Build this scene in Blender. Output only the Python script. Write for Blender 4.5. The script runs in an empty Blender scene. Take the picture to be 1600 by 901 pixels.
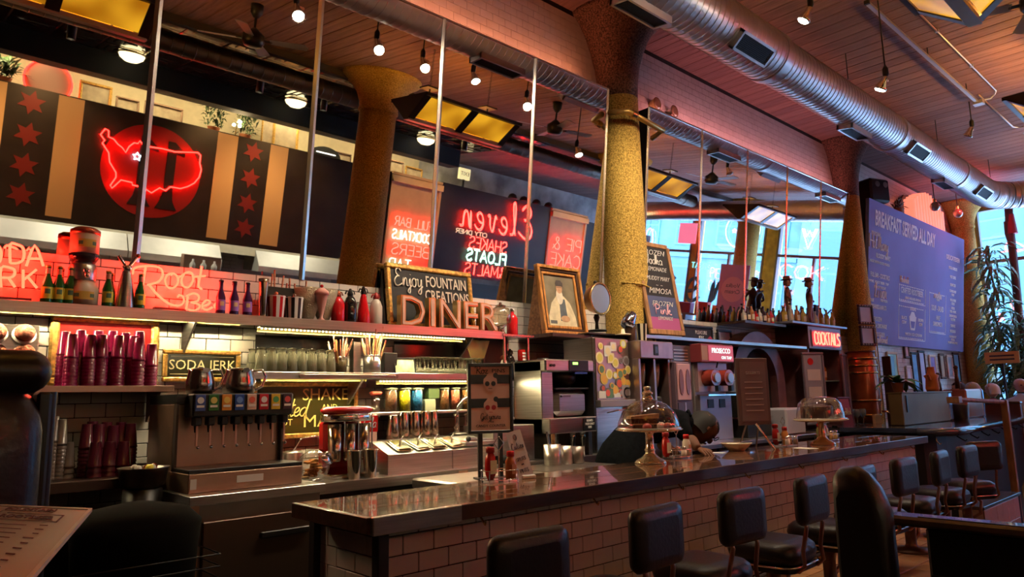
import bpy, math, random
from mathutils import Vector, Matrix
R = math.radians
random.seed(11)
sc = bpy.context.scene
col = sc.collection
# ---------------------------------------------------------------- camera
CH = 1.5                                     # camera height above the floor, metres
FPX = 1110.0
AX = ((0.73478384, 0.08934923, 0.67239082), (-0.67797081, 0.12768435, 0.72391455), (-0.02117258, -0.98778207, 0.15439657))
AX = [Vector(a) for a in AX]                 # world X, Y, Z axes in camera coordinates (x right, y down, z forward)
def ray(px, py):
    d = Vector((px - 800.0, py - 450.5, FPX)); return Vector([a.dot(d) for a in AX]).normalized()
CAM = Vector((0, 0, CH))
def onY(px, py, Y): d = ray(px, py); return CAM + d * (Y / d.y)
def onX(px, py, X): d = ray(px, py); return CAM + d * (X / d.x)
def onZ(px, py, Z): d = ray(px, py); return CAM + d * ((Z - CH) / d.z)
cam = bpy.data.cameras.new('camera'); cam_o = bpy.data.objects.new('camera', cam); col.objects.link(cam_o)
cam.sensor_width = 36.0; cam.lens = FPX / 1600.0 * 36.0; cam.clip_start = 0.02; cam.clip_end = 200
rx = Vector([a[0] for a in AX]); dn = Vector([a[1] for a in AX]); fw = Vector([a[2] for a in AX])
cam_o.matrix_world = Matrix(((rx.x, -dn.x, -fw.x, 0), (rx.y, -dn.y, -fw.y, 0), (rx.z, -dn.z, -fw.z, CH), (0, 0, 0, 1)))
sc.camera = cam_o
# ---------------------------------------------------------------- world, exposure, large lights
sc.view_settings.view_transform = 'Standard'; sc.view_settings.look = 'None'
sc.view_settings.exposure = 0.45; sc.view_settings.gamma = 1.0; sc.view_settings.use_curve_mapping = False
w = bpy.data.worlds.new('world'); sc.world = w; w.use_nodes = True
bg = w.node_tree.nodes['Background']; bg.inputs[0].default_value = (0.36, 0.60, 1.0, 1); bg.inputs[1].default_value = 20.0
sc.cycles.use_denoising = True
sc.cycles.max_bounces = 9; sc.cycles.diffuse_bounces = 3; sc.cycles.glossy_bounces = 5; sc.cycles.transmission_bounces = 7; sc.cycles.transparent_max_bounces = 10
sc.cycles.sample_clamp_indirect = 4.0; sc.cycles.caustics_reflective = False; sc.cycles.caustics_refractive = False
sc.cycles.use_light_tree = True
def light(name, kind, loc, power, color, size=0.1, size_y=None, rot=None, **kw):
    l = bpy.data.lights.new(name, kind); l.energy = power; l.color = color
    if kind == 'AREA':
        l.size = size
        if size_y: l.shape = 'RECTANGLE'; l.size_y = size_y
    elif kind in ('POINT', 'SPOT'): l.shadow_soft_size = size
    for k, v in kw.items(): setattr(l, k, v)
    o = bpy.data.objects.new(name, l); col.objects.link(o); o.location = loc
    if rot: o.rotation_euler = rot
    return o
# daylight falling in through the windows of the end wall (sky portal)
for yy, sy in ((2.05, 4.3), (-2.6, 4.3)):
    pl = light('window_daylight', 'AREA', (18.15, yy, 3.2), 1, (1, 1, 1), 4.4, sy, (0, R(90), 0)); pl.data.cycles.is_portal = True
# ---------------------------------------------------------------- materials
MATS = {}
def mat(name, c, rough=0.5, metal=0.0, emit=0.0, ec=None, trans=0.0, ior=1.45, var=0.0, scale=8.0, bump=0.0, coat=0.0, stretch=None, c2=None, alpha=1.0, spec=0.5):
    if name in MATS: return MATS[name]
    m = bpy.data.materials.new(name); m.use_nodes = True; nt = m.node_tree; b = nt.nodes['Principled BSDF']
    def s(k, v):
        if k in b.inputs: b.inputs[k].default_value = v
    s('Base Color', (*c, 1)); s('Roughness', rough); s('Metallic', metal); s('Coat Weight', coat); s('IOR', ior); s('Specular IOR Level', spec)
    s('Transmission Weight', trans); s('Alpha', alpha)
    if emit: s('Emission Color', (*(ec or c), 1)); s('Emission Strength', emit)
    if var or bump or c2:
        tc = nt.nodes.new('ShaderNodeTexCoord'); mp = nt.nodes.new('ShaderNodeMapping'); no = nt.nodes.new('ShaderNodeTexNoise')
        nt.links.new(tc.outputs['Object'], mp.inputs[0]); nt.links.new(mp.outputs[0], no.inputs['Vector'])
        if stretch: mp.inputs['Scale'].default_value = stretch
        no.inputs['Scale'].default_value = scale; no.inputs['Detail'].default_value = 4
        if var or c2:
            cr = nt.nodes.new('ShaderNodeValToRGB'); e = cr.color_ramp.elements
            lo = tuple(max(0, x * (1 - var)) for x in c); hi = c2 if c2 else tuple(min(1, x * (1 + var)) for x in c)
            e[0].position = .35; e[1].position = .65; e[0].color = (*lo, 1); e[1].color = (*hi, 1)
            nt.links.new(no.outputs['Fac'], cr.inputs[0]); nt.links.new(cr.outputs[0], b.inputs['Base Color'])
        if bump:
            bu = nt.nodes.new('ShaderNodeBump'); bu.inputs['Strength'].default_value = bump; bu.inputs['Distance'].default_value = .01
            nt.links.new(no.outputs['Fac'], bu.inputs['Height']); nt.links.new(bu.outputs[0], b.inputs['Normal'])
    MATS[name] = m; return m
def neon(name, c, e): return mat(name, c, .4, emit=e, ec=c)
def glass(name, c=(1, 1, 1), rough=0.0, ior=1.45): return mat(name, c, rough, trans=1.0, ior=ior)
def thin_glass(name, c=(1, 1, 1), glossy=.18, rough=.03):
    if name in MATS: return MATS[name]
    m = bpy.data.materials.new(name); m.use_nodes = True; nt = m.node_tree; nt.nodes.clear()
    o = nt.nodes.new('ShaderNodeOutputMaterial'); t = nt.nodes.new('ShaderNodeBsdfTransparent'); g = nt.nodes.new('ShaderNodeBsdfGlossy'); x = nt.nodes.new('ShaderNodeMixShader')
    lw = nt.nodes.new('ShaderNodeLayerWeight'); lw.inputs['Blend'].default_value = .25; ma = nt.nodes.new('ShaderNodeMath'); ma.operation = 'MULTIPLY_ADD'; ma.inputs[1].default_value = .7; ma.inputs[2].default_value = glossy * .35
    t.inputs[0].default_value = (*c, 1); g.inputs['Roughness'].default_value = rough
    nt.links.new(lw.outputs['Facing'], ma.inputs[0]); nt.links.new(ma.outputs[0], x.inputs[0]); nt.links.new(t.outputs[0], x.inputs[1]); nt.links.new(g.outputs[0], x.inputs[2]); nt.links.new(x.outputs[0], o.inputs[0])
    MATS[name] = m; return m
M_ = {}
STEEL = mat('brushed_steel', (.62, .60, .57), .28, 1.0, var=.12, scale=3, stretch=(1, 1, 30))
STEELD = mat('dark_steel', (.30, .27, .25), .33, 1.0, var=.15, scale=4)
CHROME = mat('chrome', (.85, .84, .82), .08, 1.0)
IRON = mat('black_iron', (.015, .014, .014), .5)
BLK = mat('black_paint', (.012, .012, .013), .35)
BLKM = mat('black_matte', (.01, .01, .01), .8)
VINYL = mat('black_vinyl', (.010, .007, .009), .38, coat=.12, bump=.15, scale=60)
TILE = mat('white_tile', (.68, .64, .59), .16, var=.05, scale=5)
GROUT = mat('dark_grout', (.035, .03, .028), .9)
WOODD = mat('dark_wood', (.055, .024, .014), .35, var=.4, scale=4, stretch=(1, 8, 8), coat=.3)
WOOD = mat('brown_wood', (.25, .115, .045), .45, var=.35, scale=5, stretch=(1, 9, 9))
GOLD = mat('gilt_frame', (.78, .46, .13), .34, .75, var=.35, scale=40, bump=.5)
BRASS = mat('brass', (.72, .50, .20), .25, 1.0)
WHITE = mat('white_paint', (.78, .76, .72), .45)
CREAM = mat('cream_paint', (.80, .68, .48), .6, var=.05)
PAPER = mat('paper', (.82, .80, .77), .6)
CHALK = mat('chalkboard', (.02, .02, .022), .55, var=.3, scale=6)
CHALKW = mat('chalk_white', (.85, .84, .80), .8)
RED = mat('red_plastic', (.55, .015, .015), .25)
KRED = mat('ketchup_red', (.42, .01, .008), .22)
GREENL = mat('leaf_green', (.045, .14, .03), .45, var=.4, scale=20)
GLASS = thin_glass('clear_glass')
GLASSA = thin_glass('green_glass', (.10, .45, .10))
SKIN = mat('skin_dark', (.16, .065, .035), .5, var=.1)
SKINL = mat('skin_light', (.62, .36, .26), .5, var=.1)
CLOTH = mat('dark_cloth', (.005, .006, .008), 1.0, var=.3, scale=30, bump=.3, spec=.08)
PRED = neon('neon_red', (1.0, .012, .008), 10.0)
NPINK = neon('neon_pink', (1.0, .14, .16), 5.0)
NWHITE = neon('neon_white', (.75, 1.0, .85), 3.0)
NTEAL = neon('neon_green_white', (.45, 1.0, .72), 2.6)
# ---------------------------------------------------------------- mesh builder
class MB:
    def __init__(s): s.v = []; s.f = []; s.mi = []; s.sm = []; s.m = 0; s.T = None
    def add(s, vs, fs, smooth=False):
        b = len(s.v)
        if s.T is not None: vs = [s.T @ Vector(v) for v in vs]
        s.v += [tuple(v) for v in vs]
        for f in fs: s.f.append([b + i for i in f]); s.mi.append(s.m); s.sm.append(smooth)
        return s
    def box(s, x0, y0, z0, x1, y1, z1, bev=0.0):
        if x1 < x0: x0, x1 = x1, x0
        if y1 < y0: y0, y1 = y1, y0
        if z1 < z0: z0, z1 = z1, z0
        if bev <= 0:
            vs = [(x0, y0, z0), (x1, y0, z0), (x1, y1, z0), (x0, y1, z0), (x0, y0, z1), (x1, y0, z1), (x1, y1, z1), (x0, y1, z1)]
            return s.add(vs, [(0, 3, 2, 1), (4, 5, 6, 7), (0, 1, 5, 4), (1, 2, 6, 5), (2, 3, 7, 6), (3, 0, 4, 7)])
        b = min(bev, (x1 - x0) * .49, (y1 - y0) * .49, (z1 - z0) * .49); vs = []; 
        cs = [(x, y, z) for z in (0, 1) for y in (0, 1) for x in (0, 1)]
        L = ((x0, x1), (y0, y1), (z0, z1))
        idx = {}
        for ci, c in enumerate(cs):
            p = [L[k][c[k]] for k in range(3)]; q = [p[k] + (b if c[k] == 0 else -b) for k in range(3)]
            for a in range(3):
                r = list(q); r[a] = p[a]; idx[(c, a)] = len(vs); vs.append(tuple(r))
        fs = []
        def C(*c): return tuple(c)
        for a in range(3):
            u, v = (a + 1) % 3, (a + 2) % 3
            for sd in (0, 1):
                q = []
                for (i, j) in ((0, 0), (1, 0), (1, 1), (0, 1)):
                    c = [0, 0, 0]; c[a] = sd; c[u] = i; c[v] = j; q.append(idx[(tuple(c), a)])
                fs.append(q if sd else q[::-1])
            for i in (0, 1):
                for j in (0, 1):
                    c0 = [0, 0, 0]; c1 = [0, 0, 0]; c0[u] = c1[u] = i; c0[v] = c1[v] = j; c1[a] = 1
                    q = [idx[(tuple(c0), u)], idx[(tuple(c1), u)], idx[(tuple(c1), v)], idx[(tuple(c0), v)]]
                    fs.append(q if (i ^ j) else q[::-1])
        for c in cs:
            q = [idx[(c, 0)], idx[(c, 1)], idx[(c, 2)]]
            fs.append(q if (sum(c) % 2) else q[::-1])
        return s.add(vs, fs)
    def lathe(s, prof, cx=0, cy=0, seg=20, z0=0, a0=0, a1=None, smooth=True, cap=True):
        vs = []; fs = []; n = len(prof); full = a1 is None; st = seg if full else seg + 1
        for i in range(st):
            a = a0 + (2 * math.pi if full else (a1 - a0)) * i / seg; ca, sa = math.cos(a), math.sin(a)
            vs += [(cx + r * ca, cy + r * sa, z0 + z) for r, z in prof]
        for i in range(seg):
            j = (i + 1) % st
            for k in range(n - 1): fs.append((i * n + k, j * n + k, j * n + k + 1, i * n + k + 1))
        if cap and full:
            if prof[0][0] > 1e-5: fs.append([i * n for i in range(seg)][::-1])
            if prof[-1][0] > 1e-5: fs.append([i * n + n - 1 for i in range(seg)])
        return s.add(vs, fs, smooth)
    def cyl(s, p0, p1, r0, r1=None, seg=12, smooth=True, caps=True):
        p0 = Vector(p0); p1 = Vector(p1); d = (p1 - p0)
        if d.length < 1e-7: return s
        d.normalize(); r1 = r0 if r1 is None else r1
        u = d.orthogonal().normalized(); w_ = d.cross(u); vs = []
        for i in range(seg):
            a = 2 * math.pi * i / seg; e = u * math.cos(a) + w_ * math.sin(a); vs += [p0 + e * r0, p1 + e * r1]
        s.add(vs, [(2 * i, 2 * ((i + 1) % seg), 2 * ((i + 1) % seg) + 1, 2 * i + 1) for i in range(seg)], smooth)
        if caps: s.add(vs, [[2 * i for i in range(seg)][::-1], [2 * i + 1 for i in range(seg)]])
        return s
    def tube(s, pts, r, seg=8, closed=False, radii=None):
        pts = [Vector(p) for p in pts]; n = len(pts)
        if n < 2: return s
        vs = []; u = None
        for i, p in enumerate(pts):
            a = pts[(i - 1) % n] if (closed or i > 0) else p; b = pts[(i + 1) % n] if (closed or i < n - 1) else p
            d = (b - a)
            if d.length < 1e-9: d = Vector((0, 0, 1))
            d.normalize()
            if u is None: u = d.orthogonal().normalized()
            u = (u - d * u.dot(d)); u = u.normalized() if u.length > 1e-6 else d.orthogonal().normalized()
            w_ = d.cross(u); rr = radii[i] if radii else r
            vs += [p + (u * math.cos(2 * math.pi * k / seg) + w_ * math.sin(2 * math.pi * k / seg)) * rr for k in range(seg)]
        fs = []
        for i in range(n if closed else n - 1):
            j = (i + 1) % n
            fs += [(i * seg + k, i * seg + (k + 1) % seg, j * seg + (k + 1) % seg, j * seg + k) for k in range(seg)]
        if not closed: fs += [list(range(seg))[::-1], [(n - 1) * seg + k for k in range(seg)]]
        return s.add(vs, fs, True)
    def prism(s, outline, d0, d1, axis='y', smooth=False):
        """outline in the plane normal to axis, extruded from d0 to d1."""
        n = len(outline); vs = []
        for d in (d0, d1):
            for a, b in outline: vs.append({'y': (a, d, b), 'x': (d, a, b), 'z': (a, b, d)}[axis])
        fs = [(i, (i + 1) % n, n + (i + 1) % n, n + i) for i in range(n)]
        s.add(vs, fs, smooth); return s.add(vs, [list(range(n))[::-1], [n + i for i in range(n)]])
    def ball(s, c, r, seg=12, rings=8, sc_=(1, 1, 1)):
        prof = [(max(1e-6, r * math.sin(math.pi * k / rings)), -r * math.cos(math.pi * k / rings)) for k in range(rings + 1)]
        vs = []; fs = []; n = rings + 1
        for i in range(seg):
            a = 2 * math.pi * i / seg
            vs += [(c[0] + q * math.cos(a) * sc_[0], c[1] + q * math.sin(a) * sc_[1], c[2] + z * sc_[2]) for q, z in prof]
        for i in range(seg):
            j = (i + 1) % seg
            fs += [(i * n + k, j * n + k, j * n + k + 1, i * n + k + 1) for k in range(n - 1)]
        return s.add(vs, fs, True)
    def quad(s, a, b, c, d): return s.add([a, b, c, d], [(0, 1, 2, 3)])
    def mesh(s, name, mats):
        me = bpy.data.meshes.new(name); me.from_pydata(s.v, [], s.f)
        for m in (mats if isinstance(mats, (list, tuple)) else [mats]): me.materials.append(m)
        me.polygons.foreach_set('material_index', s.mi); me.polygons.foreach_set('use_smooth', s.sm); me.update(); return me
def raw(name, mb, mats, parent=None):
    me = mb.mesh(name, mats) if isinstance(mb, MB) else mb
    o = bpy.data.objects.new(name, me); col.objects.link(o)
    if parent is not None: o.parent = parent
    return o
P = raw
def part(name, mb, mats, parent, label=None, kind=None):
    o = raw(name, mb, mats, parent)
    if label: o['label'] = label
    if kind: o['kind'] = kind
    return o
def tag(o, label, cat, group=None, kind=None):
    if label: o['label'] = label
    if cat: o['category'] = cat
    if group: o['group'] = group
    if kind: o['kind'] = kind
    return o
def T(name, label, cat, loc=(0, 0, 0), rz=0.0, group=None, kind=None):
    o = bpy.data.objects.new(name, None); col.objects.link(o); o.empty_display_size = .05
    o.location = loc; o.rotation_euler = (0, 0, rz); return tag(o, label, cat, group, kind)
def S(name, mb, mats, label, cat, loc=(0, 0, 0), rz=0.0, group=None, kind=None):
    o = raw(name, mb, mats); o.location = loc; o.rotation_euler = (0, 0, rz); return tag(o, label, cat, group, kind)
def ST(name, mb, mats, loc=(0, 0, 0)):
    o = raw(name, mb, mats); o.location = loc; o['kind'] = 'structure'; return o
def dup(root, loc, rz=0.0, label=None, group=None):
    r = root.copy(); col.objects.link(r); r.location = loc; r.rotation_euler = (r.rotation_euler.x, r.rotation_euler.y, rz)
    if label: r['label'] = label
    if group: r['group'] = group
    for ch in list(root.children):
        c = ch.copy(); col.objects.link(c); c.parent = r
        for g in list(ch.children): d = g.copy(); col.objects.link(d); d.parent = c
    return r
# ---------------------------------------------------------------- lettering
def text_mesh(txt, size, ext=.001, bold=0.0, align='CENTER', shear=0.0, sx=1.0, spacing=1.0, line=1.0):
    c = bpy.data.curves.new('lettering', 'FONT'); c.body = txt; c.size = size; c.extrude = ext; c.offset = bold; c.align_x = align; c.align_y = 'CENTER'
    c.shear = shear; c.space_character = spacing; c.space_line = line; c.resolution_u = 2
    o = bpy.data.objects.new('lettering', c); me = bpy.data.meshes.new_from_object(o)
    for v in me.vertices: v.co.x *= sx
    bpy.data.objects.remove(o); bpy.data.curves.remove(c); return me
def text(name, txt, size, m, parent, loc, rot=(R(90), 0, 0), width=None, **kw):
    me = text_mesh(txt, size, **kw); me.name = name
    if width:
        xs = [v.co.x for v in me.vertices]
        if xs:
            k = width / max(1e-6, max(xs) - min(xs))
            for v in me.vertices: v.co.x *= k
    me.materials.append(m); o = bpy.data.objects.new(name, me); col.objects.link(o); o.parent = parent; o.location = loc; o.rotation_euler = rot; return o
# single-stroke letters (unit cell 0..w x 0..1) for neon tubing and hand lettering
SF = {
 'A': (.7, [[(0, 0), (.35, 1), (.7, 0)], [(.13, .36), (.57, .36)]]), 'B': (.6, [[(0, 0), (0, 1), (.4, 1), (.55, .88), (.55, .65), (.4, .53), (0, .53)], [(.4, .53), (.6, .38), (.6, .14), (.42, 0), (0, 0)]]),
 'C': (.62, [[(.62, .85), (.45, 1), (.2, 1), (.03, .8), (0, .5), (.03, .2), (.2, 0), (.45, 0), (.62, .15)]]), 'D': (.62, [[(0, 0), (0, 1), (.3, 1), (.55, .85), (.62, .5), (.55, .15), (.3, 0), (0, 0)]]),
 'E': (.52, [[(.52, 1), (0, 1), (0, 0), (.52, 0)], [(0, .52), (.42, .52)]]), 'F': (.5, [[(.5, 1), (0, 1), (0, 0)], [(0, .52), (.4, .52)]]),
 'G': (.65, [[(.62, .85), (.45, 1), (.2, 1), (.03, .8), (0, .5), (.03, .2), (.2, 0), (.45, 0), (.64, .18), (.64, .45), (.38, .45)]]), 'H': (.6, [[(0, 0), (0, 1)], [(.6, 0), (.6, 1)], [(0, .5), (.6, .5)]]),
 'I': (.04, [[(.02, 0), (.02, 1)]]), 'J': (.4, [[(.4, 1), (.4, .2), (.3, 0), (.12, 0), (0, .18)]]), 'K': (.6, [[(0, 0), (0, 1)], [(.58, 1), (0, .42)], [(.2, .6), (.6, 0)]]), 'L': (.48, [[(0, 1), (0, 0), (.48, 0)]]),
 'M': (.8, [[(0, 0), (.05, 1), (.4, .25), (.75, 1), (.8, 0)]]), 'N': (.62, [[(0, 0), (0, 1), (.62, 0), (.62, 1)]]), 'O': (.68, [[(.34, 1), (.1, .88), (0, .5), (.1, .12), (.34, 0), (.58, .12), (.68, .5), (.58, .88), (.34, 1)]]),
 'P': (.56, [[(0, 0), (0, 1), (.38, 1), (.55, .88), (.55, .62), (.38, .48), (0, .48)]]), 'Q': (.68, [[(.34, 1), (.1, .88), (0, .5), (.1, .12), (.34, 0), (.58, .12), (.68, .5), (.58, .88), (.34, 1)], [(.42, .25), (.68, -.08)]]),
 'R': (.58, [[(0, 0), (0, 1), (.38, 1), (.55, .88), (.55, .64), (.38, .5), (0, .5)], [(.3, .5), (.58, 0)]]), 'S': (.56, [[(.54, .84), (.4, 1), (.15, 1), (.02, .85), (.05, .65), (.28, .53), (.5, .4), (.56, .2), (.42, 0), (.15, 0), (0, .16)]]),
 'T': (.6, [[(0, 1), (.6, 1)], [(.3, 1), (.3, 0)]]), 'U': (.6, [[(0, 1), (0, .25), (.12, .03), (.3, 0), (.48, .03), (.6, .25), (.6, 1)]]), 'V': (.64, [[(0, 1), (.32, 0), (.64, 1)]]), 'W': (.9, [[(0, 1), (.22, 0), (.45, .75), (.68, 0), (.9, 1)]]),
 'X': (.6, [[(0, 0), (.6, 1)], [(0, 1), (.6, 0)]]), 'Y': (.6, [[(0, 1), (.3, .5), (.6, 1)], [(.3, .5), (.3, 0)]]), 'Z': (.58, [[(0, 1), (.58, 1), (0, 0), (.58, 0)]]),
 '&': (.66, [[(.66, 0), (.15, .7), (.16, .9), (.3, 1), (.42, .88), (.38, .68), (.06, .38), (0, .18), (.12, 0), (.36, 0), (.6, .35)]]), '-': (.4, [[(0, .5), (.4, .5)]]), '.': (.05, [[(0, 0), (.04, .03)]]),
 '1': (.2, [[(0, .8), (.2, 1), (.2, 0)]]), '0': (.5, [[(.25, 1), (.05, .85), (0, .5), (.05, .15), (.25, 0), (.45, .15), (.5, .5), (.45, .85), (.25, 1)]]), ' ': (.3, [])}
# joined hand lettering (baseline 0, x-height .5, ascender 1, descender -.4)
SS = {
 'a': (.48, [[(.42, .42), (.25, .5), (.08, .4), (0, .2), (.1, .02), (.25, .02), (.4, .25), (.42, .48), (.4, .1), (.48, .02)]]), 'b': (.42, [[(0, .05), (.1, .5), (.22, .95), (.14, 1), (.06, .7), (.04, .15), (.15, 0), (.32, .1), (.36, .35), (.28, .45), (.42, .4)]]),
 'c': (.36, [[(.32, .4), (.2, .5), (.05, .38), (0, .18), (.1, .02), (.36, .06)]]), 'd': (.48, [[(.38, .42), (.25, .5), (.06, .38), (0, .18), (.1, .02), (.25, .04), (.4, .4), (.5, 1), (.42, .3), (.42, .05), (.48, .02)]]),
 'e': (.36, [[(0, .2), (.2, .25), (.3, .4), (.22, .5), (.08, .42), (.02, .2), (.1, .02), (.24, .02), (.36, .12)]]), 'f': (.3, [[(0, .05), (.14, .4), (.3, .95), (.2, 1), (.12, .6), (.04, -.3), (.0, -.35)], [(0, .45), (.28, .5)]]),
 'g': (.44, [[(.38, .42), (.25, .5), (.06, .38), (0, .18), (.1, .02), (.28, .1), (.4, .48), (.36, -.2), (.2, -.4), (.05, -.25), (.44, .05)]]), 'h': (.46, [[(0, .05), (.12, .5), (.22, .95), (.14, 1), (.05, .5), (.02, 0), (.1, .35), (.25, .48), (.34, .35), (.34, .06), (.46, .04)]]),
 'i': (.2, [[(0, .05), (.1, .48), (.08, .08), (.2, .04)], [(.12, .68), (.14, .72)]]), 'j': (.24, [[(0, .05), (.14, .48), (.1, -.25), (0, -.4), (-.08, -.25), (.24, .06)], [(.16, .68), (.18, .72)]]),
 'k': (.44, [[(0, .05), (.12, .5), (.22, .95), (.14, 1), (.04, .5), (.02, 0), (.12, .3), (.3, .48), (.3, .32), (.12, .25), (.3, .02), (.44, .06)]]), 'l': (.22, [[(0, .05), (.14, .6), (.2, .95), (.12, 1), (.06, .6), (.08, .1), (.22, .04)]]),
 'm': (.66, [[(0, 0), (.06, .48), (.06, .0), (.16, .42), (.28, .45), (.3, .02), (.4, .42), (.52, .45), (.54, .06), (.66, .04)]]), 'n': (.46, [[(0, 0), (.06, .48), (.06, .02), (.18, .42), (.3, .46), (.34, .3), (.34, .06), (.46, .04)]]),
 'o': (.42, [[(.2, .5), (.05, .4), (0, .2), (.1, .02), (.24, .02), (.34, .2), (.32, .4), (.2, .5), (.42, .42)]]), 'p': (.42, [[(0, .4), (.1, .48), (.02, -.4), (.1, .3), (.22, .48), (.36, .35), (.32, .08), (.16, .02), (.42, .05)]]),
 'r': (.32, [[(0, .05), (.1, .42), (.1, .52), (.24, .44), (.2, .12), (.32, .04)]]), 's': (.32, [[(0, .05), (.18, .5), (.26, .2), (.18, 0), (.04, .06), (.32, .06)]]), 't': (.28, [[(.17, 1), (.12, .5), (.09, .15), (.15, .0), (.28, .08)], [(-.02, .60), (.30, .66)]]),
 'u': (.46, [[(0, .42), (.06, .48), (.04, .12), (.14, .02), (.28, .15), (.36, .48), (.34, .08), (.46, .04)]]), 'v': (.38, [[(0, .42), (.06, .48), (.12, .02), (.26, .2), (.3, .48), (.38, .44)]]), 'w': (.54, [[(0, .42), (.06, .48), (.08, .05), (.2, .05), (.26, .4), (.28, .05), (.4, .05), (.46, .48), (.54, .44)]]),
 'y': (.44, [[(0, .42), (.06, .48), (.06, .12), (.16, .04), (.3, .2), (.36, .48), (.3, -.25), (.16, -.4), (.06, -.25), (.44, .08)]]), 'x': (.36, [[(0, 0), (.36, .5)], [(.02, .5), (.34, 0)]]), 'z': (.36, [[(0, .45), (.3, .48), (.04, .04), (.36, .04)]]), ' ': (.2, [])}
SS['E'] = (.62, [[(.56, .85), (.4, 1), (.2, .95), (.14, .75), (.3, .58), (.42, .56), (.2, .52), (.02, .3), (.06, .06), (.28, -.02), (.62, .15)]])
SS['R'] = (.72, [[(.18, .0), (.24, .5), (.26, .9)], [(0, .72), (.1, .95), (.4, 1.02), (.6, .86), (.54, .62), (.28, .5), (.46, .3), (.6, .02), (.74, .02)]])
SS['B'] = (.66, [[(.12, 0), (.2, .9)], [(0, .7), (.1, .95), (.38, 1.02), (.56, .86), (.48, .62), (.24, .52), (.5, .46), (.58, .24), (.44, .02), (.2, .0), (.06, .1)]])
SS['G'] = (.6, [[(.56, .8), (.4, 1), (.16, .85), (.02, .5), (.06, .12), (.26, .0), (.46, .2), (.5, .5), (.46, -.1), (.3, -.3), (.14, -.2), (.6, .1)]])
SS['C'] = (.56, [[(.5, .8), (.4, 1), (.18, .9), (.02, .5), (.06, .12), (.26, -.02), (.56, .14)]])
SS['V'] = (.5, [[(0, .85), (.1, 1), (.16, .7), (.2, 0), (.42, .6), (.46, .95), (.56, .9)]]); SS['P'] = (.56, [[(.12, 0), (.2, .9)], [(0, .7), (.1, .95), (.38, 1.02), (.56, .8), (.44, .56), (.2, .5)]])
SS['M'] = (.8, [[(0, 0), (.18, .95), (.3, .1), (.52, .95), (.6, .05), (.8, .04)]]); SS['H'] = SF['H']; SS['D'] = SF['D']; SS['S'] = SF['S']; SS['O'] = SF['O']; SS['A'] = SF['A']; SS['L'] = (.5, [[(.36, .85), (.26, 1), (.16, .85), (.14, .3), (.0, .08), (.14, .0), (.3, .1), (.5, .0)]])
def smooth_pts(pts, n=3):
    if len(pts) < 3: return pts
    out = []
    for i in range(len(pts) - 1):
        p0 = pts[max(i - 1, 0)]; p1 = pts[i]; p2 = pts[i + 1]; p3 = pts[min(i + 2, len(pts) - 1)]
        for k in range(n):
            t = k / n
            out.append(tuple(.5 * ((2 * p1[j]) + (-p0[j] + p2[j]) * t + (2 * p0[j] - 5 * p1[j] + 4 * p2[j] - p3[j]) * t * t + (-p0[j] + 3 * p1[j] - 3 * p2[j] + p3[j]) * t ** 3) for j in (0, 1)))
    out.append(pts[-1]); return out
def strokes(txt, font, h, gap=.16, smooth=False, slant=0.0, width=None):
    """polylines of a word: list of [(x, z)], starting at x = 0; returns (lines, total width)."""
    x = 0; out = []
    for ch in txt:
        w_, ls = font[ch] if ch in font else (.3, [])
        for l in ls: out.append([((x + a + slant * b) * h, b * h) for a, b in (smooth_pts(l) if smooth else l)])
        x += w_ + gap
    W = (x - gap) * h
    if width: out = [[(a * width / W, b) for a, b in l] for l in out]; W = width
    return out, W
def stroke_tubes(mb, txt, font, h, r, cx=0, cz=0, y=0, mirror=False, center=True, seg=6, **kw):
    ls, W = strokes(txt, font, h, **kw); x0 = cx - (W / 2 if center else 0)
    for l in ls: mb.tube([((x0 + a) if not mirror else (2 * cx - (x0 + a) if center else x0 - a), y, cz + b) for a, b in l], r, seg)
    return W
# ================================================================ the shell
WY = 4.60; CEIL = 5.50; EX = 17.8
def rand_mat(name, a, b, rough=.6, bump=.3, scale=12, stretch=(1, 1, 1)):
    m = mat(name, a, rough, var=.2, scale=scale, bump=bump, stretch=stretch); nt = m.node_tree; bs = nt.nodes['Principled BSDF']
    oi = nt.nodes.new('ShaderNodeObjectInfo'); mx = nt.nodes.new('ShaderNodeMix'); mx.data_type = 'RGBA'; mx.blend_type = 'MULTIPLY'
    cr = nt.nodes.new('ShaderNodeValToRGB'); cr.color_ramp.elements[0].color = (*[y / max(x, .001) for x, y in zip(a, b)], 1); cr.color_ramp.elements[1].color = (1, 1, 1, 1)
    mx.inputs[0].default_value = 1; src = bs.inputs['Base Color'].links[0].from_socket
    nt.links.new(oi.outputs['Random'], cr.inputs[0]); nt.links.new(src, mx.inputs[6]); nt.links.new(cr.outputs[0], mx.inputs[7]); nt.links.new(mx.outputs[2], bs.inputs['Base Color']); return m
CEILM = rand_mat('ceiling_boards', (.25, .135, .115), (.18, .095, .085), .75, .5, 6, (4, .4, 4))
STUCCO = mat('yellow_stucco', (.58, .34, .05), .85, var=.5, scale=70, bump=.9, c2=(.80, .53, .12))
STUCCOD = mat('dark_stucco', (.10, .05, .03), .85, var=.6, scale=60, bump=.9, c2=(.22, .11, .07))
ROW_Z = .0785; ROW_X = .1544
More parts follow.
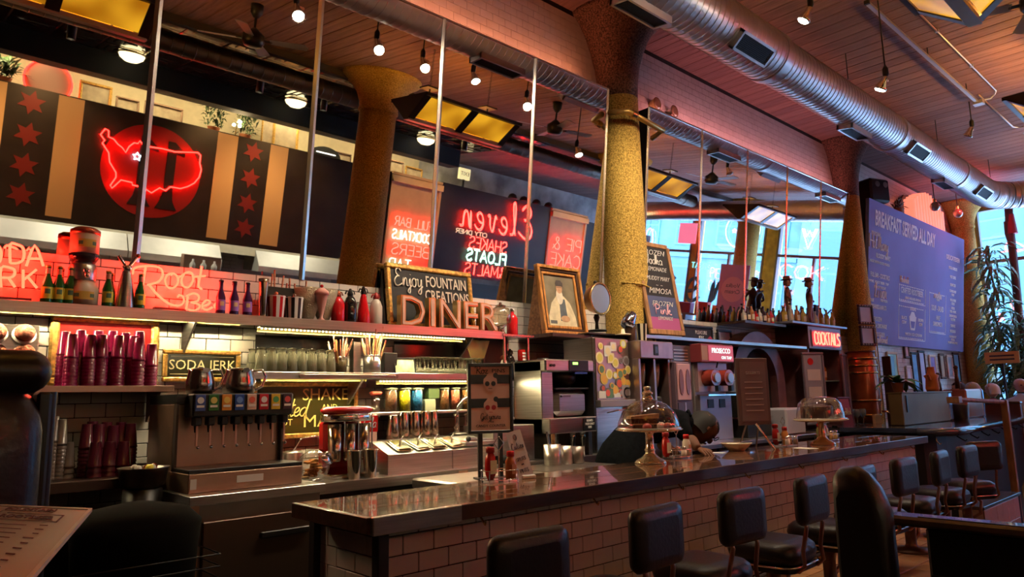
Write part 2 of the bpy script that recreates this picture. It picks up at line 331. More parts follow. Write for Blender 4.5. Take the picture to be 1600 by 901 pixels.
def tiles(root, x0, x1, z0, z1, y, skip=None, near=300, face=-1, cam_xyz=(0, 0, 1.5), want=None, axis='y', off=0.0):
    """running bond of subway tiles; the nearest ones single objects, the others joined as stuff."""
    me = MB().box(-.0750, -.004, -.0370, .0750, .004, .0370, .0025).mesh('tile', TILE)
    half = MB().box(-.0364, -.004, -.0370, .0364, .004, .0370, .0025).mesh('tile', TILE); cells = []
    nz = int((z1 - z0) / ROW_Z)
    for j in range(nz):
        z = z0 + (j + .5) * ROW_Z; o = (j % 2) * ROW_X / 2; x = x0 - o + ROW_X / 2
        while x < x1 + ROW_X:
            if x - ROW_X / 2 < x0 - .01: c = (x + ROW_X / 4, z, 1)
            elif x + ROW_X / 2 > x1 + .01: c = (x - ROW_X / 4, z, 1)
            else: c = (x, z, 0)
            x += ROW_X
            if c[0] - (.037 if c[2] else .076) < x0 - .02 or c[0] + (.037 if c[2] else .076) > x1 + .02: continue
            if skip and skip(c[0], c[1]): continue
            cells.append(c)
    P3 = (lambda c: Vector((c[0], y, c[1]))) if axis == 'y' else (lambda c: Vector((y, c[0], c[1])))
    rot = 0 if axis == 'y' else R(90)
    pool = [c for c in cells if (want is None or want(c[0], c[1]))]; pool.sort(key=lambda c: (P3(c) - CAM).length); single = set(pool[:near])
    inv = root.matrix_world.inverted() if False else None
    rest = MB()
    for c in cells:
        p = P3(c) - root.location
        if c in single:
            o = bpy.data.objects.new('tile', half if c[2] else me); col.objects.link(o); o.parent = root; o.location = p; o.rotation_euler = (0, 0, rot)
        else:
            h = .0364 if c[2] else .0750
            if axis == 'y': rest.box(p.x - h, p.y - .004, p.z - .037, p.x + h, p.y + .004, p.z + .037)
            else: rest.box(p.x - .004, p.y - h, p.z - .0381, p.x + .004, p.y + h, p.z + .0381)
    if rest.v: part('tiles', rest, TILE, root, kind='stuff')
# back wall
wall = ST('wall_back', MB().box(-3, WY, 0, EX + .2, WY + .2, CEIL + .1), GROUT)
def behind(x, z): return (.25 < x < 5.4 or 6.25 < x < 11.35) and 2.38 < z < 4.5
tiles(wall, -1.0, EX, .9, CEIL - .02, WY - .002, skip=behind, want=lambda x, z: .3 < x < 3.75 and 1.1 < z < 2.42)
# end wall with its windows
def wallseg(mb, y0, y1, z0, z1): mb.box(EX, y0, z0, EX + .25, y1, z1)
WIN = [(-4.75, -2.75), (-2.55, -.45), (-.1, 1.95), (2.1, 4.2)]; WZ0, WZ1, TRZ = 1.0, 5.38, 4.2
mb = MB(); ys = [-5.6] + [v for a in WIN for v in a] + [4.8]
for k in range(0, len(ys), 2): wallseg(mb, ys[k], ys[k + 1], 0, CEIL + .1)
for a, b in WIN: wallseg(mb, a, b, 0, WZ0); wallseg(mb, a, b, WZ1, CEIL + .1)
OCHRE = mat('ochre_wall', (.62, .34, .06), .8, var=.25, scale=5, bump=.2)
ST('wall_end', mb, OCHRE)
FR = mat('window_frame', (.20, .15, .14), .4)
PANEG = thin_glass('window_pane', (.93, .97, 1.0), .06, .0)
for i, (a, b) in enumerate(WIN):
    f = MB(); t = .05
    f.box(EX - .03, a, WZ0, EX + .12, a + t, WZ1); f.box(EX - .03, b - t, WZ0, EX + .12, b, WZ1); f.box(EX - .03, a, WZ0, EX + .12, b, WZ0 + t); f.box(EX - .03, a, WZ1 - t, EX + .12, b, WZ1)
    o = ST('window_%d' % (i + 1), f, FR)
    m_ = (a + b) / 2
    part('transom_bar', MB().box(EX - .02, a + t, TRZ - .035, EX + .08, b - t, TRZ + .035), FR, o)
    part('mullion', MB().box(EX - .02, m_ - .03, WZ0 + t, EX + .08, m_ + .03, TRZ - .035), FR, o)
    part('sill', MB().box(EX - .16, a - .02, WZ0 - .05, EX + .02, b + .02, WZ0, .008), FR, o)
    for (y0, y1, z0, z1) in ((a + t, m_ - .03, WZ0 + t, TRZ - .035), (m_ + .03, b - t, WZ0 + t, TRZ - .035), (a + t, b - t, TRZ + .035, WZ1 - t)):
        part('pane', MB().quad((EX + .03, y0, z0), (EX + .03, y1, z0), (EX + .03, y1, z1), (EX + .03, y0, z1)), PANEG, o)
# side wall behind the camera's left, far side walls
ST('wall_left', MB().box(-3.2, -6.6, 0, -3, 4.8, CEIL + .1), mat('dark_wall', (.10, .07, .06), .7))
PEEL = mat('peeling_plaster', (.30, .29, .30), .85, scale=1.6, c2=(.78, .76, .76), bump=.3)
CRM = mat('cream_wall', (.74, .66, .47), .8, var=.05)
ST('wall_mezzanine', MB().box(-3, -5.5, 2.5, 9.7, -5.3, CEIL + .1), CRM)
ST('wall_mezzanine_far', MB().box(9.7, -5.6, 2.5, EX, -5.4, CEIL + .1), PEEL)
ST('wall_kitchen', MB().box(-3, -6.6, 0, EX + .2, -6.4, CEIL + .1), mat('grey_wall', (.3, .28, .26), .6))
# ceilings
root = ST('ceiling', MB().box(-3.2, -6.6, CEIL + .03, EX + .2, 4.8, CEIL + .15), mat('ceiling_slab', (.10, .06, .05), .8))
bm_ = MB().box(-.098, -2.75, -.012, .098, 2.75, .012, .006).mesh('ceiling_board', CEILM)
n = int((EX + 3.0) / .2)
for i in range(n):
    o = bpy.data.objects.new('ceiling_board', bm_); col.objects.link(o); o.parent = root; o.location = (-2.9 + i * .2, 1.85, CEIL + .016)
TIN = mat('black_tin', (.015, .014, .013), .12, .3, coat=.6)
tm = MB().box(-.29, -.29, -.012, .29, .29, .012, .02); tm.box(-.2, -.2, -.026, .2, .2, -.012, .01); tm.box(-.09, -.09, -.04, .09, .09, -.026, .01); tm = tm.mesh('tin_panel', TIN)
for i in range(22):
    for j in range(5):
        o = bpy.data.objects.new('tin_panel', tm); col.objects.link(o); o.parent = root; o.location = (-2.7 + i * .6, -1.25 - j * .6, CEIL + .016)
lt = MB().box(-.2, -2.3, -.012, .2, 2.3, .012, .006).mesh('ceiling_board', CEILM)
for i in range(19):
    o = bpy.data.objects.new('ceiling_board', lt); col.objects.link(o); o.parent = root; o.location = (10.35 + i * .405, -3.25, CEIL + .016)
ST('trim_ceiling_edge', MB().box(-3, -.95, CEIL - .10, EX, -.82, CEIL), mat('dark_beam', (.04, .025, .02), .7))
ST('trim_bulkhead', MB().box(-3, -4.35, 5.12, 9.9, -3.95, CEIL), BLKM)
# floor
FLOORM = mat('quarry_tile', (.38, .19, .08), .5, var=.2, scale=3)
fl = ST('floor', MB().box(-3.2, -6.6, -.1, EX + .2, 4.8, 0), mat('floor_base', (.05, .035, .03), .6))
# raised tiled platform carrying the stools
pf = ST('floor_platform', MB().box(1.45, 1.45, 0, 7.62, 2.5, .322), GROUT)
qt = MB().box(-.098, -.098, -.005, .098, .098, .005, .002).mesh('tile', FLOORM)
for i in range(30):
    for j in range(5):
        o = bpy.data.objects.new('floor_tile', qt); col.objects.link(o); o.parent = pf; o.location = (1.56 + i * .203, 1.56 + j * .203, .325)
# columns
def column(x, y, paint_top, label, zs=4.95, k=1.0, kc=1.0):
    t = T('column', label, 'column', (x, y, 0), kind='structure')
    sh = [(.36, 0), (.345, 1.0), (.325, 2.0), (.30, 3.2), (.285, zs - .35 if paint_top else zs)]
    sh = [(a * k, b) for a, b in sh]; part('shaft', MB().lathe(sh, seg=40), STUCCO, t)
    z = sh[-1][1]
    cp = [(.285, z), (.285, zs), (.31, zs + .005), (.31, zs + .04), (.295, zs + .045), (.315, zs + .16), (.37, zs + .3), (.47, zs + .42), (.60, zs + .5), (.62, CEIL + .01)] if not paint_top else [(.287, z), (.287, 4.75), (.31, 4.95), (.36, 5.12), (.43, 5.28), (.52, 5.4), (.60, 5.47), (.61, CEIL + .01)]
    part('capital', MB().lathe([(a * (k + (kc - k) * max(0, min(1, (b - z) / (CEIL - z)))), b) for a, b in cp], seg=40), STUCCOD if paint_top else STUCCO, t)  # some columns take the darker stucco colour from the shaft head up
    part('conduit_pipe', MB().tube([(a * k, b * k, c_) for a, b, c_ in ((.18, -.31, .9), (.18, -.30, 2.45), (.14, -.31, 2.58), (-.1, -.33, 2.60), (-.3, -.14, 2.62))], .009, 6), STUCCO, t)
    return t
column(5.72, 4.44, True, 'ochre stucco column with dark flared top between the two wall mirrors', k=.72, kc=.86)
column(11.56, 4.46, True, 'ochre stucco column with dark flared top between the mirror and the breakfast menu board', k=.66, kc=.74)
column(17.42, 4.36, False, 'ochre stucco column in the corner beside the window, vines hanging from it', k=.74, kc=.8)
column(5.70, -.6, False, 'yellow-lit stucco column with ringed capital seen in the wall mirror')
column(-.3, -1.1, False, 'stucco column at the near end of the dining room') if False else None
column(11.70, -.6, False, 'stucco column in the middle of the dining room')
column(17.1, -.6, False, 'mauve-lit stucco column before the windows, seen in the far mirror')
# ================================================================ tilted wall mirrors
MIR = mat('mirror_silver', (.86, .86, .86), .012, 1.0)
MEDGE = mat('mirror_edge', (.90, .86, .76), .24, 1.0)
TH = R(6.0); MZ0, MZ1 = 2.36, 4.62; MY1 = 4.355
def mirror(name, xs, label):
    t = T(name, label, 'mirror', (xs[0], 4.5, MZ0))
    dz = MZ1 - MZ0; y0 = MY1 + math.tan(TH) * dz - 4.5; y1 = MY1 - 4.5
    for a, b in zip(xs[:-1], xs[1:]):
        a -= xs[0]; b -= xs[0]; m = MB(); g = .006; th = .012
        q = [(a + g, y0, 0), (b - g, y0, 0), (b - g, y1, dz), (a + g, y1, dz)]; e = (0, th, 0)
        m.add(q + [(x, y + th, z) for x, y, z in q], [(0, 1, 2, 3), (7, 6, 5, 4), (0, 4, 5, 1), (1, 5, 6, 2), (2, 6, 7, 3), (3, 7, 4, 0)])
        part('mirror_panel', m, MIR, t)
        # bevelled glass strip covering each joint
        for x in ((a, b) if a < .01 else (b,)):
            s_ = MB(); u = .022; s_.add([(x - u, y0 - .002, 0), (x, y0 - .012, 0), (x + u, y0 - .002, 0), (x - u, y1 - .002, dz), (x, y1 - .012, dz), (x + u, y1 - .002, dz)], [(0, 1, 4, 3), (1, 2, 5, 4), (0, 3, 5, 2)])
            part('joint_strip', s_, MEDGE, t)
    W_ = xs[-1] - xs[0]
    part('top_trim', MB().box(0, y1 - .01, dz, W_, y1 + .02, dz + .014), MEDGE, t)
    for x0, x1 in ((-.012, 0.0), (W_, W_ + .012)):
        part('side_board', MB().prism([(y0 + .016, 0), (y1 + .012, dz), (.085, dz), (.085, 0)], x0, x1, 'x'), BLKM, t)
    part('top_board', MB().box(0, y1 + .02, dz - .012, W_, .085, dz), BLKM, t)
    return t
def add_fill_strip(x0, x1, c_, e, label):  # coloured strip added out of sight to brighten the wall above a mirror
    t = T('fill_strip', label, 'light strip', ((x0 + x1) / 2, 4.47, MZ1 + .001)); w2 = (x1 - x0) / 2; part('channel', MB().box(-w2, -.015, 0, w2, .015, .004), STEELD, t); part('lens', MB().box(-w2, -.008, .004, w2, .008, .010), mat('fill_lens_' + name_of(c_), c_, .5, emit=1.5), t)
    light('wall_fill', 'AREA', ((x0 + x1) / 2, 4.47, MZ1 + .02), e, c_, x1 - x0, .03, (R(180), 0, 0))
def name_of(c_): return 'warm' if c_[2] < .25 else 'rose'
add_fill_strip(.4, 5.2, (1, .30, .14), 13, 'unseen coloured light strip added on top of the near wall mirror'); add_fill_strip(6.4, 11.2, (1, .32, .34), 12, 'unseen coloured light strip added on top of the farther wall mirror')
mirror('wall_mirror', [.12, 1.19, 2.255, 3.35, 4.41, 5.456], 'long tilted wall mirror of jointed panels above the soda fountain shelf')
mirror('wall_mirror', [6.15, 7.20, 8.26, 9.34, 10.40, 11.42], 'farther tilted wall mirror between the two columns, reflecting the street windows')
# ================================================================ spiral duct
DUCT = mat('galvanised_duct', (.58, .55, .55), .36, .9, var=.1, scale=2)
def duct_mesh(mb, pts, r, step=.085, seg=28):
    """ribbed tube: every seam of the spiral is a raised ring."""
    P_ = [Vector(p) for p in pts]; cen = []; 
    L = [0]; 
    for a, b in zip(P_[:-1], P_[1:]): L.append(L[-1] + (b - a).length)
    def at(s):
        for k in range(len(L) - 1):
            if s <= L[k + 1] or k == len(L) - 2: return P_[k].lerp(P_[k + 1], (s - L[k]) / max(1e-6, L[k + 1] - L[k]))
    s = 0; rad = []
    while s < L[-1]:
        for ds, rr in ((step * .02, r), (step * .42, r), (step * .46, r), (step * .47, r + .005), (step * .53, r + .005), (step * .54, r), (step * .58, r), (step * .98, r)):
            cen.append(at(min(L[-1], s + ds))); rad.append(rr)
        s += step
    mb.tube(cen, r, seg, radii=rad)
d = T('ventilation_duct', 'large galvanised spiral duct running under the ceiling beside the tiled wall', 'duct', (0, 3.35, 5.08))
m = MB(); duct_mesh(m, [(x - 0, 0, 0) for x in (-2.9, 6.9)], .27); part('duct_section', m, DUCT, d)
m = MB(); bend = [(6.95, 0, -.0), (15.0, 0, 0)] + [(15.0 + .9 * math.sin(R(a)), -.9 + .9 * math.cos(R(a)), 0) for a in range(10, 91, 10)] + [(15.9, -7.2, 0)]
duct_mesh(m, bend, .25); part('duct_section', m, DUCT, d)
for x, r_ in ((6.92, .28), (2.3, .28), (10.4, .262), (13.2, .262)): part('collar', MB().cyl((x - .05, 0, 0), (x + .05, 0, 0), r_, seg=32), DUCT, d)
GRD = mat('grille_dark', (.02, .018, .016), .5, .4)
def grille(cx, ang, w_=.62, h_=.2, r=.26):
    """framed register on the duct flank; ang measured from straight down towards the room."""
    ca, sa = math.cos(ang), math.sin(ang); n_ = Vector((0, -sa, -ca)); u_ = Vector((0, -ca, sa)); X = Vector((1, 0, 0))
    f = MB(); f.T = Matrix(((1, u_.x, n_.x, cx), (0, u_.y, n_.y, n_.y * (r + .03)), (0, u_.z, n_.z, n_.z * (r + .03)), (0, 0, 0, 1)))
    f.box(-w_ / 2, -h_ / 2, -.06, w_ / 2, -h_ / 2 + .025, .015); f.box(-w_ / 2, h_ / 2 - .025, -.06, w_ / 2, h_ / 2, .015); f.box(-w_ / 2, -h_ / 2, -.06, -w_ / 2 + .025, h_ / 2, .015); f.box(w_ / 2 - .025, -h_ / 2, -.06, w_ / 2, h_ / 2, .015)
    g = part('grille_frame', f, DUCT, d)
    k = MB(); k.T = f.T; k.box(-w_ / 2 + .02, -h_ / 2 + .02, -.05, w_ / 2 - .02, h_ / 2 - .02, -.02); part('grille_back', k, BLKM, g)
    for i in range(9):
        s_ = MB(); s_.T = f.T; y = -h_ / 2 + .035 + i * (h_ - .07) / 8; s_.box(-w_ / 2 + .025, y - .003, -.02, w_ / 2 - .025, y + .003, .006); part('grille_bar', s_, GRD, g)
for cx, an in ((4.75, R(-8)), (6.25, R(42)), (9.25, R(-8)), (10.95, R(42)), (12.8, R(-8)), (14.2, R(42))): grille(cx, an, r=.27 if cx < 6.9 else .25)
for x in (2.0, 5.2, 8.4, 11.6, 14.4): part('hanger_strap', MB().cyl((x, .26, .1), (x, .26, .45), .006, seg=5), IRON, d); part('hanger_strap', MB().cyl((x, -.26, .1), (x, -.26, .45), .006, seg=5), IRON, d)
d2 = T('ventilation_duct', 'dark spiral duct along the edge of the black tin ceiling, seen in the mirror', 'duct', (0, -1.30, 5.25))
m = MB(); duct_mesh(m, [(-2.9, 0, 0), (15.45, 0, 0)], .15, step=.16, seg=20); part('duct_section', m, mat('dim_duct', (.16, .14, .11), .4, .9), d2)
for x in (-1, 3, 7, 11, 15): part('collar', MB().cyl((x - .04, 0, 0), (x + .04, 0, 0), .158, seg=24), mat('dim_duct', (.16, .14, .11), .4, .9), d2)
# ================================================================ main counter
CZ = 1.07; CX0, CX1 = 1.50, 7.62; CY0, CY1 = 2.42, 3.05
c = T('bar_counter', 'long diner counter with dark wooden top on a white subway tile base', 'counter', (CX0, CY0, 0))
TOPM = mat('counter_top', (.16, .075, .04), .16, var=.35, scale=2.5, stretch=(.6, 8, 1), coat=.9)
L_ = CX1 - CX0
# the surface reads as long dark boards sealed under lacquer
for i, (a, b) in enumerate(((0, .21), (.213, .42), (.423, .63))): part('top_board', MB().box(0, a, CZ - .035, L_, b, CZ, .003), TOPM, c)
part('top_edge', MB().box(-.005, -.014, CZ - .062, L_ + .005, .0, CZ + .001, .003), WOODD, c, 'dark wooden front edge')
part('steel_edge', MB().box(-.008, -.02, CZ - .068, .42, .0, CZ + .002, .003), STEEL, c, 'polished steel corner wrap')
part('red_edge', MB().box(-.022, 0.0, CZ - .062, 0.0, .63, CZ + .001, .003), WOODD, c)
body = MB().box(.10, .10, .33, L_ - .05, .60, CZ - .035); part('counter_core', body, GROUT, c)
post = MB().box(.075, .075, .32, .125, .125, CZ - .035, .003); part('corner_post', post, IRON, c, 'black corner post')
part('back_post', MB().box(.06, .575, .0, .10, .62, CZ - .035), IRON, c)
def cface(x, z): return True
tiles(c, CX0 + .125, CX1 - .06, .34, CZ - .02, CY0 + .096, near=280)
tiles(c, CY0 + .125, CY0 + .60, .34, CZ - .02, CX0 + .096, near=20, axis='x')
for i in range(9):
    h = MB(); x = .55 + i * .74; h.tube([(x, .02, CZ - .04), (x, .02, CZ - .065), (x + .008, .005, CZ - .09), (x, -.012, CZ - .096), (x - .006, -.022, CZ - .08)], .005, 6); part('purse_hook', h, BRASS, c)
# low tiled box at the far end of the platform
f = T('tiled_plinth', 'low pink-lit tiled plinth with dark stone cap past the last stool', 'plinth', (7.64, 2.02, 0))
part('plinth_core', MB().box(0, 0, 0, 1.3, .36, .42), GROUT, f); part('cap', MB().box(-.01, -.01, .42, 1.31, .37, .45, .004), mat('dark_stone', (.06, .045, .045), .25), f)
tt = MB().box(-.098, -.004, -.098, .098, .004, .098, .003).mesh('tile', mat('pale_tile', (.62, .40, .30), .3))
for i in range(6):
    for j in range(2):
        o = bpy.data.objects.new('plinth_tile', tt); col.objects.link(o); o.parent = f; o.location = (.1 + i * .2, -.004, .12 + j * .2)
for i in range(1):
    for j in range(2):
        o = bpy.data.objects.new('plinth_tile', tt); col.objects.link(o); o.parent = f; o.location = (-.004, .1 + i * .2, .12 + j * .2); o.rotation_euler = (0, 0, R(90))
# ================================================================ the opposite side of the room (seen in the mirrors)
PY = -4.20                                                   # face of the soffit panels, looking towards +Y
def facing(root_x, mb_pts): return mb_pts
SOF = mat('soffit_black', (.022, .016, .013), .38, var=.3, scale=2)
TAN = mat('tan_panel', (.62, .40, .22), .55, var=.08, scale=3)
STRIPE = mat('cream_stripe', (.70, .46, .22), .5)
MRED = mat('maroon_star', (.20, .014, .01), .5)
DRED = mat('disc_red', (.32, .009, .008), .35)
def star(n, r0, r1, cx, cz, a0=90):
    return [(cx + (r0 if k % 2 == 0 else r1) * math.cos(R(a0 + k * 180 / n)), cz + (r0 if k % 2 == 0 else r1) * math.sin(R(a0 + k * 180 / n))) for k in range(2 * n)]
sp = T('soffit_panel', 'long black overhead panel with cream stripes, six-pointed red stars and red disc', 'panel', (0, PY, 2.66))
Z0 = 2.66
part('board', MB().box(-1.0, -.06, 0, 8.3, -.004, 2.04), SOF, sp)
for a, b in ((.62, 1.36), (2.04, 2.40), (4.55, 4.92), (5.55, 5.91)): part('stripe', MB().box(a, -.01, .08, b, .002, 2.02), STRIPE, sp)
for x in (1.69, 5.23):
    for z in (4.46, 3.96, 3.48, 3.01): part('star', MB().prism(star(6, .2, .1, x, z - Z0, 80), -.01, .004), MRED, sp)
m = MB(); m.lathe([(.80, 0), (.80, .012)], seg=64, smooth=False); m.v = [(x + 3.52, z - .006, y + 3.74 - Z0) for x, y, z in m.v]; part('disc', m, DRED, sp)
for x in (3.22, 3.66):
    num = [(x - .16, 3.13), (x + .20, 3.13), (x + .13, 3.27), (x + .09, 3.45), (x + .09, 4.32), (x - .02, 4.32), (x - .20, 4.16), (x - .20, 4.10), (x - .06, 4.12), (x - .06, 3.45), (x - .08, 3.27)]
    num = [(7.04 - a, b - Z0) for a, b in num]; part('numeral', MB().prism(num, .006, .02), BLK, sp)
us = [(2.72, 4.29), (2.77, 4.27), (2.78, 4.17), (2.86, 4.15), (2.93, 4.08), (3.0, 4.04), (3.06, 3.97), (3.1, 4.08), (3.17, 4.16), (3.23, 4.16), (3.25, 4.21), (3.33, 4.14), (3.47, 4.15), (3.61, 4.16), (3.83, 4.15), (4.04, 4.19), (4.21, 4.22), (4.26, 4.18), (4.26, 4.04), (4.3, 3.93), (4.28, 3.79), (4.21, 3.67), (4.11, 3.59), (3.99, 3.53), (3.82, 3.53), (3.75, 3.45), (3.65, 3.48), (3.53, 3.37), (3.39, 3.44), (3.22, 3.45), (3.21, 3.49), (3.04, 3.5), (2.96, 3.39), (2.92, 3.34), (2.89, 3.38), (2.96, 3.53), (2.95, 3.61), (2.84, 3.76), (2.81, 3.91), (2.7, 4.05), (2.73, 4.1), (2.66, 4.18)]
HOT = neon('neon_hot_red', (1.0, .012, .008), 18.0)
n_ = T('neon_map', 'red neon outline of the United States on the red disc', 'neon sign', (3.5, PY + .05, 3.34))
part('tube', MB().tube([(x - 3.5, .03, z - 3.34) for x, z in us], .012, 6, closed=True), HOT, n_)
for x, z in ((2.9, 4.1), (4.2, 4.2), (3.0, 3.5), (4.0, 3.53), (3.5, 4.15)): part('standoff', MB().cyl((x - 3.5, -.04, z - 3.34), (x - 3.5, .03, z - 3.34), .006, seg=6), GLASS, n_)
n_ = T('neon_star', 'small white neon star on the left of the lit map', 'neon sign', (3.24, PY + .05, 3.86))
part('tube', MB().tube([(x, .03, z) for x, z in star(5, .07, .035, 0, .08)], .009, 6, closed=True), neon('neon_blue_white', (.6, .85, 1.0), 8.0), n_)
for s_ in (-1, 1): part('standoff', MB().cyl((s_ * .04, -.04, .08), (s_ * .04, .03, .08), .005, seg=6), GLASS, n_)
# second run of panels with the neon words
def back_panel(x0, x1, z0, z1, m_, label, recess=False):
    t = T('wall_panel', label, 'panel', ((x0 + x1) / 2, PY, z0)); w2 = (x1 - x0) / 2
    part('board', MB().box(-w2, -.06, 0, w2, -.004, z1 - z0), m_, t)
    if recess:
        h = z1 - z0
        part('ledge', MB().box(-w2, -.06, h - .22, w2, .10, h - .08, .004), m_, t); part('cornice', MB().box(-w2, -.06, h - .06, w2, .05, h, .004), m_, t)
        for s_ in (-1, 1): part('stile', MB().box(s_ * (w2 - .07), -.004, 0, s_ * w2, .03, h - .22), m_, t)
    return t
back_panel(8.3, 9.66, 2.2, 4.72, TAN, 'tan boarded wall panel behind the full bar neon words', True)
back_panel(9.66, 13.28, 2.62, 4.74, SOF, 'black wall panel carrying the diner name in neon')
back_panel(13.28, 14.72, 2.2, 4.74, TAN, 'tan wall panel with the pie and cake neon words', True)
back_panel(14.72, 17.7, 2.5, 4.60, SOF, 'plain black wall panel at the far end beyond the pie sign')
def nsign(name, label, words, x, y=PY):
    """words: (text, font, height, z, width, material, dx, smooth, doubled)"""
    zb = min(w_[3] for w_ in words); t = T(name, label, 'neon sign', (x, y, zb), math.pi)
    for tx, fo, h, z, wd, m_, dx, sm, dbl in words:
        mb = MB(); stroke_tubes(mb, tx, fo, h, .0125, cx=dx, cz=z - zb, y=-.07, width=wd, smooth=sm, seg=5)
        if dbl: stroke_tubes(mb, tx, fo, h, .0125, cx=dx + .045, cz=z - zb + .03, y=-.10, width=wd, smooth=sm, seg=5)
        part('tube', mb, m_, t)
        part('standoff', MB().cyl((dx - wd * .4, 0, z - zb + h * .5), (dx - wd * .4, -.07, z - zb + h * .5), .006, seg=6), GLASS, t)
        part('standoff', MB().cyl((dx + wd * .35, 0, z - zb + h * .5), (dx + wd * .35, -.07, z - zb + h * .5), .006, seg=6), GLASS, t)
    return t
NR2 = neon('neon_word_red', (1.0, .022, .015), 18.0)
nsign('neon_words', 'neon words FULL BAR COCKTAILS BEERS ON TAP on the tan panel', [
    ('FULL BAR', SF, .20, 3.56, 1.0, NR2, 0, False, False), ('COCKTAILS', SF, .20, 3.27, 1.05, NWHITE, 0, False, False), ('BEERS', SF, .24, 2.93, 1.0, NR2, 0, False, False),
    ('TAP', SF, .27, 2.56, .56, NTEAL, .24, False, False), ('on', SS, .26, 2.60, .26, NR2, -.33, True, False)], 8.98)
nsign('neon_name', 'large double-line red neon script spelling the diner name', [('Eleven', SS, .82, 3.78, 2.35, NR2, 0, True, True)], 11.45)
nsign('city_diner_sign', 'small letters CITY DINER under the big neon script', [('CITY DINER', SF, .10, 3.64, .95, mat('ivory_letter', (.8, .7, .5), .5, emit=.6, ec=(.9, .7, .45)), 0, False, False)], 10.65)
nsign('neon_words', 'neon words SHAKES FLOATS MALTS on the black panel', [
    ('SHAKES', SF, .28, 3.33, 1.2, NR2, 0, False, False), ('FLOATS', SF, .27, 3.02, 1.25, NTEAL, 0, False, True), ('&MALTS', SF, .27, 2.70, 1.28, NR2, 0, False, False)], 11.22)
nsign('neon_words', 'neon words PIE & CAKE glowing on the far tan panel', [('PIE &', SF, .33, 3.68, 1.1, NR2, 0, False, False), ('CAKE', SF, .34, 3.24, 1.15, NR2, 0, False, False)], 13.99)
# scalloped finial bumps above the black panel
for i, x in enumerate((11.9, 12.3, 12.75, 13.2)): S('black_cap', MB().lathe([(.12, 0), (.12, .03), (.09, .10), (.04, .13), (0, .14)], seg=14), BLK, 'round black cap on the panel edge above the neon name, %s' % ('first', 'second', 'third', 'nearest the pie sign')[i], 'cap', (x, PY - .03, 4.74), group='round caps on the black panel')
# mezzanine shelf and what stands on it
ST('trim_mezzanine_shelf', MB().box(-1, -5.3, 4.60, 9.66, PY - .06, 4.66), WOODD)
def frame_thing(name, w_, h_, depth, mf, mi, label, cat, loc, rz=0, tilt=0, bev=.03, group=None, inner=None, bw=None):
    t = T(name, label, cat, loc, rz, group); b = bw or min(w_, h_) * .1; M4 = Matrix.Rotation(-tilt, 4, 'X')
    def bx(*a, **k): q = MB(); q.T = M4; q.box(*a, **k); return q
    for a in ((-w_ / 2, 0, 0, w_ / 2, depth, b), (-w_ / 2, 0, h_ - b, w_ / 2, depth, h_), (-w_ / 2, 0, b, -w_ / 2 + b, depth, h_ - b), (w_ / 2 - b, 0, b, w_ / 2, depth, h_ - b)): part('frame_side', bx(*a, bev=b * .25), mf, t)
    part('picture', bx(-w_ / 2 + b, depth * .5, b, w_ / 2 - b, depth * .8, h_ - b), mi, t)
    return t
PHOTO = mat('old_photo', (.38, .30, .22), .4, c2=(.70, .60, .44), scale=5)
DARKF = mat('dark_picture_frame', (.09, .05, .03), .4)
for x, w_, h_, mf, lb in ((2.65, .5, .46, GOLD, 'wide gilt frame with pale picture beside the neon ring'), (3.15, .38, .34, DARKF, 'small dark picture frame on the high shelf'), (3.75, .66, .38, DARKF, 'long red-brown picture frame on the high shelf'),
    (6.08, .56, .62, GOLD, 'gilt frame with a portrait drawing above the second cream stripe'), (5.70, .26, .66, GOLD, 'narrow gilt frame leaning behind the portrait frame'), (7.3, .60, .30, DARKF, 'low dark frame at the end of the high shelf'), (8.75, .42, .42, DARKF, 'small black framed photo above the full bar neon'), (9.25, .48, .36, GOLD, 'thin framed picture above the full bar neon')):
    frame_thing('picture_frame', w_, h_, .04, mf, PHOTO, lb, 'picture frame', (x, -4.75, 4.66), math.pi, R(6))
rg = T('neon_ring', 'round mirror rimmed with a red neon ring on the high shelf', 'neon sign', (1.95, -4.75, 4.66))
m = MB(); m.tube([(.34 * math.cos(a * .2094), 0, .28 + .34 * math.sin(a * .2094)) for a in range(30)], .014, 6, closed=True); part('tube', m, PRED, rg)
m = MB(); m.cyl((0, -.03, .28), (0, -.01, .28), .33, seg=32); part('backing', m, mat('pink_backing', (.6, .35, .28), .4), rg)
LEAFD = mat('dark_foliage', (.02, .05, .012), .6, var=.5, scale=20)
def leaf_plant(name, label, loc, n=60, R_=.35, H=.45, pot=True, m_=None, L=.28, droop=.5, cat='plant', seed=1):
    rnd = random.Random(seed); t = T(name, label, cat, loc); mb = MB()
    if pot: part('pot', MB().lathe([(.08, 0), (.11, .16), (.12, .17), (.10, .17), (.09, .14)], seg=16), mat('terracotta', (.35, .13, .06), .7), t)
    for i in range(n):
        a = rnd.uniform(0, 6.28); e = rnd.uniform(.1, 1.3); l = L * rnd.uniform(.7, 1.3); b0 = Vector((rnd.uniform(-.3, .3) * R_, rnd.uniform(-.3, .3) * R_, (.15 if pot else 0) + rnd.uniform(0, H)))
        dr = Vector((math.cos(a) * math.cos(e), math.sin(a) * math.cos(e), math.sin(e))); sd = dr.cross(Vector((0, 0, 1))).normalized() * l * .09
        p1 = b0 + dr * l * .5; p2 = b0 + dr * l + Vector((0, 0, -droop * l * .6)); mb.add([b0, p1 - sd, p1 + sd, p2], [(0, 1, 2), (1, 3, 2)])
    part('foliage', mb, m_ or LEAFD, t); return t
leaf_plant('fern', 'bushy dark fern at the left end of the high shelf', (1.35, -4.7, 4.66), 110, .4, .25, True, LEAFD, .3, seed=3)
leaf_plant('trailing_plant', 'dark leafy plant left of the bright sconce on the high shelf', (4.62, -4.7, 4.66), 120, .5, .35, True, LEAFD, .2, seed=4)
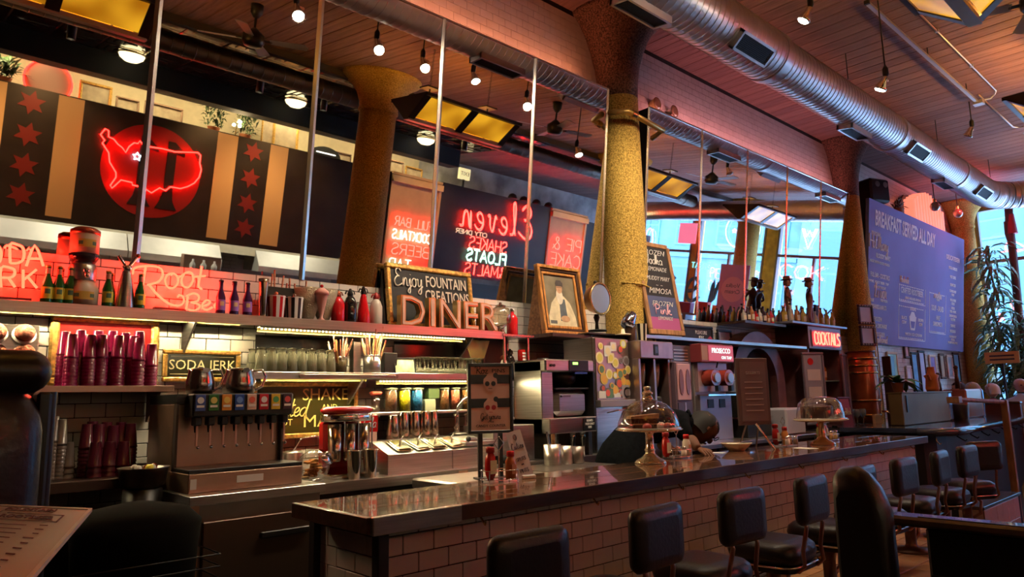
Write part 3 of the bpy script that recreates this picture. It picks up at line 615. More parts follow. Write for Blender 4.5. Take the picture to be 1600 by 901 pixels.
leaf_plant('trailing_plant', 'dark leafy plant right of the bright sconce on the high shelf', (5.22, -4.7, 4.66), 150, .5, .5, True, LEAFD, .22, seed=5)
sn = T('wall_sconce', 'sconce with two small bright bulbs between the shelf plants', 'lamp', (5.0, -4.6, 4.66))
part('stem', MB().cyl((0, 0, 0), (0, 0, .25), .01), BRASS, sn)
BULB = neon('bulb_warm', (1.0, .85, .55), 30.0)
for x in (-.05, .06): part('bulb', MB().ball((x, 0, .29), .028), BULB, sn)
light('sconce_light', 'POINT', (5.0, -4.45, 5.0), 12, (1, .72, .35), .03)
ar = T('arched_box', 'low black arched box with a lit slit on the high shelf', 'box', (6.95, -4.7, 4.66), math.pi)
part('body', MB().prism([(-.35, 0)] + [(-.35 * math.cos(R(a)), .12 + .2 * math.sin(R(a))) for a in range(0, 181, 20)] + [(.35, 0)], 0, .15), BLK, ar)
part('slit', MB().box(-.22, -.005, .17, .22, 0, .19), neon('slit_light', (1, .95, .85), 3), ar)
# lights hidden in the black bulkhead that wash the cream wall
for x in (1.0, 3.6, 6.4, 8.6): light('cove_light', 'AREA', (x, -4.6, 5.42), 75, (1, .78, .38), 1.6, .1, (R(-25), 0, 0))
ex = T('exit_sign', 'small lit exit box above the panel gap', 'sign', (10.6, -4.6, 4.74), math.pi)
part('box', MB().box(-.16, 0, .25, .16, .08, .52), mat('exit_face', (.75, .65, .35), .5, emit=.8, ec=(.9, .75, .35)), ex); part('stem', MB().box(-.02, .02, 0, .02, .06, .25), IRON, ex); text('lettering', 'EXIT', .13, BLK, ex, (0, -.005, .385))
# kitchen strip below the soffit
SSK = mat('kitchen_steel', (.60, .57, .50), .42, .7, var=.2, scale=1.2)
kt = T('kitchen_hood', 'long stainless extraction hood behind the pass', 'hood', (0, -5.6, 2.2))
for a, b in ((-.8, 1.5), (1.52, 3.5), (3.52, 5.2), (5.95, 8.3)): part('hood_section', MB().prism([(-.25, 0), (.55, 0), (.55, .12), (-.0, .8), (-.25, .8)], a, b, 'x'), SSK, kt)
bw = T('kitchen_back_panel', 'stainless kitchen back wall panels under the hood', 'wall panel', (0, -6.39, 1.0))
for a, b in ((-.8, 1.5), (1.52, 3.5), (3.52, 5.2), (5.95, 8.3)): part('panel', MB().box(a, 0, 0, b, .03, 1.4), SSK, bw)
wt = T('kitchen_tile_wall', 'white tiled kitchen wall between the two steel hoods', 'wall', (5.58, -6.30, 1.0)); wt['kind'] = 'structure'
part('grout', MB().box(-.37, 0, 0, .37, .02, 1.9), GROUT, wt)
tme = MB().box(-.074, 0, -.037, .074, .008, .037).mesh('tile', mat('dull_tile', (.55, .52, .46), .3))
for j in range(24):
    for i in range(5):
        o = bpy.data.objects.new('tile', tme); col.objects.link(o); o.parent = wt; o.location = (-.31 + i * .155 + (j % 2) * .03, .02, .04 + j * .079)
ks = T('kitchen_shelf', 'steel wire shelf over the cooking line', 'shelf', (4.7, -4.85, 2.06)); part('shelf_board', MB().box(-.9, -.2, 0, .9, .2, .03), SSK, ks)
for x in (-.85, .85): part('post', MB().box(x - .015, -.015, -1.0, x + .015, .015, 0), SSK, ks)
cb = S('supply_box', MB().box(-.35, -.05, 0, .35, .12, .30, .01), mat('brown_box', (.20, .11, .07), .6), 'brown supply box on the kitchen wire shelf', 'box', (4.75, -4.92, 2.09))
for i, x in enumerate((4.55, 4.75, 4.95)): S('kitchen_bottle', MB().lathe([(.05, 0), (.055, .12), (.02, .18), (.02, .22), (0, .22)], seg=12), mat('pale_plastic', (.7, .66, .58), .4), ('left pale bottle before the brown kitchen box', 'middle pale bottle before the brown kitchen box', 'right pale bottle before the brown kitchen box')[i], 'bottle', (x, -4.74, 2.09), group='bottles on the kitchen shelf')
# a pass counter far back, edge only
pc = T('pass_counter', 'steel pass counter of the open kitchen', 'counter', (4, -4.7, 0)); part('top', MB().box(-5, -.3, 1.0, 4.3, .3, 1.06), SSK, pc); part('front', MB().box(-4.9, .2, 0, 4.2, .25, 1.0), BLKM, pc)
for x in (.8, 3.0, 5.2, 7.4): light('kitchen_fill', 'AREA', (x, -4.75, 4.35), 55, (1, .93, .72), 1.2, .3, (R(-20), 0, 0))  # area lights without fixtures, added to brighten the steel hood
# ================================================================ overhead: amber lanterns, fans, globes, track lights
def amber_mat():
    m = bpy.data.materials.new('amber_glass'); m.use_nodes = True; nt = m.node_tree; b = nt.nodes['Principled BSDF']; b.inputs['Base Color'].default_value = (.5, .2, .01, 1); b.inputs['Roughness'].default_value = .25
    tc = nt.nodes.new('ShaderNodeTexCoord'); no = nt.nodes.new('ShaderNodeTexNoise'); cr = nt.nodes.new('ShaderNodeValToRGB'); no.inputs['Scale'].default_value = 2.2; no.inputs['Detail'].default_value = 1
    nt.links.new(tc.outputs['Object'], no.inputs['Vector']); nt.links.new(no.outputs['Fac'], cr.inputs[0]); e = cr.color_ramp.elements; e[0].position = .35; e[1].position = .66; e[0].color = (.34, .11, .002, 1); e[1].color = (.95, .46, .02, 1)
    nt.links.new(cr.outputs[0], b.inputs['Emission Color']); b.inputs['Emission Strength'].default_value = .72; return m
AMB = amber_mat(); LANT = mat('lantern_metal', (.05, .035, .03), .4, .6)
def lantern(x, label, L=1.62):
    t = T('amber_lantern', label, 'lamp', (x, 1.38, 4.50), 0, 'amber glass lanterns'); l2 = L / 2; H = .27; W_ = .40
    for s_ in (-1, 1):
        up = lambda xx, off=0: (xx, s_ * (W_ + off), H); lo = lambda xx, off=0: (xx, s_ * (.03 + off), 0)
        for a, b in ((-l2 + .09, -.06), (.06, l2 - .09)):
            q = MB(); f0, f1 = .10, .92; P_ = lambda xx, f: Vector(lo(xx)).lerp(Vector(up(xx)), f)
            q.quad(P_(a, f0), P_(b, f0), P_(b, f1), P_(a, f1)); part('amber_pane', q, AMB, t)
        for a, b in ((-l2, -l2 + .09), (-.06, .06), (l2 - .09, l2)):
            q = MB(); P_ = lambda xx, f, o=0: Vector((xx, s_ * (.03 + o), 0)).lerp(Vector((xx, s_ * (W_ + o), H)), f)
            v = [P_(a, 0), P_(b, 0), P_(b, 1), P_(a, 1), P_(a, 0, .02), P_(b, 0, .02), P_(b, 1, .02), P_(a, 1, .02)]; q.add(v, [(0, 1, 2, 3), (7, 6, 5, 4), (0, 4, 5, 1), (1, 5, 6, 2), (2, 6, 7, 3), (3, 7, 4, 0)]); part('frame_bar', q, LANT, t)
        part('rim', MB().box(-l2, s_ * W_ - .015, H - .02, l2, s_ * W_ + .03, H + .02), LANT, t)
    part('bottom_rail', MB().box(-l2, -.05, -.02, l2, .05, .025), mat('lantern_rail', (.35, .25, .18), .35, .6), t)
    for s_ in (-1, 1): part('end_plate', MB().prism([(-.04, -.01), (.04, -.01), (W_ + .02, H + .02), (-W_ - .02, H + .02)], s_ * l2 - .01, s_ * l2 + .01, 'x'), LANT, t)
    for s_ in (-1, 1):
        part('rod', MB().cyl((s_ * .5, 0, .02), (s_ * .5, 0, .48), .012, seg=8), IRON, t); part('canopy_plate', MB().box(s_ * .5 - .10, -.10, .46, s_ * .5 + .10, .10, .48), IRON, t)
        ch = MB()
        for k in range(12): a = .50 + k * .043; ch.tube([(s_ * .5 + .012 * math.cos(u) * (k % 2), .012 * math.cos(u) * ((k + 1) % 2), a + .02 * math.sin(u)) for u in [j * 1.047 for j in range(6)]], .003, 4, closed=True)
        part('chain', ch, IRON, t)
    light('lantern_light', 'POINT', (x - .45, 1.38, 4.66), 42, (1, .50, .10), .05); light('lantern_light', 'POINT', (x + .45, 1.38, 4.66), 42, (1, .50, .10), .05)
    return t
for x, lb in ((1.05, 'amber glass lantern above the near end of the counter, seen at the mirror top'), (5.78, 'amber glass lantern hung on chains in front of the yellow column'), (10.2, 'amber glass lantern before the far mirror, its fan behind'), (14.05, 'farthest amber glass lantern, near the street windows')): lantern(x, lb)
FANB = mat('fan_blade', (.30, .32, .36), .4)
def fan(x, y, z, label, a0=0):
    t = T('ceiling_fan', label, 'fan', (x, y, z), a0, 'ceiling fans'); part('motor', MB().lathe([(.03, -.09), (.10, -.08), (.13, -.03), (.13, .05), (.07, .10), (.03, .14)], seg=20), BLK, t)
    part('downrod', MB().cyl((0, 0, .12), (0, 0, CEIL - z - .12), .014), BLK, t); part('canopy', MB().lathe([(.03, CEIL - z - .16), (.07, CEIL - z - .1), (.075, CEIL - z)], seg=16), BLK, t)
    for k in range(4):
        q = MB(); q.T = Matrix.Rotation(R(90 * k), 4, 'Z') @ Matrix.Rotation(R(11), 4, 'X'); q.box(.12, -.02, -.004, .22, .02, .004); part('blade_iron', q, BLK, t)
        q = MB(); q.T = Matrix.Rotation(R(90 * k), 4, 'Z') @ Matrix.Rotation(R(11), 4, 'X'); q.prism([(.20, -.05), (.62, -.07), (.65, 0), (.62, .07), (.20, .05)], -.004, .004, 'z'); part('blade', q, FANB, t)
fan(7.87, 1.15, 5.08, 'ceiling fan between the first two lanterns, seen in the mirror', .4); fan(11.96, 1.45, 5.05, 'ceiling fan seen in the far mirror between its lanterns', .2); fan(3.2, .6, 5.08, 'ceiling fan above the near lantern, seen dark in the mirror', .6)
GLOBE = mat('opal_glass', (.9, .85, .65), .3, emit=3.0, ec=(1, .82, .42))
for i, (x, y) in enumerate(((2.85, -3.55), (5.65, -3.55), (8.7, -3.65))):
    t = T('dome_light', ('dome ceiling light nearest the red disc', 'dome ceiling light above the portrait frame', 'dome ceiling light behind the second lantern')[i], 'lamp', (x, y, CEIL - .02)); part('bowl', MB().lathe([(0, -.13), (.10, -.12), (.17, -.07), (.20, 0)], seg=24), GLOBE, t); part('rim', MB().lathe([(.20, 0), (.22, .0), (.22, -.02), (.20, -.02)], seg=24), BRASS, t)
for i, (x, y, z) in enumerate(((15.3, -3.2, 4.72), (13.2, -2.0, 4.9))):
    t = T('bowl_pendant', ('opal bowl pendant at the far end of the name panel', 'opal bowl pendant before the street window signs')[i], 'lamp', (x, y, z)); part('bowl', MB().lathe([(0, -.18), (.15, -.16), (.26, -.08), (.30, 0)], seg=24), mat('opal_dim', (.8, .66, .35), .3, emit=2.6, ec=(1, .75, .33)), t); part('rod', MB().cyl((0, 0, -.1), (0, 0, CEIL - z), .01), IRON, t)
# track and hanging spots
RAIL = mat('track_rail', (.62, .60, .62), .35, .8)
tr = T('light_track', 'pale ceiling track carrying the hanging spot lamps', 'track', (7.2, 2.39, 5.36)); part('rail', MB().box(0, -.02, 0, 3.72, .02, .03), RAIL, tr); part('end_cap', MB().box(-.03, -.025, -.005, 0, .025, .035), BLK, tr); part('junction_box', MB().box(3.72, -.07, -.02, 3.84, .05, .03), RAIL, tr)
for x in (.3, 1.8, 3.3): part('hanger', MB().cyl((x, 0, .03), (x, 0, .16), .006, seg=6), IRON, tr)
part('conduit', MB().tube([(3.8, -.02, .12), (5.6, -.02, .12), (5.7, -.08, .12), (5.7, -1.2, .12)], .012, 6), RAIL, tr)
tr2 = T('light_track', 'ceiling track above the soda fountain, seen in the mirror', 'track', (1.2, 2.39, 5.36)); part('rail', MB().box(0, -.02, 0, 5.4, .02, .03), RAIL, tr2)
for x in (.3, 1.8, 3.3, 5.0): part('hanger', MB().cyl((x, 0, .03), (x, 0, .16), .006, seg=6), IRON, tr2)
cd = T('conduit', 'thin pale conduit running beside the light track and turning towards it', 'pipe', (5.0, 2.17, 5.48)); part('pipe', MB().tube([(0, 0, 0), (6.0, 0, 0), (6.12, .04, 0), (6.14, .10, -.04), (5.95, .2, -.10)], .011, 6), RAIL, cd)
for x in (1.0, 2.4, 3.6, 4.9): part('clip', MB().box(x - .02, -.02, -.015, x + .02, .02, .02), RAIL, cd)
SPOTB = neon('spot_bulb', (1.0, .90, .68), 40.0); COP = mat('copper_socket', (.75, .35, .2), .3, .9)
def spot(x, y, z, label, lit=True, tilt=.5, yaw=0.0, power=135):
    t = T('hanging_spot', label, 'lamp', (x, y, z), yaw, 'hanging track spots'); part('rod', MB().cyl((0, 0, .18), (0, 0, 5.37 - z), .007, seg=6), IRON, t); part('swivel', MB().lathe([(.012, .10), (.028, .13), (.028, .19), (.012, .22)], seg=10), IRON, t)
    M4 = Matrix.Translation((0, 0, .12)) @ Matrix.Rotation(tilt, 4, 'X'); q = MB(); q.T = M4; q.lathe([(.02, 0), (.03, -.02), (.032, -.06), (.058, -.12), (.06, -.14)], seg=14); part('lamp_body', q, CHROME, t)
    q = MB(); q.T = M4; q.lathe([(.054, -.135), (.04, -.15), (0, -.155)], seg=14); part('bulb_face', q, SPOTB if lit else mat('dead_bulb', (.8, .75, .7), .2), t)
    q = MB(); q.T = M4; q.cyl((.03, 0, -.03), (.075, 0, -.03), .014, seg=8); part('socket', q, COP, t)
    if lit:
        l = light('spot_light', 'SPOT', (x, y, z + .0), power, (1, .80, .55), .05, spot_size=R(100), spot_blend=.7); d_ = Matrix.Rotation(yaw, 4, 'Z') @ M4 @ Vector((0, 0, -.155, 1)); l.location = Vector((x, y, z)) + Vector(d_[:3]); l.rotation_euler = (Matrix.Rotation(yaw, 4, 'Z') @ Matrix.Rotation(tilt, 4, 'X')).to_euler()
for i, (x, y, z, lb) in enumerate(((2.8, 2.66, 4.8, 'hanging spot reflected in the second mirror panel'), (3.76, 2.54, 4.8, 'hanging spot reflected at the top of the third mirror panel'), (4.38, 2.50, 4.8, 'hanging spot reflected in front of the yellow column capital'), (5.0, 2.64, 4.8, 'hanging spot reflected above the second lantern'), (6.02, 2.47, 4.8, 'hanging spot lit directly above the duct bend'))): spot(x, y, z, lb, yaw=(0 if i != 4 else .4), tilt=.55)
spot(7.22, 2.30, 4.45, 'hanging spot at the near end of the pale track'); spot(10.85, 2.46, 4.9, 'unlit hanging spot at the far end of the pale track', lit=False)
# two bare bulbs on cords by the far end and one on the ceiling cord
CLEARB = mat('clear_bulb', (.5, .4, .32), .1, .6)
for i, (x, y, z) in enumerate(((14.4, 4.0, 4.85), (15.8, 4.0, 4.95))):
    t = T('cord_bulb', ('bare bulb hanging on a cord before the red fluted sign', 'bare bulb hanging on a cord at the right of the fluted sign')[i], 'lamp', (x, y, z)); part('cord', MB().cyl((0, 0, .1), (0, 0, CEIL - z), .008, seg=6), IRON, t); part('socket', MB().cyl((0, 0, .06), (0, 0, .14), .03), BRASS, t); part('bulb', MB().ball((0, 0, 0), .09), CLEARB, t)
for i, px in enumerate(((964, 160), (990, 170))[::1]):
    pass
for i in range(2):
    t = T('wall_bulb', ('brass half of the emergency light above the second mirror', 'clear lens of the emergency light above the second mirror')[i], 'lamp', (6.52 + i * .34, WY - .05, 4.82 + i * .0)); q = MB(); q.cyl((0, .05, 0), (0, -.05, 0), .05, .075, seg=20); part('shell', q, BRASS if i == 0 else CHROME, t); q = MB(); q.cyl((0, -.05, 0), (0, -.06, 0), .066, .05, seg=20); part('lens', q, mat('lens', (.5, .32, .2), .1, .5), t)
S('emergency_box', MB().box(-.05, -.05, 0, .28, 0, .10, .01), mat('box_cream', (.6, .4, .3), .5), 'small pale box under the pair of emergency lamps', 'box', (6.58, WY - .006, 4.66))
# brass pipe crossing the column between the mirrors
bp = T('wall_pipe', 'thick brass-coloured pipe crossing the column between the mirrors', 'pipe', (5.76, 4.2, 4.30)); part('pipe', MB().tube([(-.34, .14, .06), (-.26, -.04, .04), (.28, -.08, -.04), (.34, .1, -.06)], .03, 10), mat('brass_pipe', (.60, .40, .12), .35, .6), bp); part('collar', MB().cyl((-.20, -.045, .03), (-.14, -.05, .025), .04), BRASS, bp)
sg = T('thermostat_cable', 'thin black cable hanging down the upper tiled wall', 'cable', (6.25, WY - .02, 4.7)); part('cable', MB().cyl((0, 0, 0), (0, 0, .8), .006, seg=6), IRON, sg)
# ================================================================ windows: neon signs and street
OUT = mat('street_ground', (.66, .67, .70), .8)
ST('street_ground', MB().box(EX + .3, -40, -.2, 60, 45, -.05), OUT)
BR1 = mat('pale_brick', (.065, .115, .125), .8, var=.15, scale=2); BR2 = mat('grey_block', (.045, .09, .11), .7, var=.2, scale=1); BWIN = mat('far_window', (.012, .05, .075), .15); BTRIM = mat('far_trim', (.04, .17, .19), .5)
def building(x, y0, y1, h, mwall, label, cols, rows, ww=1.2, wh=1.9, arch=False):
    t = T('building', label, 'building', (x, (y0 + y1) / 2, 0)); w2 = (y1 - y0) / 2; part('wall', MB().box(0, -w2, -.1, 6, w2, h), mwall, t); part('roof', MB().box(-.3, -w2 - .1, h, 6.2, w2 + .1, h + .3), BTRIM, t)
    for i in range(cols):
        for j in range(rows):
            yc = -w2 + (i + .5) * 2 * w2 / cols; zc = 2.2 + (j + .5) * (h - 2.6) / rows
            wf = part('window', MB().box(-.06, yc - ww / 2, zc - wh / 2, .02, yc + ww / 2, zc + wh / 2), BTRIM, t); part('pane', MB().box(-.075, yc - ww / 2 + .12, zc - wh / 2 + .12, -.055, yc + ww / 2 - .12, zc - .05), BWIN, wf); part('pane', MB().box(-.075, yc - ww / 2 + .12, zc + .05, -.055, yc + ww / 2 - .12, zc + wh / 2 - .12), BWIN, wf)
    for j in range(rows + 1):
        z = 2.2 + j * (h - 2.6) / rows; part('string_course', MB().box(-.12, -w2, z - .1, 0, w2, z + .1), BTRIM, t)
building(34, -26, -7.5, 16, BR2, 'blue-grey block building across the street, left of the windows', 7, 4, 1.5, 2.2); building(33, -7, 5.5, 19, BR1, 'pale brick building with tall turquoise windows across the street', 3, 3, 2.4, 4.2); building(34, 6, 26, 15, BR2, 'pale stone building with slatted windows behind the window plants', 7, 5, 1.3, 1.6)
def wsign(label, y, z, words, ring=None, back=None, cat='neon sign'):
    t = T('window_neon', label, cat, (EX - .05, y, z), math.pi / 2)
    for tx, fo, h, dz, wd, m_, dx, sm in words:
        mb = MB(); stroke_tubes(mb, tx, fo, h, .014, cx=dx, cz=dz, y=0, width=wd, smooth=sm, seg=5); part('tube', mb, m_, t)
    if ring: part('ring', MB().tube([(ring * math.cos(a * .2618), 0, ring * math.sin(a * .2618)) for a in range(24)], .013, 6, closed=True), NWHITE, t)
    if back: q = MB().box(-back[0], .01, -back[1], back[0], .03, back[1]); part('backing', q, back[2], t)
    if z > 4.4: part('cord', MB().cyl((0, .0, (ring or .3)), (0, .0, WZ1 - z - .06), .005, seg=5), IRON, t)
    return t
wsign('round white neon ring sign with pink stars in the window', -1.15, 4.85, [('****', {'*': (.5, [star(5, .25, .11, .25, .4) + [(.25, .65)]])}, .24, -.12, .62, NPINK, 0, False)], ring=.52)
wsign('pink neon letter sign on a plate beside the ring sign', -2.9, 4.72, [('E', SF, .38, -.2, .3, NPINK, 0, False)], back=(.30, .30, mat('pink_plate', (.75, .35, .42), .5, emit=.7, ec=(1, .2, .35))))
wsign('pink oval neon at the left edge of the windows', -4.3, 4.5, [('O', SF, .7, -.35, .3, NPINK, 0, False)])
wsign('small white neon word below the pink plate', -2.35, 3.72, [('TABLE', SF, .16, 0, .6, neon('neon_cyan', (.2, .7, .8), 1.5), 0, False)])
wsign('pink neon word below the ring sign', -1.2, 3.62, [('CAKES', SF, .15, 0, .62, NPINK, 0, False)], back=(.40, .12, mat('pink_plate2', (.7, .4, .5), .5, emit=.7, ec=(1, .2, .35))))
wsign('pink neon glass emblem in the brick-facing window', .75, 4.72, [('V', SF, .5, -.3, .4, NPINK, 0, False), ('W', SF, .2, .0, .3, NPINK, 0, False)])
wsign('row of pink neon letters in the brick-facing window', .65, 3.62, [('COK', SF, .34, 0, 1.15, NPINK, 0, False)])
wsign('pink neon script high in the corner window', 3.2, 4.45, [('rs', SS, .5, -.1, 1.2, NPINK, 0, True)])
wsign('pink neon emblem low in the corner window', 3.35, 2.9, [('deli', SS, .4, 0, 1.4, NPINK, 0, True)])
BLUEL = mat('blue_letter', (.06, .17, .22), .6)
t = T('window_lettering', 'big blue painted script across the lower windows', 'lettering', (EX + .0, -2.9, 2.75), math.pi / 2)
for k, (ch, dx) in enumerate(zip('even', (-1.45, -.55, .35, 1.25))):
    mb = MB(); ls, W_ = strokes(ch, SS, 1.35, smooth=True)
    for l in ls: mb.tube([(a - W_ / 2 + dx, 0, b) for a, b in l], .06, 5)
    mb.v = [(x, y * .12, z) for x, y, z in mb.v]; part('letter', mb, BLUEL, t)
t = T('window_lettering', 'painted capital letters across the brick-facing window', 'lettering', (EX + .0, 1.35, 2.62), math.pi / 2)
text('letter', 'ACY D', .42, BLUEL, t, (0, 0, .15), rot=(R(90), 0, 0), spacing=1.25)
po = T('hanging_poster', 'lavender poster on the mauve column in the middle of the windows', 'poster', (16.72, -.62, 2.3), R(-90)); part('sheet', MB().box(-.42, -.01, 0, .42, .0, 1.5), mat('lavender_paper', (.52, .45, .72), .5), po)
q = MB(); q.cyl((0, -.012, .85), (0, -.016, .85), .33, seg=32); part('circle', q, mat('pale_circle', (.75, .65, .75), .5), po); text('lettering', 'Vodka\nCream', .16, BLUEL, po, (0, -.02, .87))
for k in range(3): part('bottle_print', MB().prism([(-.3 + k * .24, .05), (-.18 + k * .24, .05), (-.18 + k * .24, .3), (-.22 + k * .24, .42), (-.26 + k * .24, .42), (-.3 + k * .24, .3)], -.014, -.011), BLUEL, po)
# shelf of oddments under the reflected window
SHS = mat('far_shelf', (.16, .14, .16), .6)
fs = T('window_shelf', 'low shelf under the street windows', 'shelf', (17.5, -2.4, 0)); part('board', MB().box(-.2, -1.6, 2.35, .2, 1.6, 2.4), SHS, fs)
for y in (-1.5, 0, 1.5): part('upright', MB().box(-.18, y - .03, 0, .18, y + .03, 2.35), SHS, fs)
for i in range(5): S('flower_pot_box', MB().box(-.1, -.2, 0, .1, .2, .3 + .06 * (i % 2), .01), [mat('box_red', (.5, .06, .04), .5), mat('box_orange', (.8, .35, .05), .5), mat('box_plum', (.2, .03, .08), .5)][i % 3], ('red box on the window shelf beside the blue script', 'orange box on the window shelf', 'plum box on the window shelf', 'bright red box at the middle of the window shelf', 'orange box at the end of the window shelf')[i], 'box', (17.5, -3.6 + i * .55, 2.4))

# small cans added to the tin ceiling, bulbs out of sight, to brighten the striped panel
for i, x in enumerate((.4, 1.9, 4.7, 5.9, 9.2, 14.0)):
    t = T('added_can', 'small brass downlight added to the black tin ceiling, %s' % ('at the near end', 'over the first stars', 'over the second stars', 'over the last cream stripe', 'over the full bar neon', 'over the pie neon')[i], 'lamp', (x, -2.9, CEIL - .02), 0, 'added downlights in the tin ceiling'); part('housing', MB().lathe([(.055, -.19), (.06, -.19), (.06, .0)], seg=18, cap=False), BLK, t); part('bulb', MB().ball((0, 0, -.03), .03, 10, 6), BULB, t)
    l = light('panel_fill', 'SPOT', (x, -2.9, CEIL - .23), 110, (1, .54, .20), .015, spot_size=R(95), spot_blend=.8); l.rotation_euler = (R(-34), 0, 0)
# ================================================================ soda fountain side: shelves on the near wall
def XZ(px, py, Y): p = onY(px, py, Y); return p.x, p.z
def shelf(name, x0, x1, z, y0, label, bracket=(), th=.055, m_=STEEL, lip=True):
    t = T(name, label, 'shelf', ((x0 + x1) / 2, y0, z - th)); w2 = (x1 - x0) / 2; d = WY - .012 - y0
    part('shelf_board', MB().box(-w2, 0, th - .008, w2, d, th), m_, t); part('front_lip', MB().box(-w2, -.004, 0, w2, 0, th, .002), m_, t)
    part('back_lip', MB().box(-w2, d - .006, th, w2, d, th + .03), m_, t)
    for s_ in (-1, 1): part('end_lip', MB().box(s_ * w2 - .003, 0, 0, s_ * w2 + .003, d, th), m_, t)
    for bx in bracket: part('bracket', MB().prism([(.01, th - .008), (d, th - .008), (d, -.17), (d - .03, -.17)], bx - (x0 + x1) / 2 - .006, bx - (x0 + x1) / 2 + .006, 'x'), m_, t)
    return t
Y0 = 4.30; ZT = 2.05
shelf('wall_shelf', -.6, 3.88, ZT, Y0, 'long stainless top shelf under the near mirror', (1.48, 3.62), .062)
shelf('wall_shelf', 1.80, 3.87, 1.705, Y0 + .01, 'second stainless shelf holding glasses and straw cups', (2.62,), .045)
shelf('wall_shelf', .55, 1.36, 1.62, Y0 + .02, 'small stainless shelf carrying stacks of purple cups', (1.30,), .035, mat('rose_steel', (.50, .34, .28), .35, 1.0))
shelf('wall_shelf', 2.66, 3.86, 1.43, Y0 + .08, 'narrow stainless shelf with candy jars', (2.78,), .02)
part_rail = T('ticket_rail', 'thin steel ticket rail on the front of the second shelf', 'rail', (2.48, Y0 - .004, 1.665)); part('rail', MB().box(-.36, -.014, 0, .36, 0, .026, .003), STEELD, part_rail)
for s_ in (-1, 1): part('end_knob', MB().cyl((s_ * .36, -.02, .013), (s_ * .36, .0, .013), .014), STEELD, part_rail)
# LED strips: a row of lit diodes in an aluminium channel
LED = neon('led_warm', (1.0, .84, .46), 9.0); ALU = mat('aluminium', (.7, .66, .5), .35, 1.0)
def led_strip(label, x0, x1, z, y, e_area):
    t = T('led_strip', label, 'light strip', ((x0 + x1) / 2, y, z)); w2 = (x1 - x0) / 2; part('channel', MB().box(-w2, -.014, -.004, w2, .03, .004), ALU, t)
    part('back_flange', MB().box(-w2, .026, -.028, w2, .03, -.004), mat('reflector', (.30, .24, .07), .5, .3), t)
    d = MB(); n = int((x1 - x0) / .026)
    for i in range(n): xx = -w2 + (i + .5) * 2 * w2 / n; d.box(xx - .005, -.014, -.012, xx + .005, -.006, -.004)
    o = part('diodes', d, LED, t, kind='stuff'); light('led_light', 'AREA', ((x0 + x1) / 2, y, z - .012), e_area, (1, .80, .42), x1 - x0, .003, (R(-12), 0, 0)); return t
led_strip('lit LED strip under the top shelf above the glasses', 1.86, 3.52, ZT - .066, Y0 + .05, 15)
led_strip('LED strip under the second shelf above the shakes sign', 1.90, 2.66, 1.676, Y0 + .06, 5)
led_strip('LED strip under the second shelf above the candy jars', 2.74, 3.80, 1.655, Y0 + .06, 5)
led_strip('LED strip under the top shelf above the purple cups', .42, 1.80, ZT - .018, Y0 + .18, 13)
S('ribbed_panel', MB().prism([(0, .0), (.26, .0), (.20, -.14), (.13, -.19), (.06, -.14)], 0, .012), mat('ribbed_brass', (.75, .62, .22), .35, .7, bump=.8, scale=6, stretch=(40, 1, 1)), 'ribbed brass-coloured bracket plate at the right end of the second shelf', 'bracket', (3.60, Y0 + .14, ZT - .064))
DGL = mat('dark_backsplash', (.03, .025, .02), .08, .2)
S('backsplash', MB().box(0, 0, 0, .62, .008, .20), DGL, 'dark glass backsplash behind the inverted tumblers', 'panel', (1.94, WY - .018, 1.76)); S('backsplash', MB().box(0, 0, 0, .62, .008, .20), DGL, 'dark glass backsplash behind the coupe glasses', 'panel', (3.02, WY - .018, 1.76))
# ---- neon words on the tiled wall
def neon_wall(label, words, x, z):
    t = T('neon_words', label, 'neon sign', (x, WY - .10, z))
    for tx, fo, h, dz, wd, m_, dx, sm, sl in words:
        mb = MB(); stroke_tubes(mb, tx, fo, h, .0068, cx=dx, cz=dz, width=wd, smooth=sm, slant=sl, seg=6, gap=.2 if fo is SF else .02); part('tube', mb, m_, t)
    part('bar', MB().box(-.2, .03, .0, .2, .04, .012), GLASS, t); part('transformer', MB().box(-.06, .05, -.04, .12, .09, .0), BLK, t)
    return t
NORG = neon('neon_orange_red', (1.0, .014, .006), 24.0)
def neon_traced(label, lines, x0, z0, r=.0068):
    """tubing bent to the drawn letter shapes, all in the flat plane just in front of the tiles; points are in the photograph's pixels."""
    Yn = WY - .10; t = T('neon_words', label, 'neon sign', (x0, Yn, z0))
    for l in lines:
        p3 = [onY(px, py, Yn) - Vector((x0, Yn, z0)) for px, py in (smooth_pts(l) if len(l) > 2 else l)]; part('tube', MB().tube(p3, r, 6), NORG, t)
        part('standoff', MB().cyl(p3[len(p3) // 2], p3[len(p3) // 2] + Vector((0, .09, 0)), .004, seg=5), GLASS, t)
    part('transformer', MB().box(-.06, .05, 0, .12, .09, .045), BLK, t)
K_ = lambda pts: [(x / 2.6275, 344 + y / 2.6275) for x, y in pts]
def cell(ch, x0, y0, w_, h): return [[(x0 + a * w_, y0 + h - b * h) for a, b in l] for l in SF[ch][1]]
SJ = [K_(l) for ch, x0, y0, w_, h in (('S', -105, 98, 70, 78), ('O', -48, 100, 78, 80), ('D', 42, 100, 92, 76), ('A', 108, 104, 100, 84), ('J', -120, 190, 80, 80), ('E', -62, 190, 84, 82), ('R', 4, 195, 100, 80), ('K', 95, 202, 95, 76)) for l in cell(ch, x0, y0, w_, h)]
neon_traced('red neon words SODA JERK at the left end of the top shelf', SJ, .56, ZT)
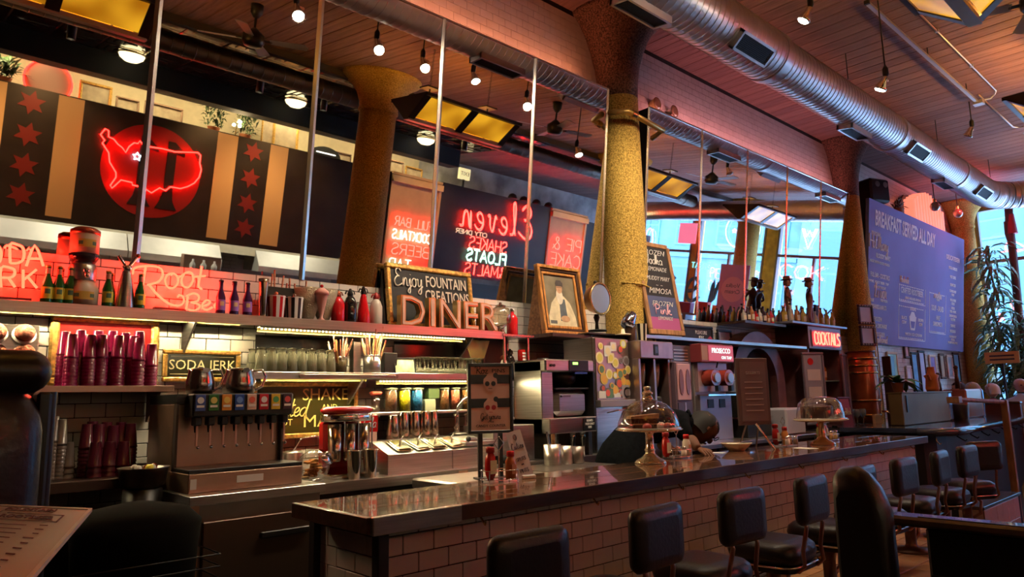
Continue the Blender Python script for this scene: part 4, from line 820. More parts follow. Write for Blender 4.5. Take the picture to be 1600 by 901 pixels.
RB = [K_(l) for l in ([(545, 222), (548, 200), (575, 190), (625, 188), (660, 198), (668, 225), (650, 252), (605, 266)], [(598, 192), (590, 240), (582, 298)], [(612, 262), (632, 290), (665, 322), (700, 345), (735, 350), (755, 335), (750, 312), (735, 308), (730, 316)],
    [(712, 218), (690, 222), (678, 245), (685, 270), (705, 280), (728, 262), (730, 235), (712, 218), (700, 226)], [(728, 240), (748, 225), (772, 212), (790, 222), (792, 248), (775, 274), (752, 270), (745, 245), (755, 222)], [(828, 190), (822, 225), (815, 268), (830, 284)], [(798, 232), (845, 228)],
    [(770, 312), (768, 340), (764, 366)], [(764, 312), (792, 300), (815, 310), (812, 330), (785, 338), (810, 342), (820, 356), (800, 370), (772, 366)], [(828, 352), (850, 348), (862, 335), (848, 328), (832, 342), (832, 360), (850, 368), (872, 356)], [(880, 345), (884, 362), (886, 340), (900, 338)])]
neon_traced('pink-orange neon script Root Beer on the top shelf', RB, 1.36, ZT)
light('neon_glow', 'POINT', (.62, WY - .22, 2.22), 2.4, (1, .06, .03), .05); light('neon_glow', 'POINT', (1.38, WY - .22, 2.2), 2.2, (1, .08, .04), .05)
# ---- things on the top shelf
def on(x, y, z): return (x, y, z)
YI = Y0 + .10
CERAM = mat('cream_ceramic', (.74, .62, .42), .3); COPP = mat('copper_red', (.55, .14, .07), .25, .8)
t = T('rootbeer_dispenser', 'tall ceramic and steel root beer dispenser with printed emblem', 'dispenser', (.885, YI + .02, ZT))
part('base', MB().lathe([(.082, 0), (.082, .10), (.066, .125), (.060, .14)], seg=28), CERAM, t); part('tank', MB().lathe([(.064, .14), (.066, .145), (.066, .225), (.055, .24)], seg=28), STEEL, t); part('bowl', MB().lathe([(.055, .24), (.072, .27), (.074, .29)], seg=28), mat('dark_syrup', (.02, .015, .02), .08), t)
part('canister', MB().lathe([(.072, .29), (.072, .405), (.066, .415)], seg=28), CERAM, t); part('lid', MB().lathe([(.074, .40), (.074, .425), (.05, .44), (0, .444)], seg=28), COPP, t)
q = MB(); q.tube([(0, -.066, .17), (0, -.105, .17), (0, -.11, .15)], .012, 8); q.ball((0, -.08, .19), .016); part('tap', q, CHROME, t)
EMB = mat('emblem_green', (.10, .22, .12), .5); EMY = mat('emblem_gold', (.70, .48, .08), .5)
for zc, rr in ((.055, .0835), (.345, .0735)):
    q = MB(); q.lathe([(rr, zc - .022), (rr, zc + .022)], seg=10, a0=R(-125), a1=R(-55), cap=False); part('emblem_band', q, EMY, t)
    q = MB(); q.lathe([(rr + .001, zc - .01), (rr + .001, zc + .01)], seg=4, a0=R(-125), a1=R(-108), cap=False); part('emblem_fish', q, EMB, t); q = MB(); q.lathe([(rr + .001, zc - .01), (rr + .001, zc + .01)], seg=4, a0=R(-72), a1=R(-55), cap=False); part('emblem_fish', q, EMB, t)
GB = mat('bottle_green', (.03, .16, .03), .08, coat=.5); PB = mat('bottle_purple', (.07, .02, .09), .08, coat=.5); LBY = mat('label_yellow', (.80, .72, .08), .5); LBP = mat('label_peach', (.85, .55, .30), .5); LBV = mat('label_violet', (.42, .16, .60), .5)
def bottle(kind, x, y, label, group, h=.20):
    k = h / .20; t = T('soda_bottle', label, 'bottle', (x, y, ZT), random.uniform(-.2, .2), group)
    part('glass', MB().lathe([(.026, 0), (.028, .006), (.028, .10 * k), (.012, .15 * k), (.0115, .185 * k), (.013, .186 * k), (.013, .196 * k), (0, .197 * k)], seg=18), GB if kind == 'g' else PB, t)
    part('cap', MB().lathe([(.0145, .19 * k), (.0145, .20 * k), (0, .203 * k)], seg=14), GOLD if kind == 'g' else BLK, t)
    q = MB(); q.lathe([(.0286, .025 * k), (.0286, .085 * k)], seg=12, a0=R(-160), a1=R(-20), cap=False); part('label', q, LBY if kind == 'g' else LBV, t)
    q = MB(); q.lathe([(.0292, .05 * k), (.0292, .075 * k)], seg=6, a0=R(-115), a1=R(-65), cap=False); part('label_print', q, EMB if kind == 'g' else LBP, t)
    if kind == 'g': q = MB(); q.lathe([(.0146, .155 * k), (.0128, .185 * k)], seg=12, cap=False); part('neck_foil', q, mat('foil_pink', (.8, .35, .25), .3, .4), t)
    return t
for x, dy, lb in ((.718, 0, 'green soda bottle, first beside the red neon'), (.770, 0, 'green soda bottle, middle one beside the red neon'), (.79, .07, 'green soda bottle behind the middle green one'), (.822, 0, 'green soda bottle touching the dispenser base'), (1.005, .0, 'green soda bottle between the dispenser and steel siphon'), (1.035, .07, 'green soda bottle half hidden behind its neighbour'), (1.170, 0, 'green soda bottle right of the steel siphon')): bottle('g', x, YI + dy - .02, lb, 'green soda bottles on the top shelf', .205)
for x, dy, lb in ((1.625, 0, 'dark purple soda bottle, nearest the neon script'), (1.708, 0, 'dark purple soda bottle in the middle of three'), (1.735, .07, 'dark purple soda bottle behind the middle one'), (1.792, 0, 'dark purple soda bottle beside the tall steel cup')): bottle('p', x, YI + dy - .02, lb, 'purple soda bottles on the top shelf', .215)
t = T('steel_siphon', 'tall brushed steel siphon with two lever arms', 'siphon', (1.10, YI, ZT)); part('body', MB().lathe([(.048, 0), (.05, .01), (.036, .16), (.020, .225), (.018, .25)], seg=26), STEEL, t); part('collar', MB().lathe([(.026, .215), (.026, .245), (.02, .25)], seg=20), CHROME, t)
part('lever', MB().cyl((-.005, 0, .24), (-.05, -.01, .30), .009), CHROME, t); part('lever', MB().cyl((.005, 0, .24), (.05, -.01, .31), .009), CHROME, t); part('bolt', MB().ball((.05, -.01, .31), .013), COPP, t)
for i, (x, h) in enumerate(((1.893, .25),)): S('steel_cup', MB().lathe([(.022, 0), (.024, .005), (.030, h - .03), (.033, h)], seg=20), mat('smoked_steel', (.55, .45, .30), .2, 1.0), 'tall narrow steel cup beside the purple bottles', 'cup', (x, YI - .02, ZT))
def stripe_tub(x, mA, mB_, label):
    t = T('striped_tub', label, 'container', (x, YI - .02, ZT)); q = MB()
    for k in range(16):
        q.m = k % 2; q.lathe([(.050, 0), (.060, .145)], seg=2, a0=R(k * 22.5), a1=R((k + 1) * 22.5), cap=False)
    o = part('striped_wall', q, [mA, mB_], t); part('bottom', MB().lathe([(.05, 0), (.05, .004)], seg=16), mA, t); part('knob', MB().lathe([(.01, .14), (.014, .15), (.012, .17), (0, .175)], seg=10), COPP if mA is not BLK else CHROME, t); part('lid', MB().lathe([(.061, .138), (.061, .142), (.0, .145)], seg=20), mB_, t)
stripe_tub(1.98, RED, WHITE, 'red and white striped tub on the top shelf'); stripe_tub(2.105, BLK, WHITE, 'black and white striped tub on the top shelf')
STRW = mat('striped_straw', (.75, .45, .25), .5, c2=(.55, .03, .03), scale=40, stretch=(.1, .1, 1))
t = T('straw_box', 'black box of red striped straws behind the tubs', 'box', (2.06, YI + .10, ZT)); part('box', MB().box(-.13, -.04, 0, .20, .04, .22, .004), BLK, t)
for i in range(9): x = -.11 + i * .036; part('straw', MB().cyl((x, 0, .1), (x + random.uniform(-.01, .02), -.01, random.uniform(.24, .34)), .0065, seg=8), STRW, t)
for k, x in enumerate((2.235, 2.355)):
    SLV = mat('silver_mesh', (.60, .53, .36), .3, .9, bump=1.0, scale=120); S('mesh_vase', MB().lathe([(.030, 0), (.05, .04), (.085, .14), (.098, .22), (.095, .225)], seg=28), SLV, ('hammered silver vase behind the pink sundae glass', 'hammered silver vase beside the red siphon')[k], 'vase', (x, YI + .05, ZT))
t = T('sundae_glass', 'tall pink ice cream sundae glass with a cherry', 'sundae', (2.285, YI - .05, ZT)); PINK = mat('pink_cream', (.85, .42, .36), .3); part('glass', MB().lathe([(.026, 0), (.028, .004), (.010, .02), (.014, .04), (.042, .17), (.045, .175)], seg=22), PINK, t); part('cream', MB().lathe([(.05, .175), (.045, .20), (.02, .22), (0, .225)], seg=22), PINK, t); part('cherry', MB().ball((0, 0, .235), .012), RED, t)
RG = mat('red_glass', (.65, .01, .015), .06, coat=.6); BGL = mat('black_glass', (.015, .012, .012), .06, coat=.6); CG = mat('frosted_glass', (.65, .58, .50), .15, coat=.5)
def siphon(x, y, z, m_, mh, label, h=.24, r=.046, slim=False):
    t = T('seltzer_siphon', label, 'siphon bottle', (x, y, z), 0, 'seltzer siphons'); k = h / .24
    prof = [(r * .92, 0), (r, .008), (r, .135 * k), (r * .7, .175 * k), (.015, .195 * k)] if not slim else [(r * .92, 0), (r, .01), (r * .9, .07 * k), (r * .45, .17 * k), (.013, .2 * k)]
    part('bottle', MB().lathe(prof, seg=24), m_, t); part('head', MB().lathe([(.020, .19 * k), (.022, .205 * k), (.015, .225 * k), (.008, .24 * k), (0, .243 * k)], seg=16), mh, t)
    part('spout', MB().tube([(0, 0, .222 * k), (-.035, -.008, .222 * k), (-.045, -.01, .200 * k)], .0055, 7), mh, t); part('lever', MB().tube([(0, 0, .23 * k), (.03, .006, .228 * k), (.04, .008, .205 * k)], .0045, 7), mh, t); return t
siphon(2.437, YI, ZT, RG, COPP, 'squat red seltzer siphon with a copper cap', .225); siphon(2.532, YI, ZT, BGL, BLK, 'black seltzer siphon with a black head', .245); siphon(2.637, YI, ZT, RG, BGL, 'slender red seltzer siphon with a dark head', .27, .05, True)
t = siphon(2.742, YI, ZT, CG, mat('red_cap', (.35, .02, .02), .3), 'clear seltzer siphon with a dark red cap', .235)
# black chalk sign in a gilt frame
t = T('fountain_sign', 'black sign in a gilt frame reading Enjoy Fountain Creations', 'sign', (3.30, YI + .055, ZT)); M4 = Matrix.Rotation(R(-7), 4, 'X')
def B4(*a, **k): q = MB(); q.T = M4; q.box(*a, **k); return q
w2, h_ = .415, .50
for a in ((-w2, -.02, 0, w2, .02, .04), (-w2, -.02, h_ - .04, w2, .02, h_), (-w2, -.02, .04, -w2 + .04, .02, h_ - .04), (w2 - .04, -.02, .04, w2, .02, h_ - .04)): part('frame_side', B4(*a, bev=.008), GOLD, t)
part('board', B4(-w2 + .04, -.004, .04, w2 - .04, .008, h_ - .04), CHALK, t); part('prop_board', MB().prism([(.03, 0), (.14, 0), (.10, .44)], -w2 - .004, -w2 + .012, 'x'), BLK, t); SGN = mat('sign_silver', (.70, .62, .50), .4, .3)
rt = (R(97 - 14), 0, 0); text('lettering', 'FOUNTAIN', .125, SGN, t, (.145, .028, .375), rt, width=.40, bold=.001); text('lettering', 'CREATIONS', .125, SGN, t, (.145, .011, .262), rt, width=.44, bold=.001)
mb = MB(); stroke_tubes(mb, 'Enjoy', SS, .135, .006, cx=-.215, cz=.325, y=-.0, width=.26, smooth=True, seg=5, gap=.02); mb.v = [(x, y * .3 + (z - 0) * .1227 - .012, z) for x, y, z in mb.v]; part('script', mb, SGN, t)
# big channel letters
FACE = mat('letter_face', (.74, .46, .36), .4, var=.12, scale=9); SIDE = mat('letter_side', (.62, .42, .16), .28, .9)
for ch, x, w_ in (('D', 3.00, .215), ('I', 3.175, .062), ('N', 3.345, .205), ('E', 3.555, .15), ('R', 3.745, .19)):
    t = T('marquee_letter', 'large channel letter %s of the word DINER' % ch, 'letter', (x + .01, YI - .055, ZT), 0, 'letters spelling DINER'); H_ = .225
    me = text_mesh(ch, .3, .028, .004); vs = [v.co for v in me.vertices]; lo = Vector((min(v.x for v in vs), min(v.y for v in vs))); hi = Vector((max(v.x for v in vs), max(v.y for v in vs)))
    for nm, ins, dy, m_ in (('letter_box', 0, 0, SIDE), ('letter_face', 1, -.004, FACE)):
        m2 = me.copy() if ins == 0 else text_mesh(ch, .3, .027, -.005); vv = m2.vertices
        for v in vv: u = (v.co.x - (lo.x + hi.x) / 2) / (hi.x - lo.x) * w_; z = (v.co.y - lo.y) / (hi.y - lo.y) * H_; d = v.co.z; v.co = (u, -d + dy * 2, z)
        m2.flip_normals(); m2.name = nm; part(nm, m2, None, t); m2.materials.clear(); m2.materials.append(m_)
t = T('glass_jar', 'large clear glass jar on a chrome foot at the shelf end', 'jar', (3.95, YI, ZT - .02)); part('foot', MB().lathe([(.05, 0), (.05, .01), (.03, .02), (.03, .07), (.05, .08)], seg=20), CHROME, t); part('bowl', MB().lathe([(.05, .08), (.085, .10), (.09, .18), (.07, .225), (.04, .24)], seg=24), thin_glass('milky_glass', (.86, .78, .66), .35, .05), t); part('lid', MB().lathe([(.045, .238), (.045, .25), (.012, .262), (.014, .275), (0, .28)], seg=20), CHROME, t)
siphon(3.85, YI + .05, ZT, mat('dark_red_glass', (.35, .01, .02), .08), CHROME, 'small dark red bottle behind the letter R', .20, .03)
t = T('red_bottle', 'bright red glass bottle with wire stopper above the display cabinet', 'bottle', (4.08, YI, ZT - .02)); part('glass', MB().lathe([(.045, 0), (.048, .01), (.048, .15), (.03, .18), (.016, .19), (.016, .21)], seg=24), RG, t); part('stopper', MB().lathe([(.018, .205), (.018, .225), (.01, .235), (0, .236)], seg=14), CHROME, t); part('wire', MB().tube([(-.018, 0, .19), (-.024, -.01, .215), (0, -.02, .22), (.024, -.01, .215), (.018, 0, .19)], .002, 5), CHROME, t)
# ---- cakes on a tray, purple cups, gilt frames
CAKE = mat('red_velvet', (.40, .12, .07), .8, var=.45, scale=60, bump=1.0); PLATE = mat('white_plate', (.85, .83, .78), .15)
t = T('cake_tray', 'steel sheet tray hung on the wall with four frosted round cakes', 'tray', (.56, WY - .07, 1.745)); part('tray', MB().box(-.32, 0, -.02, .165, .012, .205, .004), STEEL, t)
for i, x in enumerate((-.165, -.03, .095)):
    for j in range(2):
        pl = MB(); pl.T = Matrix.Translation((x + j * .006, -.005, .005 + (1 - j) * .105 + .035)) @ Matrix.Rotation(R(68), 4, 'X'); pl.lathe([(.03, 0), (.055, .008), (.056, .011), (.03, .004)], seg=24); pp = part('plate', pl, PLATE, t)
        ck = MB(); ck.T = Matrix.Translation((x + j * .006, -.014, .008 + (1 - j) * .105 + .035)) @ Matrix.Rotation(R(60), 4, 'X'); ck.lathe([(.042, 0), (.046, .01), (.047, .032), (.040, .044), (0, .048)], seg=22); part('cake', ck, CAKE, pp)
t = frame_thing('picture_frame', .56, .40, .035, GOLD, mat('red_panel', (.60, .01, .01), .3), 'wide gilt frame around a red panel behind the purple cups', 'picture frame', (1.06, WY - .055, 1.63), 0, R(2), bw=.045)
PCUP = mat('purple_tumbler', (.22, .003, .05), .14, coat=.5); PCUPD = mat('plum_tumbler', (.10, .012, .03), .2, coat=.3)
def cup_stack(x, y, z, h, m_, label, group, r=.034):
    t = T('tumbler_stack', label, 'cup stack', (x, y, z), 0, group); n = max(1, int((h - .13) / .018)); 
    for k in range(n + 1):
        b = k * (h - .13) / max(1, n); q = MB()
        q.lathe([(r + .0035, b), (r + .0035, b + .012), (r + .001, b + .014), (r - .008, b + .128), (r - .009, b + .13), (0, b + .13)] if k == n else [(r + .0035, b), (r + .0035, b + .012), (r + .001, b + .014), (r, b + .024)], seg=18, cap=(k == n)); part('tumbler', q, m_, t)
    return t
for i, (px, dy, top) in enumerate(((107, .05, 518), (118, 0, 522), (131, .05, 516), (146, 0, 523), (158, .05, 517), (164, 0, 523), (180, .06, 517), (190, 0, 524), (200, .05, 520), (213, .02, 525), (222, .05, 518), (222, -.02, 528), (242, .0, 521))):
    y = 4.42 + dy; x, zt = XZ(px, top, y); xb = x - .012 * 1; z = 1.62
    cup_stack(min(xb, 1.31), y, z, max(.16, (zt - z) if i < 12 else .24), PCUP, ['tall stack of magenta tumblers at the left end of the small shelf', 'front stack of magenta tumblers, second from the left', 'magenta tumbler stack behind the second one', 'front magenta tumbler stack left of centre', 'pale-rimmed magenta stack in the back row at centre', 'front magenta tumbler stack at centre', 'magenta stack in the back row below the frame top', 'front magenta stack right of centre', 'magenta stack in the back row right of centre', 'magenta stack at the front, fourth from the right', 'back magenta stack beside the gilt frame edge', 'front magenta stack overlapping the frame edge', 'short bright magenta stack beside the soda jerk sign'][i], 'magenta tumbler stacks')
shelf('dish_shelf', .30, 1.48, 1.15, 4.06, 'dark lower shelf with plum and clear cup stacks', (), .05, mat('dark_shelf', (.06, .035, .03), .4, .5))
for i, (px, dy, top) in enumerate(((137, 0, 662), (145, .05, 658), (155, 0, 662), (167, .05, 659), (178, 0, 664), (190, .05, 659), (205, .02, 661), (150, -.10, 690), (172, -.10, 689), (194, -.10, 689))):
    y = 4.34 + dy; x, zt = XZ(px, top, y); cup_stack(x, y, 1.15, max(.15, zt - 1.15), PCUPD, 'plum tumbler stack on the dark lower shelf, number of visible cups %s, %s' % (('few', 'many')[i % 2], ('far left', 'second place', 'third place', 'fourth place', 'fifth place', 'sixth place', 'right end', 'front left', 'front middle', 'front right')[i]), 'plum tumbler stacks')
CCUP = mat('smoky_tumbler', (.12, .10, .09), .15, coat=.3)
for i, (px, top) in enumerate(((84, 650), (96, 655), (107, 690))): x, zt = XZ(px, top, 4.3); cup_stack(x, 4.3, 1.15, zt - 1.15, CCUP, ('tall smoky tumbler stack at the left of the dark shelf', 'second smoky tumbler stack on the dark shelf', 'short smoky tumbler stack before the plum ones')[i], 'smoky tumbler stacks')
t = frame_thing('soda_jerk_sign', .47, .195, .03, GOLD, mat('sign_glass', (.05, .045, .02), .08, .3), 'gilt framed dark glass sign reading SODA JERK', 'sign', (1.60, WY - .05, 1.65), 0, 0, bw=.028); SGL = mat('sign_gold_print', (.80, .70, .40), .4); text('lettering', 'SODA JERK', .085, SGL, t, (0, .010, .10), width=.40)
for z in (.045, .152): part('line', MB().box(-.19, .011, z, .19, .013, z + .003), SGL, t)
# ---- second shelf: inverted tumblers, straw cups, coupes
TG = mat('tumbler_glass', (.82, .80, .58), .12, trans=.82, ior=1.3)
def tumbler(name, prof, m_, label, x, y, z, group):
    return S(name, MB().lathe(prof, seg=16), m_, label, 'glass', (x, y, z), 0, group)
proto = None; gp = [(.034, 0), (.035, .004), (.026, .12), (.018, .128), (.022, .15), (.030, .152), (.0, .156)]
k = 0
for row in range(3):
    for i in range(8):
        x = 1.885 + i * .069 + (row % 2) * .02; y = 4.36 + row * .072
        if proto is None: proto = tumbler('footed_glass', gp, TG, 'x', x, y, 1.705, 'inverted footed glasses'); o = proto
        else: o = proto.copy(); col.objects.link(o); o.location = (x, y, 1.705)
        o['label'] = 'inverted footed glass, %s row, %s' % (('front', 'middle', 'back')[row], ('at the left end', 'second from left', 'third from left', 'left of centre', 'right of centre', 'third from right', 'second from right', 'beside the dark straw cup')[i])
def straw_cup(x, y, z, r, h, m_, label, n, seed, hs=.13):
    rnd = random.Random(seed); t = T('straw_cup', label, 'cup', (x, y, z)); part('cup', MB().lathe([(r * .92, 0), (r, .004), (r, h), (r * .9, h), (r * .85, .01)], seg=24), m_, t); part('rim', MB().lathe([(r + .002, h - .012), (r + .004, h - .006), (r + .002, h)], seg=24), CHROME, t)
    ms = [mat('stick_dark', (.12, .04, .03), .5), mat('stick_wood', (.55, .32, .12), .5), STRW, mat('stick_white', (.75, .65, .5), .5)]
    for i in range(n):
        a = rnd.uniform(0, 6.28); q = rnd.uniform(0, r * .7); tx = rnd.uniform(.3, 1.4) * .06; b = Vector((q * math.cos(a), q * math.sin(a), .02)); e = b + Vector((tx * math.cos(a), tx * math.sin(a), h + rnd.uniform(.3, 1) * hs)); part('straw', MB().cyl(b, e, .0045, seg=6), ms[rnd.randrange(4)], t)
straw_cup(2.46, 4.40, 1.705, .045, .11, mat('dark_glass_cup', (.08, .06, .03), .1), 'dark glass cup bristling with wooden stirrers', 26, 3); straw_cup(2.70, 4.38, 1.705, .062, .125, STEEL, 'large steel cup full of striped straws and stirrers', 40, 4, .19)
S('straw_bin', MB().box(-.03, -.03, 0, .03, .03, .22, .003), STEEL, 'narrow upright steel bin beside the large straw cup', 'bin', (2.60, 4.44, 1.705)); S('menu_block', MB().box(-.05, -.03, 0, .06, .03, .15, .004), BLK, 'black box standing right of the large straw cup', 'box', (2.86, 4.42, 1.705))
t = frame_thing('photo_card', .17, .12, .012, BLK, mat('card_art', (.35, .42, .22), .4, c2=(.75, .75, .6), scale=12), 'small framed card leaning before the coupe glasses', 'card', (2.975, 4.36, 1.705), R(-8), R(14), bw=.008)
cp = [(.030, 0), (.031, .003), (.004, .008), (.004, .07), (.010, .078), (.038, .10), (.044, .125), (.042, .126)]
ci = [(.044, 0), (.038, .02), (.010, .045), (.005, .05), (.005, .115), (.030, .122), (.031, .125), (0, .127)]
proto = None
for row in range(3):
    for i in range(9):
        x = 3.10 + i * .074 + (row % 2) * .03; y = 4.36 + row * .075
        if proto is None: proto = S('coupe_glass', MB().lathe(ci, seg=16), TG, 'x', 'glass', (x, y, 1.705), 0, 'inverted coupe glasses'); o = proto
        else: o = proto.copy(); col.objects.link(o); o.location = (x, y, 1.705)
        o['label'] = 'inverted coupe glass, %s row, %s' % (('front', 'middle', 'back')[row], ('beside the framed card', 'second from the card', 'third from the card', 'fourth from the card', 'middle', 'fourth from the shelf end', 'third from the shelf end', 'second from the shelf end', 'at the shelf end')[i])
# ---- shakes and malts sign
t = frame_thing('shakes_sign', .78, .375, .03, GOLD, mat('sign_olive', (.07, .06, .015), .12, .3), 'gilt framed dark mirror sign advertising shakes and malts', 'sign', (2.31, WY - .05, 1.275), 0, 0, bw=.032); SY = mat('sign_yellow', (.90, .78, .22), .45)
for tx, h, x, z, wd in (('SHAKES', .115, .16, .285, .40), ('GET', .07, -.23, .25, .12), ('AND', .058, .165, .198, .12), ('MALTS', .115, .17, .105, .40), ('OUT', .06, -.17, .105, .12)): text('lettering', tx, h, SY, t, (x, .010, z), width=wd)
mb = MB(); stroke_tubes(mb, 'Started', SS, .115, .0045, cx=-.17, cz=.145, y=.008, width=.32, smooth=True, seg=5, slant=.2, gap=.02); part('script', mb, SY, t)
# ---- jars on the narrow shelf
JG = mat('jar_glass', (.7, .72, .6), .05, trans=.85, ior=1.2)
def jar(x, w_, m_, label, h=.16, z=1.43, y=4.45):
    t = T('candy_jar', label, 'jar', (x, y, z), 0, 'candy jars'); part('glass', MB().lathe([(w_, 0), (w_ + .002, .005), (w_ + .002, h), (w_ * .9, h + .006)], seg=20, cap=False), thin_glass('jar_thin', (.95, .97, .9), .15), t)
    part('sweets', MB().lathe([(w_ - .003, .004), (w_ - .003, h - .008), (0, h - .004)], seg=20), m_, t); part('lid', MB().lathe([(w_ + .004, h), (w_ + .004, h + .012), (.01, h + .014), (.01, h + .03), (0, h + .03)], seg=20), mat('jar_lid', (.25, .28, .16), .3, .4), t)
def sw(n, c): return mat(n, c, .4, var=.35, scale=70, bump=.8)
for px, c_, lb in ((611, sw('choc', (.16, .07, .03)), 'candy jar of brown sweets behind the steel bracket'), (632, sw('yellow_sweet', (.90, .68, .01)), 'candy jar of bright yellow sweets'), (651, sw('blue_sweet', (.02, .22, .60)), 'candy jar of blue sweets'), (694, sw('caramel', (.22, .09, .03)), 'candy jar of dark brown sweets behind the tap'), (711, sw('coral', (.85, .20, .12)), 'candy jar of coral red sweets'), (729, sw('cinnamon', (.35, .16, .05)), 'candy jar of cinnamon sweets beside the pins poster')):
    x, _ = XZ(px, 628, 4.45); jar(x, .046 if px < 660 else .038, c_, lb)
for k, (px, zz, c_) in enumerate(((669, 1.43, (.55, .60, .42)), (675, 1.52, (.10, .16, .06)))): x, _ = XZ(px, 630, 4.47); S('tea_box', MB().box(-.05, -.03, 0, .05, .03, .085, .003), mat('tea_%d' % k, c_, .5), ('pale box between the blue and brown jars', 'dark green box stacked on the pale box')[k], 'box', (x, 4.47, zz))
t = T('paper_stand', 'clear pitcher with a red printed rim below the shelf bracket', 'pitcher', (2.79, 4.47, 1.43)); part('body', MB().lathe([(.03, 0), (.034, .12)], seg=18), thin_glass('pitcher_glass', (.9, .85, .8), .3), t); part('rim_print', MB().lathe([(.036, .12), (.05, .14), (.036, .15)], seg=18), mat('red_print', (.7, .12, .08), .5), t)
# ================================================================ back bar
BZ = 1.04
bb = T('back_bar', 'stainless back bar worktop below the wall shelves', 'worktop', (1.96, 3.89, 0)); part('top', MB().box(0, 0, BZ - .03, 3.48, .70, BZ, .003), STEEL, bb); part('front_edge', MB().box(0, -.004, BZ - .06, 3.48, .0, BZ), STEEL, bb); part('front_panel', MB().box(.02, .06, .12, 3.46, .08, BZ - .03), STEELD, bb)
part('underside_slot', MB().box(.04, .02, BZ - .10, 2.3, .06, BZ - .06), BLKM, bb); part('label_plate', MB().box(1.12, -.006, BZ - .05, 1.20, -.004, BZ - .01), mat('tan_plate', (.7, .4, .25), .5), bb); part('plinth', MB().box(.02, .10, 0, 3.46, .68, .12), BLKM, bb)
for x in (.9, 1.8, 2.7): part('door_seam', MB().box(x, .055, .14, x + .006, .06, BZ - .12), BLKM, bb)
# low cabinet at the left with steel top
cb = T('undercounter_cooler', 'low stainless cooler with dark doors left of the back bar', 'cooler', (1.28, 3.60, 0)); part('top', MB().box(-.05, 0, 1.03, .66, .92, 1.075, .003), STEEL, cb); part('face', MB().box(-.02, .03, .1, .64, .9, 1.03), STEELD, cb); part('door', MB().box(.02, .0, .18, .60, .03, .95, .004), mat('cooler_door', (.10, .065, .05), .35, .6), cb); part('corner_trim', MB().box(-.045, -.005, .1, -.005, .03, 1.03), mat('rose_trim', (.45, .25, .17), .3, 1.0), cb); part('handle', MB().box(.30, -.02, .84, .56, .0, .87, .004), BLK, cb); part('plinth', MB().box(0, .08, 0, .62, .88, .1), BLKM, cb)
# soda machine
sm_ = T('soda_machine', 'stainless soda dispenser with eight flavour valves', 'soda dispenser', (1.26, 3.98, 1.075)); RS = mat('soda_steel', (.46, .30, .22), .35, .9, var=.15, scale=3)
part('drip_base', MB().box(.0, -.26, 0, .60, .42, .095, .004), RS, sm_); part('drip_grille', MB().box(.0, -.26, .095, .60, .0, .115, .003), BLK, sm_); part('body', MB().box(0, 0, .095, .585, .42, .44, .006), RS, sm_)
for s_ in (0, .575): part('side_panel', MB().box(s_, -.04, .095, s_ + .012, .0, .45), mat('panel_dark', (.05, .035, .03), .4), sm_)
part('valve_housing', MB().box(.05, -.13, .37, .60, .0, .49, .008), BLK, sm_)
cols8 = [(.05, .10, .35), (.03, .16, .04), (.75, .30, .05), (.02, .07, .32), (.75, .50, .38), (.55, .02, .03), (.75, .50, .05), (.05, .02, .03)]
for i, c_ in enumerate(cols8):
    x = .085 + i * .068; b = part('flavour_badge', MB().box(x - .026, -.139, .40, x + .026, -.13, .485, .002), mat('badge_%d' % i, c_, .35), sm_)
    q = MB(); q.cyl((x, -.1395, .455), (x, -.141, .455), .017, seg=20)
    em = [(.8, .8, .8), (.75, .65, .2), (.9, .65, .15), (.15, .3, .7), (.8, .15, .1), (.85, .8, .75), (.1, .4, .15), (.75, .1, .1)][i]; part('emblem', q, mat('emblem_%d' % i, em, .4), b)
    q = MB(); q.box(x - .019, -.1412, .418, x + .019, -.1398, .430); part('emblem_line', q, mat('emblem_line', (.8, .75, .7), .5), b)
    v = part('valve', MB().box(x - .018, -.12, .325, x + .018, -.06, .37, .005), BLK, sm_); part('nozzle', MB().lathe([(.009, .29), (.013, .325)], x, -.09, seg=10), BLK, v); part('lever', MB().box(x - .006, -.105, .22, x + .006, -.10, .325, .002), mat('lever_rose', (.7, .38, .3), .3, .6), v); part('lever_tip', MB().ball((x + .006, -.108, .215), .009, 8, 6), CHROME, v)
part('sticker', MB().box(.24, -.262, .035, .38, -.26, .07), PAPER, sm_); part('sticker', MB().box(.01, -.262, .02, .04, -.26, .07), PAPER, sm_)
def pitcher(x, y, z, r, h, label, handle=1):
    t = T('steel_pitcher', label, 'pitcher', (x, y, z)); part('body', MB().lathe([(r * .88, 0), (r, .02), (r * 1.02, h * .5), (r * .84, h * .9), (r * .9, h), (r * .84, h), (r * .8, h * .88)], seg=28), mat('pitcher_steel', (.45, .36, .30), .16, 1.0), t)
    part('lid', MB().lathe([(r * .86, h * .98), (r * .4, h * 1.05), (0, h * 1.06)], seg=24), BLK, t); part('handle', MB().tube([(r * .85, 0, h * .92), (r * 1.5, 0, h * .98), (r * 1.75, 0, h * .7), (r * 1.5, 0, h * .3), (r * .95, 0, h * .12)], .008, 7), CHROME, t)
    q = MB(); q.prism([(-.02, h * .85), (.02, h * .85), (.014, h * 1.02), (-.014, h * 1.02)], -r * .98, -r * 1.12); part('spout', q, CHROME, t); return t
pitcher(1.40, 4.02, 1.565, .072, .135, 'brushed steel water pitcher on the soda machine, left one'); pitcher(1.625, 4.05, 1.565, .09, .14, 'wider shining steel pitcher on the soda machine'); part('top_plate', MB().box(0, -.04, .44, .6, .42, .49), BLK, sm_)
